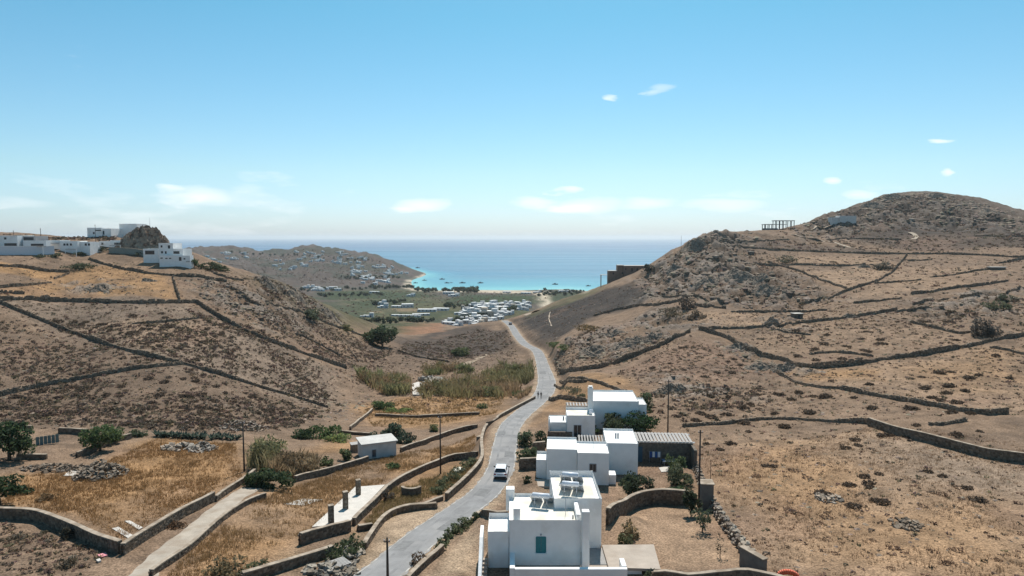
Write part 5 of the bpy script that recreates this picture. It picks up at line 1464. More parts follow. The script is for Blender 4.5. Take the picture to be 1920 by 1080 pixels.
box('wall', r_, -1.5, 1.5, 0, 2.5, -.5, 1.7, stone_wall_m, .03); box('roof', r_, -1.7, 1.7, -.2, 2.7, 1.703, 1.85, white_conc, .02); box('doorway', r_, -.4, .3, -.03, .01, 0, 1.3, dark_m, 0)
p = hit(1410, 478); r_ = empty('stone_hut', tuple(p), .1, 'tiny cream roofed shed high among the ridge walls', 'shed')
box('wall', r_, -1.3, 1.3, 0, 2.5, -.5, 1.8, stone_wall_m, .03); box('roof', r_, -1.5, 1.5, -.2, 2.7, 1.803, 1.95, white_conc, .02)
def track(pix, w, label):
    P, s = wall_line(pix, step=2.5); P = np.concatenate([P, np.full((len(P), 1), w)], 1)
    o = ribbon('path', P, .25, mat('pale_track', (.36, .29, .22), .95, .1, noise=.12), half=w / 2, n=2); tag(o, label, 'track', kind='structure')
track([(1706,436),(1716,439),(1721,445),(1712,449)], 3.0, 'pale bend of a dirt track high on the right hill')
track([(1524,430),(1548,424),(1580,419)], 2.5, 'pale dirt track leading to the whitish house')
track([(1484,440),(1520,448),(1555,452),(1597,465)], 2.0, 'pale dirt track crossing below the ridge')
track([(1034,612),(1026,596),(1032,585)], .5, 'faint footpath up the burnt slope')
track([(985,592),(998,586),(1012,582)], 5.0, 'pale side track leaving the lane above the village')

# ------------------------------------------------------------------ rocks
def rock_mesh(seed):
    rs = np.random.RandomState(seed); bm = bmesh.new(); bmesh.ops.create_icosphere(bm, subdivisions=1, radius=1)
    V = np.array([v.co[:] for v in bm.verts]); F = np.array([[v.index for v in f.verts] for f in bm.faces]); bm.free()
    V = V * rs.uniform(.6, 1.15, (len(V), 1)); V[:, 2] *= .7
    return V, F
ROCKP = [rock_mesh(90 + k) for k in range(6)]
def scatter(protos_, XY, S, squash=1.0, sink=.25, yaw=None, rs=RS, tones=None):
    """bulk copies of small meshes as one joined mesh"""
    Vs, Fs, Cs = [], [], []; off = 0
    n = len(XY); pick = rs.randint(len(protos_), size=n); Z = ground_v(XY[:, 0], XY[:, 1]); yaw = rs.uniform(0, 6.28, n)
    for k, pr in enumerate(protos_):
        idx = np.where(pick == k)[0]
        if len(idx) == 0: continue
        V, F = pr[0], pr[1]
        c, s = np.cos(yaw[idx])[:, None], np.sin(yaw[idx])[:, None]; sc_ = S[idx][:, None]
        st = rs.uniform(.75, 1.35, (len(idx), 1))
        x = (V[None, :, 0] * c * st - V[None, :, 1] * s) * sc_; y = (V[None, :, 0] * s * st + V[None, :, 1] * c) * sc_; z = V[None, :, 2] * sc_ * squash
        VV = np.stack([x + XY[idx, 0][:, None], y + XY[idx, 1][:, None], z + Z[idx][:, None] - sink * sc_ * squash], -1).reshape(-1, 3)
        FF = (F[None] + (np.arange(len(idx)) * len(V))[:, None, None]).reshape(-1, F.shape[1]) + off
        Vs.append(VV); Fs.append(FF); off += len(VV)
        if len(pr) > 2: base = np.tile(pr[2], (len(idx), 1))
        else: base = np.ones((len(VV), 3))
        if tones is not None: base = base * np.repeat(tones[idx], len(V), 0)
        Cs.append(base)
    return np.concatenate(Vs), np.concatenate(Fs), np.concatenate(Cs)
def sample_region(pix, n, soft=3, rs=RS, rmin=30, avoid_road=True):
    P = [hit(a, b, rmin) for a, b in pix]; P = np.array([p for p in P if p is not None])
    lo, hi = P[:, :2].min(0), P[:, :2].max(0); out = []
    tot = 0
    for _ in range(40):
        X = rs.uniform(lo[0], hi[0], n * 2); Y = rs.uniform(lo[1], hi[1], n * 2)
        m = in_poly(X, Y, [(p[0], p[1]) for p in P])
        if avoid_road:
            dd, _z, ww = seg_dist(X, Y, road_c[::3]); m &= dd > ww * .5 + 1.2
            dd, _z, ww = seg_dist(X, Y, path_c[::3]); m &= dd > 2.2
            m &= ~((X > -3.5) & (X < 14) & (Y > 56) & (Y < 72)) & ~((X > 2) & (X < 26.5) & (Y > 84) & (Y < 104)) & ~((X > 6) & (X < 25) & (Y > 110) & (Y < 130))
        out.append(np.stack([X[m], Y[m]], -1)); tot += m.sum()
        if tot >= n: break
    return np.concatenate(out)[:n]
RK = []
RSZ = []
for (pix, soft), n, lo, hi in zip(rock_pix, (620, 320, 1500, 1300, 220, 120, 260, 130, 700, 420, 120), (.25, .3, .4, .6, .25, .25, .3, .25, .25, .3, .25), (1.3, 1.3, 2.2, 2.8, 1.1, 1.1, 1.3, .7, 1.0, 1.2, .8)):
    xy = sample_region(pix, n); RK.append(xy); RSZ.append(lo + (hi - lo) * RS.rand(len(xy)) ** 3.2)
for pix, n, hi in (([(1270,800),(1640,800),(1920,880),(1920,1078),(1450,1078),(1380,980)], 260, .35), ([(0,580),(330,690),(600,770),(440,815),(0,800)], 700, .45), ([(1320,640),(1460,700),(1920,780),(1640,790),(1280,790),(1230,690)], 500, .5),
                   ([(1300,600),(1700,560),(1920,620),(1700,665),(1400,640)], 420, .7), ([(660,720),(720,700),(640,660),(560,650),(600,700)], 200, .5), ([(1190,505),(1300,450),(1420,434),(1400,446),(1300,466)], 380, 2.2), ([(1500,424),(1660,366),(1740,362),(1700,372),(1560,410)], 380, 3.2), ([(1660,370),(1760,366),(1840,378),(1900,396),(1915,420),(1760,390)], 420, 2.4),
                   ([(585,760),(690,735),(700,760),(640,800)], 160, .6), ([(970,602),(1060,572),(1180,535),(1225,555),(1130,590),(1040,638),(1005,640)], 260, .6)):
    xy = sample_region(pix, n); RK.append(xy); RSZ.append(.12 + hi * RS.rand(len(xy)) ** 2.5)
for (px, py, spread, n, hi) in ((1392,656,5,50,.9),(1440,692,6,60,.9),(1180,650,7,80,1.1),(1115,664,6,60,1.1),(1230,636,5,40,.9),(1385,527,9,90,1.7),(1425,535,8,70,1.5),(1335,532,8,70,1.4),(1445,550,8,60,1.3),(1265,510,8,70,1.6),(1300,466,9,80,1.8),(1350,445,10,80,1.8),(1225,545,8,60,1.2),(1255,550,7,50,1.1),(1560,418,10,70,2.0),(1630,396,12,90,2.2),(1670,378,11,80,2.2),(1755,374,11,80,2.0),(1850,404,10,60,2.0),(1790,420,12,60,1.8),(1620,504,5,30,.8),(1655,590,5,30,.8),(1880,545,7,40,1.0),(1780,585,6,40,.9),(440,560,8,90,.9),(480,585,8,80,.9),(400,545,7,70,.8),(560,566,7,60,1.2),(620,595,7,60,1.1),(520,590,8,70,.9),(640,760,5,60,.7),(600,780,5,40,.6)):
    c_ = hit(px, py)
    if c_ is None: continue
    xy = np.stack([c_[0] + RS.normal(0, spread * .6, n), c_[1] + RS.normal(0, spread * .7, n)], -1); RK.append(xy); RSZ.append(.2 + hi * RS.rand(n) ** 2.4)
RK = np.concatenate(RK); RSZ = np.concatenate(RSZ)
tn = RS.uniform(.6, 1.35, (len(RK), 1)) * np.array([[.225, .172, .128]]) * (1 + RS.uniform(-.06, .06, (len(RK), 3)))
V, F, c = scatter(ROCKP, RK, RSZ, 1.0, .3, tones=tn)
o = mesh_np('scattered_rocks', V, F, stone_m, None, colors=c); tag(o, 'loose boulders and stones strewn over the hillsides', 'rocks', kind='stuff')
# rubble heaps
def heap(px, py, rx, ry, h_, n, label, base=(.30, .25, .20), smin=.08, smax=.27):
    p = hit(px, py); a = RS.uniform(0, 6.28, n); r = np.sqrt(RS.rand(n))
    x, y = np.cos(a) * r * rx, np.sin(a) * r * ry
    z = h_ * (1 - r) ** .8 * RS.uniform(.5, 1, n)
    S = np.stack([RS.uniform(smin, smax, n), RS.uniform(smin, smax, n), RS.uniform(smin, smax, n) * .55], -1)
    gz = ground_v(p[0] + x, p[1] + y) - p[2]
    n = n
    V, F = stones_np(np.stack([x, y, z + gz], -1), S, RS.uniform(0, 3, n), .35, .5)
    o = mesh_np('rubble_heap', V, F, stone_m, None, colors=stone_cols(n, base, .5)); o.location = tuple(p); tag(o, label, 'rubble heap'); o['kind'] = 'stuff'
    return o
heap(190, 888, 3.0, 3.6, 1.9, 260, 'grey rubble heap beside the pale concrete patch', (0.194, 0.154, 0.117))
heap(108, 880, 5.0, 2.0, .7, 150, 'long low scatter of rubble left of the concrete patch', (0.202, 0.154, 0.114))
heap(380, 842, 1.9, 2.6, 1.2, 150, 'pale rubble heap in front of the agave row', (0.259, 0.223, 0.187))
heap(338, 840, 2.4, 2.6, .6, 60, 'broken pale slabs and rubble left of the pale heap', (0.302, 0.251, 0.201), .15, .45)
heap(455, 800, 4, 6, .8, 140, 'low brown stone scatter above the utility pole', (0.238, 0.189, 0.147))
heap(620, 1072, 2.4, 1.6, .7, 110, 'rough stones at the foot of the lowest roadside wall', (0.238, 0.203, 0.161))
heap(650, 1045, 1.6, 3.6, .8, 110, 'stones tumbled along the end of the roadside wall', (0.259, 0.223, 0.181))
heap(812, 714, 5, 5, 1.2, 90, 'pale boulders and broken slabs among the reeds', (0.302, 0.265, 0.221), .3, .9)
heap(1030, 935, 1.4, 1.6, .5, 40, 'small stone pile beside the lane behind the nearest house', (0.302, 0.251, 0.194))
heap(1700, 985, 1.6, 1.8, .35, 60, 'low grey stone heap in the near right field', (0.194, 0.150, 0.110))
heap(1555, 935, 1.6, 1.9, .3, 60, 'pale stones around a shrub in the near right field', (0.274, 0.223, 0.174))

# ------------------------------------------------------------------ trees and bushes
DG = (.035, .052, .024); MG = (.06, .085, .034); OG = (.085, .10, .045); GG = (.085, .095, .06); YG = (.12, .14, .05); BR = (.12, .085, .05)
tree(18, 862, 5.2, 3.8, DG, 'big dark round tree at the left edge of the valley', seed=11, n=2600, leaf=.28, clumps=30)
tree(188, 845, 3.8, 2.6, MG, 'larger round green tree behind the coped garden wall', seed=12, n=1500, leaf=.24)
tree(210, 832, 2.6, 1.9, OG, 'smaller round green tree beside the larger one', seed=13, n=900, leaf=.22)
tree(0, 945, 3.2, 2.3, DG, 'dark tree cut by the left picture edge above the curving wall', seed=14, n=1500, leaf=.22)
bush(35, 925, 1.0, 1.6, DG, 'low dark bush spreading beside the left edge tree', 15, 500)
tree(717, 650, 9.5, 6.2, (.04, .055, .028), 'lone dark leafy tree on the spur at the wall end', seed=16, n=2400, leaf=.5, clumps=30, trunk=.12)
tree(697, 642, 5.0, 3.6, (.055, .07, .03), 'lighter green bushy tree touching the lone dark tree', seed=17, n=900, leaf=.45)
bush(735, 828, 3.3, 3.0, (.04, .055, .035), 'dark juniper bush behind the small white hut', 18, 1500, .22)
bush(712, 826, 2.3, 2.2, (.05, .065, .042), 'grey green juniper bush left of the dark one', 19, 900, .22)
bush(760, 832, 2.0, 1.9, (.045, .06, .04), 'low juniper bush right of the dark one', 20, 700, .2)
bush(512, 915, 2.2, 3.0, (.045, .06, .028), 'broad dark green bush beside the ramp top', 21, 1500, .2, ry=2.2)
bush(480, 905, 2.0, 2.0, (.05, .065, .03), 'dark green bush under the pole at the ramp top', 22, 900, .2)
bush(600, 820, 2.4, 3.6, MG, 'spreading green bush below the ruined terrace', 23, 1000, .25)
bush(628, 828, 1.0, 3.0, YG, 'low bright green weeds in the hollow by the ruined terrace', 24, 700, .22)
bush(570, 822, 2.0, 2.6, DG, 'dark bush at the foot of the left hillside', 25, 700, .24)
bush(648, 862, 1.9, 1.1, OG, 'single upright olive bush left of the hut', 26, 500, .18)
bush(610, 873, 1.3, 1.2, OG, 'small olive bush against the long coped wall', 27, 400, .18)
bush(740, 877, .9, 1.2, MG, 'small green bush alone in the straw slope', 28, 350, .16)
bush(862, 668, 4.0, 4.4, OG, 'round olive bush above the reed bed', 29, 900, .4)
bush(718, 768, 2.6, 3.2, MG, 'green bush at the left end of the straw field', 30, 900, .26)
bush(760, 772, .9, 3.0, YG, 'bright green weeds in the damp straw field', 31, 600, .25)
bush(735, 772, .8, 2.6, YG, 'bright green weed patch beside the field bush', 32, 500, .25)
bush(815, 808, 1.4, 1.3, OG, 'olive bush behind the coped wall of the middle plot', 33, 400, .2)
bush(905, 766, 1.3, 1.4, OG, 'small olive bush at the straw field end', 34, 350, .22)
bush(586, 600, 5.0, 3.2, GG, 'grey green bush on the wall of the spur', 35, 800, .4)
bush(648, 620, 2.6, 3.6, (.10, .095, .045), 'pale olive bush on the bare spur end', 36, 600, .36)
bush(360, 500, 3.0, 3.6, DG, 'dark green bush right of the stepped villa', 37, 600, .34)
bush(392, 505, 3.0, 4.4, (.045, .055, .03), 'dark bush on the left crest beside the villa bush', 38, 700, .34)
bush(415, 508, 2.4, 3.2, (.045, .055, .03), 'small dark bush at the end of the left crest', 39, 500, .34)
bush(150, 505, 2.2, 5.0, (.05, .06, .035), 'low dark green thicket by the upper hill wall', 40, 700, .3)
bush(85, 562, 1.6, 2.0, (.07, .06, .05), 'grey brown bush growing on the level hill wall', 41, 400, .26)
bush(300, 486, 2.2, 1.8, DG, 'dark shrub in front of the stepped villa carport', 42, 400, .3)
tree(1206, 782, 4.6, 2.2, (.05, .065, .032), 'rounded green tree behind the furthest lane house', seed=43, n=1500, leaf=.24, clumps=26)
tree(1148, 812, 3.6, 2.6, (.05, .06, .032), 'dark feathery tree in front of the furthest lane house', seed=44, n=1300, leaf=.22)
tree(1200, 814, 4.0, 3.6, (.028, .05, .02), 'dense dark green tree behind the middle house', seed=45, n=1900, leaf=.22, clumps=26)
bush(1112, 812, 1.7, 1.2, MG, 'small green shrub between the middle and furthest houses', 46, 400, .18)
tree(1196, 938, 3.6, 2.3, (.04, .05, .028), 'spiky dark pine in the garden of the middle house', seed=47, n=1500, leaf=.22, clumps=18, trunk=.1)
bush(1268, 885, 2.7, 1.6, (.06, .078, .036), 'upper green garden shrub beside the rubble wall', 48, 900, .18)
bush(1275, 912, 2.7, 1.8, (.075, .08, .045), 'olive garden shrub in the middle of the hedge row', 49, 1000, .18)
bush(1268, 932, 1.6, 1.6, (.045, .07, .03), 'low round green shrub at the retaining wall end', 50, 800, .16)
tree(1296, 968, 3.4, 1.1, (.045, .055, .032), 'slim dark tree beside the tall pole', seed=51, n=600, leaf=.2, clumps=12)
tree(1316, 998, 2.7, 1.2, (.06, .07, .042), 'sparse multi stemmed tree in the sandy garden', seed=52, n=260, leaf=.17, clumps=12, trunk=.4)
tree(1350, 1046, 2.2, .6, (.09, .075, .05), 'thin bare sapling near the rubble wall foot', seed=53, n=60, leaf=.12, clumps=8, trunk=.3)
bush(988, 835, 2.6, 1.7, (.06, .075, .04), 'tall green roadside shrub left of the middle house', 54, 900, .18)
bush(990, 862, 2.2, 1.7, (.055, .07, .036), 'green roadside shrub near the car', 55, 800, .18)
bush(1018, 838, 2.6, 1.5, (.03, .045, .022), 'dark shrub in the walled yard beside the lane', 56, 700, .18)
bush(990, 905, .9, .7, DG, 'small dark bush on the bare bank', 57, 250, .13)
bush(1180, 1008, 1.9, 1.0, (.16, .12, .065), 'dry yellow grass clump at the retaining wall foot', 58, 500, .16)
bush(1172, 1022, 1.4, .7, (.10, .10, .05), 'small dry bush beside the paved apron', 59, 300, .14)
bush(1222, 1086, 1.0, .8, (.06, .07, .04), 'small green bush under the paved apron edge', 60, 300, .12)
for k, (px, py, h_, r_) in enumerate(((786,1058,1.3,.9),(825,1030,1.0,.6),(832,1020,1.1,.6),(842,1008,.9,.6),(853,1000,1.2,.8),(866,992,1.4,.9),(878,984,1.0,.6),(890,976,1.0,.7))):
    bush(px, py, h_, r_, ((.085, .095, .05) if k else (.12, .085, .06)), 'oleander bush in the roadside row beside the dirt yard' if k else 'pinkish oleander behind the pale planter wall', 61 + k, 340, .13, 'oleander row' if k else None)
bush(728, 938, 1.8, .8, (.07, .055, .042), 'upright dark dry bush in the overgrown plot', 70, 350, .15)
for k, (px, py, h_, r_) in enumerate(((850,900,1.5,1.4),(835,915,1.2,1.5),(868,885,1.5,1.6),(885,872,1.3,1.4),(820,926,1.0,1.2))):
    bush(px, py, h_, r_, (.085, .092, .05), 'tangled green brush filling the overgrown plot', 71 + k, 420, .15, 'brush of the overgrown plot')
for k, (px, py, h_, r_) in enumerate(((645,1042,1.5,1.5),(660,1030,1.3,1.3),(630,1050,1.2,1.4))):
    bush(px, py, h_, r_, (.055, .068, .034), 'dark green brush at the lowest plot wall', 80 + k, 450, .15, 'brush of the lowest plot')
bush(435, 1085, 2.0, 2.0, (.115, .09, .05), 'tall dry grey brush at the lower end of the orange slope', 84, 700, .16)
bush(480, 1078, 1.2, 1.5, (.095, .095, .05), 'low green brown brush in the lower straw slope', 85, 400, .15)
for k, (px, py) in enumerate(((262,818),(250,816))): bush(px, py, 1.0, 1.3, (.06, .075, .045), 'low green bush at the start of the agave row', 86 + k, 300, .2, 'bushes by the agave row')
bush(330, 985, .6, 1.5, (.10, .06, .035), 'low dark dry weeds in the orange field', 89, 300, .16)
bush(122, 1010, 1.4, .7, (.06, .055, .04), 'small dark bush below the curving wall', 90, 350, .13)
bush(128, 1062, .8, .9, (.10, .08, .055), 'dry grey bush on the bare plot below the curving wall', 91, 280, .13)
bush(30, 1012, .5, 1.4, (.12, .095, .065), 'low dry weeds on the bare plot at the left edge', 92, 250, .14)
bush(85, 938, .8, 1.4, (.13, .085, .045), 'dry brown weed clump in the orange field', 93, 280, .15)
bush(1840, 630, 6.0, 3.2, (.10, .085, .07), 'tall bare upright shrub on the right hillside', 94, 1100, .3, ry=3)
bush(1860, 628, 3.2, 3.4, (.09, .08, .065), 'low bare shrub beside the tall upright one', 95, 600, .3)
bush(1217, 508, 5.0, 4.2, (.04, .045, .035), 'dark bush at the corner of the brown ridge house', 96, 700, .45)
bush(1290, 580, 5.5, 5.0, (.075, .06, .048), 'grey brown thicket at the stone wall bend', 97, 700, .4)
bush(1265, 592, 3.5, 8.0, (.105, .085, .058), 'wide brown thicket under the grey crags', 98, 800, .4)
bush(1305, 598, 3.5, 4.0, (.10, .078, .055), 'brown scrub beside the pale bare field', 99, 500, .4)
bush(1105, 620, 2.6, 6.5, (.15, .105, .055), 'ochre dry thicket on the crag above the lane', 100, 800, .35)
bush(1040, 650, 2.2, 4.5, (.10, .115, .05), 'green weeds below the crag beside the lane', 101, 700, .35)
bush(1060, 655, 1.8, 3.5, (.10, .11, .05), 'lighter weeds on the bank above the lane bend', 102, 500, .32)
bush(1660, 505, 4.0, 5.5, (.085, .075, .058), 'scrub clump at the dip of the triangular field wall', 103, 600, .4)
bush(1475, 492, 4.0, 6.0, (.085, .08, .055), 'scrub growing on the wall above the triangular field', 104, 600, .4)
bush(1885, 566, 3.2, 3.0, (.06, .065, .04), 'dark green shrub on the terraces of the far right', 105, 450, .35)
bush(1870, 578, 2.5, 5.0, (.07, .075, .045), 'green shrubs under the far right terrace wall', 106, 600, .35)
bush(1090, 745, 1.0, 1.6, (.09, .085, .05), 'small dry bush in the field behind the furthest house', 107, 300, .2)
bush(1075, 735, 1.2, 3.0, (.08, .08, .05), 'grey bush by the terraces beside the lane bend', 108, 450, .22)
for nm, lab, pts in (('brush of the long reed bed', 'rounded olive brown brush clump standing in the long reed bed', [(800,738),(822,734),(848,732),(876,730),(902,728),(928,726),(950,728),(835,742),(890,742),(925,742)]),
                     ('brush of the green reeds', 'green brush clump among the reeds close to the lane bend', [(918,708),(940,702),(962,698),(985,696),(975,712)]),
                     ('brush of the gully', 'brown and green brush clump in the gully reeds', [(688,716),(708,714),(728,722),(748,728),(762,734),(735,738)]),
                     ('brush behind the boulders', 'brown brush clump behind the pale boulders', [(802,698),(825,694),(850,694),(872,698)])):
    for k, (px, py) in enumerate(pts):
        bush(px, py, RS.uniform(2.6, 4.6), RS.uniform(2.6, 4.6), [(.15, .115, .058), (.125, .112, .05), (.17, .12, .065), (.105, .11, .05)][(k + len(pts)) % 4], lab, 500 + k + int(px), 620, .26, nm)
bush(488, 872, 4.6, 2.6, (.14, .13, .065), 'tall pale olive thicket behind the pole above the ramp', 701, 1300, .2)
bush(510, 860, 4.0, 2.4, (.125, .125, .06), 'feathery olive thicket beside the tall pale one', 702, 1000, .2)
bush(550, 888, 3.0, 3.4, (.17, .12, .07), 'big rounded tan thicket above the long coped wall', 703, 2000, .17, ry=2.4)
bush(580, 886, 2.0, 2.0, (.16, .115, .065), 'smaller tan thicket right of the big rounded one', 704, 900, .17)
# agave row
def agave(px, py, s, label, group):
    p = hit(px, py); V = []; F = []; rs = np.random.RandomState(int(px * 7 + py)); C_ = []
    for k in range(22):
        a = rs.uniform(0, 6.28); up = rs.uniform(.35, 1.25); L = s * rs.uniform(.75, 1.1); w = s * .10
        d = np.array((math.cos(a) * math.cos(up), math.sin(a) * math.cos(up), math.sin(up))); sd = np.array((-math.sin(a), math.cos(a), 0)) * w
        m_ = d * L * .55; tip = d * L + np.array((0, 0, -.12 * L)); b0 = len(V)
        V += [sd * .7, -sd * .7, m_ + sd, m_ - sd, tip]; F += [(b0, b0 + 1, b0 + 3, b0 + 2), (b0 + 2, b0 + 3, b0 + 4)]
        g = rs.uniform(.8, 1.25); C_ += [(.075 * g, .10 * g, .075 * g)] * 5
    o = mesh_np('agave', np.array(V), F, leaf_m, None, colors=np.array(C_)); o.location = (p[0], p[1], p[2] - .02); tag(o, label, 'agave', group)
for k, px in enumerate(list(range(296, 386, 8)) + list(range(398, 452, 9))):
    agave(px + RS.uniform(-2, 2), 818 + (px - 296) * .045 + RS.uniform(-2, 2), 1.5, 'spiky grey green agave in the row behind the rubble heaps', 'agave row')

# ------------------------------------------------------------------ reed beds and dry thickets (uncountable)
def reeds(pix, n, h0, h1, cols_, label, w=.05, lean=.26, seed=1, cat='reeds'):
    rs = np.random.RandomState(seed); xy = sample_region(pix, n, rs=rs); xy = xy[fbm(xy[:, 0], xy[:, 1], 7, 3, seed=3) > rs.uniform(.3, .6, len(xy))]; n = len(xy)
    z = ground_v(xy[:, 0], xy[:, 1]); H = rs.uniform(h0 * .35, h1 * .8, n) * (.35 + 1.2 * fbm(xy[:, 0], xy[:, 1], 5, 3, seed=1))
    lx_, ly_ = rs.normal(0, lean, n) * H, rs.normal(0, lean, n) * H; a = rs.uniform(0, 3.14, n); wx, wy = np.cos(a) * w, np.sin(a) * w
    b0 = np.stack([xy[:, 0], xy[:, 1], z - .05], -1)
    wv = np.stack([wx, wy, np.zeros(n)], -1); md_ = b0 + np.stack([lx_ * .35, ly_ * .35, H * .6], -1); tp_ = b0 + np.stack([lx_, ly_, H], -1)
    V = np.stack([b0 - wv, b0 + wv, md_ + wv * 1.6, tp_, md_ - wv * 1.6], 1).reshape(-1, 3)
    F = (np.arange(n) * 5)[:, None] + np.arange(5)[None]
    mix = smooth01((fbm(xy[:, 0], xy[:, 1], 6, 2, seed=4) - .4) / .2)[:, None]
    c = 1.55 * (np.array(cols_[0]) * (1 - mix) + np.array(cols_[1]) * mix) * rs.uniform(.65, 1.4, (n, 1))
    C_ = np.repeat(c, 5, 0)
    c0 = V.mean(0); o = mesh_np('reed_bed', V - c0, F, leaf_m, None, colors=C_); o.location = tuple(c0)
    return tag(o, label, cat, kind='stuff')
RG = (.135, .122, .058); RB = (.19, .13, .075); RT = (.20, .14, .08)
reeds([(782,735),(800,722),(870,712),(965,715),(975,738),(940,748),(860,748),(790,748)], 5200, 2.6, 4.6, (RB, (.15, .125, .06)), 'long bed of brown and green reeds beside the lane', .07, seed=1)
reeds([(905,702),(940,690),(998,684),(1002,712),(960,718),(912,712)], 2600, 3.0, 4.8, (RG, (.14, .125, .065)), 'green reeds close to the lane bend', .08, seed=2)
reeds([(790,705),(820,688),(880,692),(890,702),(840,702)], 1500, 2.4, 4.0, (RB, (.11, .11, .05)), 'brown reeds behind the pale boulders', .08, seed=3)
reeds([(672,706),(700,700),(772,722),(768,742),(720,742),(690,725)], 3000, 3.0, 5.0, (RB, RG), 'reeds in the gully at the end of the thick hill wall', .08, seed=4)
reeds([(668,705),(715,702),(722,712),(690,716)], 1200, 3.4, 5.2, ((.12, .135, .055), (.13, .14, .06)), 'bright green reeds at the gully head', .08, seed=5)
reeds([(462,880),(480,850),(520,852),(530,872),(500,890)], 700, 2.2, 4.0, ((.17, .14, .075), (.14, .125, .06)), 'pale green reed thicket behind the pole', .05, seed=6)
reeds([(510,892),(520,868),(560,862),(596,872),(592,890),(545,898)], 3800, 1.8, 3.2, (RT, (.17, .125, .075)), 'rounded dry brown thicket above the long coped wall', .04, .3, seed=7)
reeds([(960,742),(985,735),(1002,730),(1000,745),(970,748)], 700, 1.2, 2.6, ((.07, .09, .04), RB), 'dark reeds at the wall by the walkers', .07, seed=8)

# ------------------------------------------------------------------ phrygana shrubs
SHP = [shrub_mesh(200 + k, 15, (.14, .102, .073), .27) for k in range(6)]
dens = [  # pixel polygon, count, size range
 ([(-240,572),(340,572),(480,630),(650,695),(640,770),(560,805),(440,815),(-240,800)], 1400, .3, .9),
 ([(380,520),(480,520),(620,580),(740,660),(700,700),(620,675),(480,620),(400,580)], 1100, .3, 1.0),
 ([(620,700),(700,650),(760,640),(960,640),(980,690),(1000,735),(700,780),(600,800)], 900, .3, .9),
 ([(1030,705),(1300,625),(1480,690),(2140,635),(2140,690),(1300,790),(1150,720)], 420, .3, .8),
 ([(1200,560),(1500,585),(2140,560),(2140,625),(1500,665),(1300,620)], 500, .35, .9),
 ([(-240,438),(160,445),(215,444),(215,455),(-240,450)], 500, .7, 1.8),
 ([(-240,585),(200,650),(340,690),(280,692),(150,716),(-240,748)], 1100, .35, .9),
 ([(-240,752),(150,718),(280,696),(350,690),(440,715),(600,770),(560,800),(440,812),(300,806),(100,800),(-240,795)], 2400, .35, .95),
 ([(60,590),(240,610),(380,600),(440,625),(600,690),(620,755),(520,728),(380,690),(220,648)], 1500, .4, 1.0),
 ([(340,575),(420,600),(560,660),(480,640),(380,605)], 250, .5, 1.2),
 ([(430,590),(520,580),(600,605),(700,640),(740,660),(660,690),(560,650)], 1100, .4, 1.1),
 ([(480,520),(560,545),(640,595),(600,600),(500,560)], 500, .5, 1.3),
 ([(760,640),(900,612),(950,620),(965,640),(900,670),(800,680),(740,665)], 700, .6, 1.4),
 ([(1000,690),(1060,645),(1130,612),(1240,640),(1150,682),(1060,695)], 420, .4, 1.0),
 ([(1300,630),(1440,690),(1300,720),(1130,702)], 160, .4, .9),
 ([(1230,735),(1420,720),(1460,745),(1450,780),(1280,795),(1200,770)], 260, .4, 1.1),
 ([(1480,600),(1700,585),(1840,630),(1700,660),(1540,655),(1480,670),(1400,620)], 260, .4, 1.1),
 ([(1700,570),(2140,545),(2140,625),(1830,620),(1720,600)], 420, .5, 1.5),
 ([(1190,520),(1300,455),(1440,470),(1500,520),(1600,560),(1480,580),(1220,555)], 900, .6, 1.5),
 ([(1440,475),(1700,480),(1920,490),(1920,530),(1700,560),(1560,560)], 300, .6, 1.5),
 ([(1440,440),(1520,416),(1665,368),(1760,364),(2140,398),(2140,475),(1440,468)], 1500, .8, 2.0),
 ([(440,478),(560,468),(640,470),(760,512),(690,535),(560,530),(450,500)], 1500, 1.2, 3.6),
 ([(560,575),(640,547),(780,545),(1080,550),(980,570),(840,575),(700,604)], 700, 1.0, 3.0),
 ([(970,602),(1060,572),(1180,535),(1225,555),(1130,590),(1040,638),(1005,640)], 420, .3, .8),
 ([(1640,690),(2140,640),(2140,775),(1700,750)], 60, .4, .9),
 ([(1330,820),(1640,800),(1920,870),(1920,1075),(1480,1075)], 60, .25, .6),
 ([(150,1000),(10,990),(10,1075),(190,1075)], 40, .2, .5),
]
SXY = []; SSZ = []
for pix, n, lo, hi in dens:
    xy = sample_region(pix, int(n * 1.55))
    if len(xy) == 0: continue
    g = fbm(xy[:, 0], xy[:, 1], 9, 3, seed=7); xy = xy[g > RS.uniform(.18, .66, len(xy))]      # scrub grows in uneven drifts
    SXY.append(xy); SSZ.append(.85 * (lo + (hi - lo) * RS.rand(len(xy)) ** 2.2))
SXY = np.concatenate(SXY); SSZ = np.concatenate(SSZ)
tn = RS.uniform(.65, 1.3, (len(SXY), 1)) * np.array([[1, 1, 1]]) * (1 + RS.uniform(-.12, .12, (len(SXY), 3)))
V, F, c = scatter(SHP, SXY, SSZ, 1.0, .04, tones=tn)
o = mesh_np('hillside_scrub', V, F, leaf_m, None, colors=c); tag(o, 'countless low brown cushion shrubs dotted over the hillsides', 'scrub', kind='stuff')
print('scrub', len(SXY), 'faces', len(F))
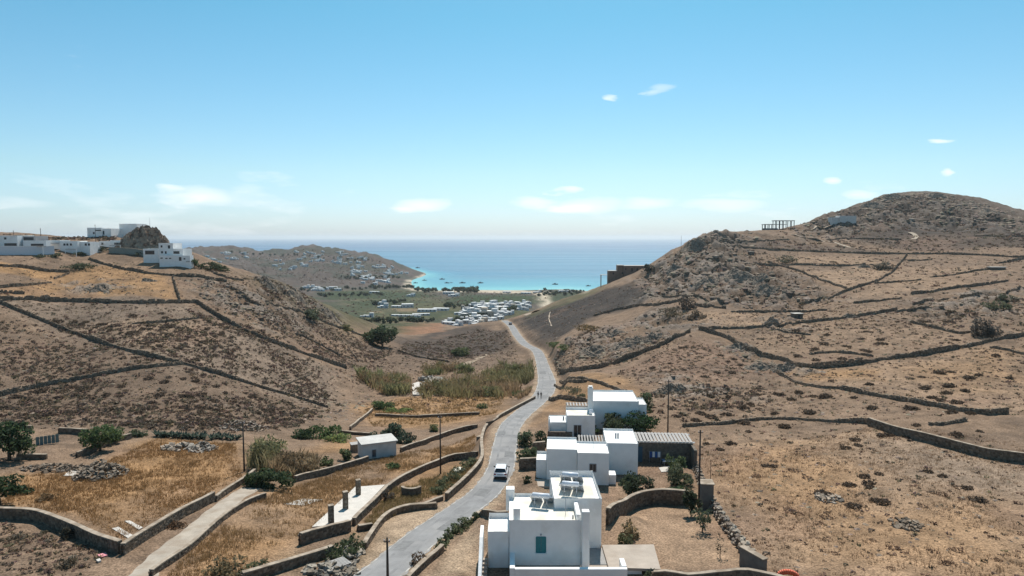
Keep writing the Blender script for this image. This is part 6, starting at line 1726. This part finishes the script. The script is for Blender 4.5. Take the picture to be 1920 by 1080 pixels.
# the shrubs that can be told apart
def zp(off, s, L_): return [(off[0] + a / s, off[1] + b / s) for a, b in L_]
near_r = zp((1240, 700), 2.824, [(370,370),(1030,350),(1045,378),(975,392),(560,488),(595,490),(1415,518),(1490,543),(1070,543),(1150,530),(990,585),(1100,580),(1110,600),(860,630),(1135,670),(1175,685),(1015,702),(1675,668),(465,305),(650,280),(240,370),(310,400),(1640,20),(1395,75),(1530,65),(1610,90),(1510,100),(1100,55),(1545,200),(1320,180),(1640,208),(1180,327),(1230,327),(1310,335),(1350,272),(1565,322),(1685,305),(1620,605),(850,640),(1000,590)])
near_g = zp((1240, 700), 2.824, [(350,215),(180,245),(265,230),(210,210),(440,180),(470,160),(440,260),(600,210),(785,205),(730,100),(510,110),(355,120),(690,135),(620,110),(265,115),(870,122),(805,118),(1020,125)])
mid_r = zp((1440, 560), 3.6, [(1540,383),(1360,530),(1420,510),(1155,500),(1240,490),(1035,525),(1630,533),(1060,600),(1228,587),(1330,618),(1205,632),(685,575),(1110,665),(1165,680),(1275,700),(1240,765),(1365,770),(965,737),(705,735),(395,660),(215,635),(285,765),(45,770),(110,860)])
mid_u = zp((1440, 560), 3.6, [(520,315),(550,320),(320,335),(640,340),(680,350),(735,300),(755,272),(775,298),(665,220),(380,300),(290,210),(190,212),(325,410),(205,385),(505,402),(1120,180),(1050,150),(1140,68),(1220,90),(1250,85),(1340,70),(1400,100),(920,130),(870,150),(640,195),(635,265),(400,240),(1215,150),(1270,275),(1280,130)])
dry_r = zp((1240, 700), 2.824, [(1760,865),(1235,925),(1220,1030),(1120,880),(880,760),(1775,985),(1910,850),(720,740),(830,790),(1440,940),(1570,935),(1525,1005),(700,510),(510,540),(770,550),(1390,700),(1550,590),(1490,640),(870,880),(920,950),(680,720),(590,715)])
mesh_hi = []
for k in range(5):
    V, F, c = shrub_mesh(300 + k, 150, (.095, .068, .048), .13); me = mesh_np('shrub', V, F, leaf_m, None, colors=c); mesh_hi.append(me.data); bpy.data.objects.remove(me)
mesh_dry = []
for k in range(3):
    V, F, c = shrub_mesh(320 + k, 70, (.15, .09, .058), .12); me = mesh_np('shrub', V, F, leaf_m, None, colors=c); mesh_dry.append(me.data); bpy.data.objects.remove(me)
def put_shrub(x, y, s, meshes, label, group, hs=.85):
    o = bpy.data.objects.new('shrub', meshes[RS.randint(len(meshes))]); COL.objects.link(o)
    o.location = (x, y, ground(x, y) - .03); o.rotation_euler = (0, 0, RS.uniform(0, 6.28)); o.scale = (s * RS.uniform(.85, 1.25), s * RS.uniform(.85, 1.15), s * hs * RS.uniform(.85, 1.15)); tag(o, label, 'shrub', group)
def put_list(L_, smin, smax, label, group, meshes=mesh_hi, hs=.85):
    for (px, py) in L_:
        p = hit(px, py + 2)
        if p is not None: put_shrub(p[0], p[1], RS.uniform(smin, smax), meshes, label, group, hs)
put_list(near_r, .65, 1.05, 'dark cushion shrub on the bare near right field and slope', 'shrubs of the near right field')
put_list(near_g, .7, 1.4, 'dark shrub on the stony bank behind the carport', 'shrubs behind the carport')
put_list(mid_r, .8, 1.4, 'dark cushion shrub on the orange slope below the longest right wall', 'shrubs below the longest right wall')
put_list(mid_u, .8, 1.4, 'dark cushion shrub above the longest right wall', 'shrubs above the longest right wall')
put_list(dry_r, .5, .95, 'sparse reddish dry shrub in the near right field', 'dry shrubs of the near right field', mesh_dry, .6)
for (pix, n, lab, g) in (([(-240,760),(150,722),(300,700),(420,720),(560,770),(440,808),(300,804),(-240,792)], 60, 'dark brown shrub among the dense scrub at the left hill foot', 'shrubs of the left hill foot'),
                         ([(100,600),(380,600),(440,640),(380,680),(220,645)], 34, 'dark shrub in the tan field under the level left wall', 'shrubs of the tan left field'),
                         ([(1300,640),(1440,690),(1330,715),(1180,700)], 16, 'dark shrub inside the corner of the thick climbing wall', 'shrubs of the walled corner')):
    for x, y in sample_region(pix, n): put_shrub(x, y, RS.uniform(.6, 1.15), mesh_hi, lab, g)

# small dry tufts and twigs between the shrubs
TFP = [shrub_mesh(250 + k, 9, (.16, .115, .08), .3) for k in range(5)]
TX = []
for pix, n in (([(1270,800),(1640,800),(2140,870),(2140,1085),(1440,1085),(1330,940)], 900), ([(1300,640),(1480,690),(2140,640),(2140,780),(1640,795),(1280,795),(1150,700)], 2600), ([(1300,590),(1700,560),(2140,560),(2140,625),(1560,690),(1400,640)], 2200), ([(1190,520),(1440,440),(2140,440),(2140,560),(1500,580)], 2600),
               ([(-240,575),(330,575),(480,640),(640,700),(600,780),(440,812),(-240,795)], 3200), ([(-240,490),(400,500),(560,560),(700,630),(640,690),(400,590),(-240,560)], 1500), ([(640,700),(760,650),(950,620),(970,640),(980,730),(700,780)], 1500), ([(1020,700),(1230,620),(1290,640),(1160,690)], 500), ([(0,975),(200,1040),(150,1080),(0,1080)], 260)):
    TX.append(sample_region(pix, n))
TX = np.concatenate(TX); tsz = .10 + .32 * RS.rand(len(TX)) ** 2 + np.hypot(TX[:, 0], TX[:, 1]) * .0006
tn = RS.uniform(.5, 1.7, (len(TX), 1)) * (1 + RS.uniform(-.15, .15, (len(TX), 3)))
V, F, c = scatter(TFP, TX, tsz, 1.0, .04, tones=tn)
o = mesh_np('dry_tufts', V, F, leaf_m, None, colors=c); tag(o, 'tiny dry tufts and twigs between the shrubs', 'tufts', kind='stuff')

# ------------------------------------------------------------------ dry grass stalks
def grass(pix, n, h0, h1, base, label, seed, w=.03):
    rs = np.random.RandomState(seed); xy = sample_region(pix, n, rs=rs)
    m = fbm(xy[:, 0], xy[:, 1], 5, 3, seed=2) > rs.uniform(.3, .62, len(xy)); xy = xy[m]; n = len(xy)
    k = 5
    X = np.repeat(xy, k, 0) + rs.normal(0, .12, (n * k, 2)); z = ground_v(X[:, 0], X[:, 1]); H = rs.uniform(h0, h1, n * k); a = rs.uniform(0, 3.14, n * k)
    wv = np.stack([np.cos(a) * w, np.sin(a) * w, np.zeros(n * k)], -1); b0 = np.stack([X[:, 0], X[:, 1], z - .02], -1); t = b0 + np.stack([rs.normal(0, .35, n * k) * H, rs.normal(0, .35, n * k) * H, H], -1)
    V = np.stack([b0 - wv, b0 + wv, t], 1).reshape(-1, 3); F = np.arange(n * k * 3).reshape(-1, 3)
    c = np.repeat(np.array(base) * rs.uniform(.6, 1.35, (n * k, 1)), 3, 0)
    o = mesh_np('dry_grass', V, F, leaf_m, None, colors=c); return tag(o, label, 'dry grass', kind='stuff')
grass([(0,948),(20,890),(160,885),(300,822),(440,832),(455,900),(330,955),(230,1012),(140,965)], 9000, .2, .5, (.27, .155, .068), 'orange dry grass of the walled left field', 1)
grass([(300,1085),(370,1020),(480,940),(640,882),(890,815),(890,840),(740,890),(640,960),(560,1010),(450,1085)], 9000, .2, .5, (.275, .17, .08), 'straw coloured dry grass of the left slopes', 2)
grass([(1300,840),(1640,800),(2140,870),(2140,1085),(1440,1085)], 9000, .12, .35, (.25, .16, .095), 'thin dry grass of the near right field', 3)
grass([(680,770),(760,748),(950,738),(930,775),(700,800)], 3500, .3, .6, (.27, .17, .075), 'straw field beside the lane', 4, .05)
grass([(740,915),(880,862),(895,870),(800,935),(700,990),(680,980)], 2500, .25, .6, (.23, .165, .075), 'dry grass of the overgrown plot', 5)

# ------------------------------------------------------------------ white car on the lane
paint_m = mat('white_car_paint', (.80, .80, .81), .25, .5, coat=.4)
tyre_m = mat('tyre_rubber', (.02, .02, .02), .9, .2); rim_m = mat('alloy_rim', (.45, .46, .48), .35, .5, metal=.7)
trim_m = mat('black_trim', (.02, .02, .022), .6, .3); lamp_m = mat('red_tail_lamp', (.22, .012, .012), .3, .5)
def car(px, py, heading, label, body_m=paint_m, detail=True, loc=None):
    p = hit(px, py) if loc is None else loc
    r = empty('car', (p[0], p[1], p[2] + .075), heading, label, 'car')   # local +Y is forward
    def loft(name, sect, m, par=r):
        V = []; F = []; n = len(sect[0][1])
        for y, pts in sect: V += [(x, y, z) for x, z in pts]
        for k in range(len(sect) - 1):
            for q in range(n): F.append((k * n + q, k * n + (q + 1) % n, (k + 1) * n + (q + 1) % n, (k + 1) * n + q))
        F.append(tuple(range(n - 1, -1, -1))); F.append(tuple((len(sect) - 1) * n + q for q in range(n)))
        o = mesh_np(name, V, F, m, par, True)
        bm = bmesh.new(); bm.from_mesh(o.data); bmesh.ops.recalc_face_normals(bm, faces=bm.faces[:]); bm.to_mesh(o.data); bm.free()
        mod = o.modifiers.new('bev', 'BEVEL'); mod.width = .03; mod.segments = 2; mod.limit_method = 'ANGLE'; mod.angle_limit = .5
        return o
    def ring(w, z0, z1, sh=.12): return [(-w * .92, z0), (-w, z0 + .18), (-w, z1 - sh), (-w * .9, z1), (w * .9, z1), (w, z1 - sh), (w, z0 + .18), (w * .92, z0)]
    loft('body', [(-2.05, ring(.80, .34, .86)), (-1.98, ring(.88, .28, .98)), (-1.3, ring(.90, .24, 1.0)), (.6, ring(.90, .24, .98)), (1.2, ring(.89, .24, .95)), (1.85, ring(.84, .28, .82)), (2.08, ring(.72, .34, .68))], paint_m if body_m is None else body_m)
    def gring(w0, w1, z0, z1): return [(-w0, z0), (-w1, z1 - .04), (-w1 * .9, z1), (w1 * .9, z1), (w1, z1 - .04), (w0, z0)]
    loft('window_glass', [(-1.93, gring(.78, .70, .97, 1.0)), (-1.45, gring(.80, .665, .97, 1.44)), (-.6, gring(.81, .67, .97, 1.52)), (.25, gring(.81, .66, .96, 1.50)), (1.12, gring(.78, .72, .93, .97))], glass_m)
    loft('roof', [(-1.62, gring(.66, .64, 1.455, 1.49)), (-.6, gring(.69, .67, 1.50, 1.57)), (.25, gring(.67, .65, 1.485, 1.55)), (.42, gring(.64, .60, 1.44, 1.47))], body_m)
    for s in (-1, 1):
        for (y0, z0, y1, z1) in ((-1.97, .97, -1.52, 1.47), (-.35, .97, -.35, 1.51), (1.08, .95, .36, 1.47)):
            tube('pillar', r, (s * .80, y0, z0), (s * .675, y1, z1), .055, .045, body_m, 6)
        box('mirror', r, s * .99 - .11, s * .99 + .11, .62, .74, .95, 1.12, trim_m, .03)
        for y in (-1.28, 1.32):
            w = tube('wheel', r, (s * .70, y, .33), (s * .905, y, .33), .33, .33, tyre_m, 18)
            tube('rim', w, (s * .90, y, .33), (s * .915, y, .33), .21, .20, rim_m, 12)
        box('tail_lamp', r, s * .70 - .16, s * .70 + .16, -2.06, -1.93, .72, .90, lamp_m, .02)
    box('rear_bumper', r, -.78, .78, -2.12, -1.98, .28, .52, trim_m, .03)
    box('number_plate', r, -.26, .26, -2.085, -2.05, .60, .71, tank_m, 0)
    box('tailgate_trim', r, -.40, .40, -2.075, -2.04, .76, .80, trim_m, 0)
    return r
def road_heading(Y):
    k = int(np.argmin(np.abs(road_c[:, 1] - Y))); a, b = road_c[max(k - 1, 0)], road_c[min(k + 1, len(road_c) - 1)]
    return math.atan2(-(b[0] - a[0]), b[1] - a[1]), math.atan2(b[2] - a[2], math.hypot(b[0] - a[0], b[1] - a[1]))
hd, sl = road_heading(92)
c1 = car(940, 893, hd * .5, 'white hatchback car driving away down the lane'); c1.rotation_euler = (sl, 0, hd * .5)
hd, sl = road_heading(425)
c2 = car(957, 609, hd, 'small grey car at the far crest of the lane', mat('grey_car_paint', (.16, .17, .19), .3, .5)); c2.rotation_euler = (sl, 0, hd)

# ------------------------------------------------------------------ two walkers
def person(px, py, label, shirt, trousers, phase, face=0.0):
    p = hit(px, py)
    me = bpy.data.meshes.new('person')
    s = phase
    J = {'pel': (0, 0, .95), 'wai': (0, .01, 1.10), 'che': (0, .02, 1.32), 'nec': (0, .02, 1.49), 'hd0': (0, .03, 1.57), 'hd1': (0, .035, 1.68), 'hd2': (0, .03, 1.75),
         'hl': (-.10, 0, .90), 'kl': (-.11, .10 * s, .50), 'al': (-.11, -.14 * s + .02, .10), 'tl': (-.12, .02 - .14 * s + .14, .035), 'hr': (.10, 0, .90), 'kr': (.11, -.06 * s + .04, .50), 'ar': (.11, .20 * s, .09), 'tr': (.12, .20 * s + .16, .035),
         'sl': (-.19, .02, 1.42), 'el': (-.25, .02 - .05 * s, 1.14), 'wl': (-.25, .10 - .12 * s + .06, .90), 'fl': (-.25, .13 - .12 * s + .06, .81), 'sr': (.19, .02, 1.42), 'er': (.25, .02 + .05 * s, 1.14), 'wr': (.25, .08 + .12 * s, .90), 'fr': (.25, .11 + .12 * s, .81)}
    R = {'pel': .15, 'wai': .135, 'che': .155, 'nec': .058, 'hd0': .075, 'hd1': .10, 'hd2': .06, 'hl': .095, 'kl': .062, 'al': .042, 'tl': .038, 'hr': .095, 'kr': .062, 'ar': .042, 'tr': .038, 'sl': .07, 'el': .045, 'wl': .03, 'fl': .03, 'sr': .07, 'er': .045, 'wr': .03, 'fr': .03}
    E = [('pel', 'wai'), ('wai', 'che'), ('che', 'nec'), ('nec', 'hd0'), ('hd0', 'hd1'), ('hd1', 'hd2'), ('pel', 'hl'), ('hl', 'kl'), ('kl', 'al'), ('al', 'tl'), ('pel', 'hr'), ('hr', 'kr'), ('kr', 'ar'), ('ar', 'tr'),
         ('che', 'sl'), ('sl', 'el'), ('el', 'wl'), ('wl', 'fl'), ('che', 'sr'), ('sr', 'er'), ('er', 'wr'), ('wr', 'fr')]
    K = list(J); me.from_pydata([J[k] for k in K], [(K.index(a), K.index(b)) for a, b in E], [])
    o = bpy.data.objects.new('person', me); COL.objects.link(o)
    md_ = o.modifiers.new('skin', 'SKIN')
    for k, sv in zip(K, me.skin_vertices[0].data): sv.radius = (R[k], R[k] * .85); sv.use_root = (k == 'pel')
    o.modifiers.new('sub', 'SUBSURF').levels = 2
    dg = bpy.context.evaluated_depsgraph_get(); ev = o.evaluated_get(dg)
    m2 = bpy.data.meshes.new_from_object(ev); bpy.data.objects.remove(o)
    skin_m = mat('skin', (.42, .26, .19), .6, .3); sm_ = mat('cloth_' + label[:12], shirt, .9, .1); tm_ = mat('trouser_' + label[:12], trousers, .9, .1); shoe = mat('shoe_dark', (.03, .03, .03), .7, .2)
    m2.materials.clear()
    for mm in (skin_m, sm_, tm_, shoe): m2.materials.append(mm)
    for f in m2.polygons:
        z = f.center.z; x = abs(f.center.x); f.use_smooth = True
        f.material_index = 3 if z < .09 else 2 if (z < .97 and x < .2) else 1 if (z < 1.46 and (x < .21 or z > 1.12)) else 0
    ob = bpy.data.objects.new('person', m2); COL.objects.link(ob)
    ob.location = (p[0], p[1], p[2] + .06); ob.rotation_euler = (0, 0, face)
    tag(ob, label, 'person')
    bm = bmesh.new(); bmesh.ops.create_uvsphere(bm, u_segments=12, v_segments=8, radius=.118)
    for v in bm.verts: v.co = Vector((v.co.x * .93, v.co.y * 1.05 + .012, v.co.z * 1.0 + 1.685)) if not (v.co.z < -.02 and v.co.y > .0) else Vector((v.co.x * .6, v.co.y * .3, 1.70))
    bm_obj('hair', bm, mat('dark_hair', (.02, .015, .012), .7, .3), ob, True)
    return ob
person(1009, 747, 'walker in dark blue clothes on the left side of the lane', (.03, .035, .05), (.035, .035, .04), 1.0, .15)
person(1014.5, 748, 'walker in black shirt and charcoal trousers on the right of the pair', (.02, .02, .022), (.03, .028, .03), -1.0, .1)

# ------------------------------------------------------------------ village, headland houses, far trees
WIN = glass_m
def far_house(px, py, w, h_, d, label, group, rz=0.0, parts=2, wm=None, p=None):
    p = hit(px, py, 500) if p is None else p
    if p is None or p[2] < .4: return None
    o = empty('white_house', (p[0], p[1], p[2]), rz, label, 'house', group)
    wm = wm or mat('village_whitewash', (.66, .645, .62), .9, .12, noise=.12, nscale=.3)
    box('wall', o, -w / 2, w / 2, 0, d, -2.5, h_, wm, .08)
    box('roof', o, -w / 2 + .3, w / 2 - .3, .3, d - .3, h_ + .003, h_ + .12, roofw_m, 0)
    if parts > 1:
        s = random.choice((-1, 1)); w2 = w * random.uniform(.35, .6)
        box('upper_wall', o, s * w / 2 - (w2 if s > 0 else 0), s * w / 2 + (w2 if s < 0 else 0), d * .3, d * 1.1, -2.5, h_ + random.uniform(1.8, 3.0), wm, .08)
        box('wing', o, -s * w / 2 - (w * .3 if s > 0 else -.01), -s * w / 2 + (w * .3 if s < 0 else -.01), 1.0, d * .8, -2.5, h_ * .75, wm, .08)
    n = max(1, int(w / 4))
    for k in range(n):
        x = -w / 2 + (k + .5) * w / n
        box('window', o, x - .55, x + .55, -.06, .05, h_ * .25, h_ * .25 + 1.5, WIN, 0)
    return o
VG = 'white houses of the village at the lane end'
vill = [(845,608,20,4,9),(862,604,14,4,8),(880,606,12,4,8),(868,597,14,5,9),(893,600,14,5,9),(880,590,16,6,9),(900,606,12,3.5,8),(912,603,14,4,8),(925,601,12,4,8),(938,598,12,4,7),(915,594,16,6,10),(932,591,16,5,9),
        (897,588,18,7,10),(912,583,18,8,11),(930,583,18,8,10),(948,580,18,7,10),(895,579,20,8,11),(965,578,16,6,9),(980,576,14,6,9),(972,581,18,4,8),(945,588,14,5,8),(955,590,10,4,8),(905,575,16,5,9),(925,574,18,5,9),(942,574,16,5,9),(960,573,14,5,9),(985,571,12,5,8),(880,582,14,4,8),(870,588,12,4,8),(858,610,12,3.5,8),(890,610,10,3,7),(905,611,10,3,7)]
tan_m = mat('sand_render', (.50, .43, .35), .9, .1, noise=.1); grey_m = mat('grey_house_render', (.42, .41, .40), .9, .1, noise=.1)
VLAB = {0: 'white flat roofed house crowded in the village at the lane end', 1: 'sand coloured house among the white village houses', 2: 'grey rendered house among the white village houses'}
for k, (px, py, w, h_, d) in enumerate(vill + [(v[0] + random.uniform(-9, 9), v[1] + random.uniform(-3, 3), v[2], v[3] * .8, v[4]) for v in vill] + [(v[0] + random.uniform(-12, 8), v[1] + random.uniform(-4, 3), v[2] * .7, v[3] * .7, v[4]) for v in vill[::2]]):
    t_ = 1 if k % 7 == 3 else 2 if k % 5 == 2 else 0
    far_house(px + random.uniform(-4, 4), py + random.uniform(-1.5, 1.5), w * random.uniform(.35, .85), h_ * random.uniform(.5, .95), d * random.uniform(.5, .9), (VLAB[t_] if k % 3 else VLAB[t_].replace('house', 'single block house', 1)), VG, random.uniform(-.6, .6), 2 if k % 3 else 1, (None, tan_m, grey_m)[t_])
fh = [(825,583,26,4,9,'long low white house left of the village'),(800,585,30,4,9,'long white bungalow row beside the tan field'),(720,578,14,4,8,'white house in the middle of the valley fields'),(765,577,20,6,10,'larger white block house on the valley road'),
      (745,577,22,3,7,'low white house joined to the valley block'),(712,572,18,5,9,'grey white house behind the valley fields'),(840,552,24,5,12,'wide grey white building near the beach'),(852,556,18,4,10,'lower building beside the wide beach building'),
      (700,550,22,4,9,'white house at the back of the green field'),(770,556,14,4,8,'small white house between green fields'),(1060,547,30,3,8,'white beach bar behind the sand'),(985,551,22,3,8,'reddish roofed beach house'),(950,549,20,3,8,'low beach house behind the green field'),(1010,549,16,3,8,'small beach house beside the palms'),
      (760,594,44,2.5,5,'long white garden wall house in the fields'),(690,595,14,2.5,5,'low white shed at the dark hedge'),(790,592,26,2.8,6,'white row at the hedge end')]
for px, py, w, h_, d, lab in fh: far_house(px, py, w * .72, h_ * .75, d * .8, lab, None, random.uniform(-.3, .3), 1 + (w < 20))
random.seed(21)
HLG = 'white houses scattered over the headland'
HNAMES = ['on the crest of the headland neck', 'high on the headland top', 'on the headland slope above the bay', 'in the row at the headland foot', 'on the bare headland shoulder']
hd_poly = [([(385,480),(440,472),(470,480),(440,495),(390,492)], 16), ([(550,472),(640,472),(700,485),(680,500),(600,495),(540,485)], 42), ([(650,495),(740,500),(765,512),(740,530),(690,535),(640,520)], 46), ([(570,540),(640,541),(640,546),(575,546)], 14), ([(500,488),(560,485),(580,500),(520,510)], 12)]
cnt = 0
for ip, (pix, n) in enumerate(hd_poly):
    xs = [p[0] for p in pix]; ys = [p[1] for p in pix]; k = 0; tries = 0
    while k < n and tries < 900:
        tries += 1
        x, y = random.uniform(min(xs), max(xs)), random.uniform(min(ys), max(ys))
        if not in_poly(np.array([x]), np.array([y]), pix)[0]: continue
        p = hit(x, y, 700)
        if p is None or p[2] < 1.5 or p[1] < 900: continue
        far_house(x, y, random.uniform(5, 15) ** 1.0, random.uniform(2.2, 4.5), random.uniform(5, 9), ('stepped white house ' if (k + 1) % 5 < 2 else 'single white cube house ') + HNAMES[ip], HLG + ' ' + str(HNAMES[ip]), random.uniform(-.4, .4), 1 + ((k + 1) % 5 < 2), p=p); k += 1; cnt += 1
print('headland houses', cnt)
# far trees: a few shared crowns
FT = []
for k in range(4):
    V, F, c = tree_mesh(400 + k, 5.0, 3.0, (.05, .062, .035), 170, .95, 14, .15); o = mesh_np('crown', V, F, leaf_m, None, colors=c); FT.append(o.data); bpy.data.objects.remove(o)
bmt = trunk_bm(5.0, 3.0, 5, .25); mt_ = bpy.data.meshes.new('trunk'); bmt.to_mesh(mt_); bmt.free(); mt_.materials.append(bark_m)
def far_tree(p, s, label, group):
    r = empty('tree', (p[0], p[1], p[2]), random.uniform(0, 6), label, 'tree', group); r.scale = (s * random.uniform(.9, 1.5), s * random.uniform(.9, 1.4), s)
    for nm, d in (('crown', random.choice(FT)), ('trunk', mt_)):
        o = bpy.data.objects.new(nm, d); COL.objects.link(o); o.parent = r
lines = [([(775,546),(900,546)], 30, .9, 1.7, 'dark tamarisk tree in the row behind the beach', 'trees behind the beach'), ([(862,546),(895,546)], 8, 1.3, 1.9, 'tall dark tree in the beach clump', 'beach clump'), ([(1010,553),(1090,550)], 16, .7, 1.3, 'dark tree beside the white beach bar', 'trees by the beach bar'),
         ([(660,605),(815,603)], 34, .5, 1.0, 'dark hedge tree along the lower valley field', 'hedge of the lower field'), ([(700,570),(760,566)], 12, .7, 1.3, 'dark tree between the valley houses', 'trees of the valley houses'), ([(600,556),(720,552)], 16, .6, 1.2, 'green tree at the edge of the far green field', 'trees of the far field'),
         ([(690,539),(790,542)], 18, .9, 1.6, 'dark tree at the bay corner under the headland', 'trees of the bay corner'), ([(835,578),(845,572)], 5, .8, 1.3, 'round tree beside the tan track', 'trees of the tan track'), ([(640,522),(750,520)], 26, .6, 1.3, 'dark tree among the headland houses', 'trees of the headland'), ([(560,545),(690,542)], 20, .6, 1.2, 'dark tree at the headland foot', 'trees of the headland foot'), ([(850,606),(975,578)], 44, .6, 1.2, 'small tree between village houses', 'trees of the village'), ([(840,575),(890,577)], 10, .5, .9, 'dark tree at the green field edge', 'trees of the field edge'), ([(430,474),(700,488)], 26, .7, 1.5, 'dark tree high on the headland', 'trees of the headland top'), ([(1000,547),(1100,546)], 10, .6, 1.0, 'small tree along the beach road', 'trees of the beach road')]
for seg, n, s0, s1, lab, g in lines:
    for k in range(n):
        t = (k + random.random()) / n; p = hit(seg[0][0] + (seg[1][0] - seg[0][0]) * t, seg[0][1] + (seg[1][1] - seg[0][1]) * t + random.uniform(-2.5, 2.5), 500)
        if p is not None and p[2] > .6: far_tree(p, random.uniform(s0, s1), lab, g)

# ------------------------------------------------------------------ boats
hull_m = mat('boat_hull', (.06, .07, .09), .5, .4); hullw = mat('white_hull', (.7, .7, .7), .4, .4)
def boat(px, py, L, dark, label, rz):
    d = ray(px, py); t = -CAMZ / d[2]; x, y = d[0] * t, d[1] * t
    r = empty('moored_boat', (x, y, 0), rz, label, 'boat', 'boats moored in the bay'); V = []; F = []
    for k in range(9):
        u = -1 + 2 * k / 8; w = L * .16 * (1 - max(0, u) ** 2.2) * (1 if u > -.9 else .85); sh = 1 + .5 * max(0, u) ** 2
        V += [(u * L / 2, -w, L * .11 * sh), (u * L / 2, -w * .6, -.3), (u * L / 2, w * .6, -.3), (u * L / 2, w, L * .11 * sh)]
    for k in range(8):
        for q in range(3): F.append((k * 4 + q, k * 4 + q + 1, k * 4 + q + 5, k * 4 + q + 4))
        F.append((k * 4 + 3, k * 4, k * 4 + 4, k * 4 + 7))
    F += [(0, 3, 2, 1), (32, 33, 34, 35)]
    mesh_np('hull', V, F, hull_m if dark else hullw, r)
    box('cabin', r, -L * .22, L * .12, -L * .09, L * .09, L * .10, L * .22, hullw if not dark else mat('boat_cabin', (.3, .3, .32)), .05); box('cabin_roof', r, -L * .27, L * .15, -L * .1, L * .1, L * .222, L * .235, hull_m, 0)
    tube('mast', r, (0, 0, L * .1), (0, 0, L * .5), .12, .06, hull_m, 5)
for k, (px, py, L, dk) in enumerate(((779,531,13,1),(796,526,13,1),(829,524,16,1),(838,531,14,1),(846,530.5,10,0),(867,531,17,1),(901,531,16,1),(1041,533.5,16,1),(1103,536.5,13,1),(783,502.5,18,1),(775,536,9,0))):
    boat(px, py, L * .8, dk, 'dark moored boat lying low in the turquoise bay' if dk else 'small white moored boat in the turquoise bay', random.uniform(-.4, .4))

# ------------------------------------------------------------------ haze over land and sea
hz = bpy.data.materials.new('thin_sea_haze'); hz.use_nodes = True; nt = hz.node_tree; nt.nodes.clear()
ho = nt.nodes.new('ShaderNodeOutputMaterial'); hv_ = nt.nodes.new('ShaderNodeVolumePrincipled')
hv_.inputs['Color'].default_value = (.93, .97, 1.0, 1); hv_.inputs['Density'].default_value = HAZE; hv_.inputs['Anisotropy'].default_value = .45
nt.links.new(hv_.outputs[0], ho.inputs['Volume'])
bm = bmesh.new(); box_bm(bm, -46000, 46000, -46000, 46000, -33, 160); hb = bm_obj('haze', bm, hz); tag(hb, 'thin sea haze in the air over valley and bay', 'haze', kind='stuff')
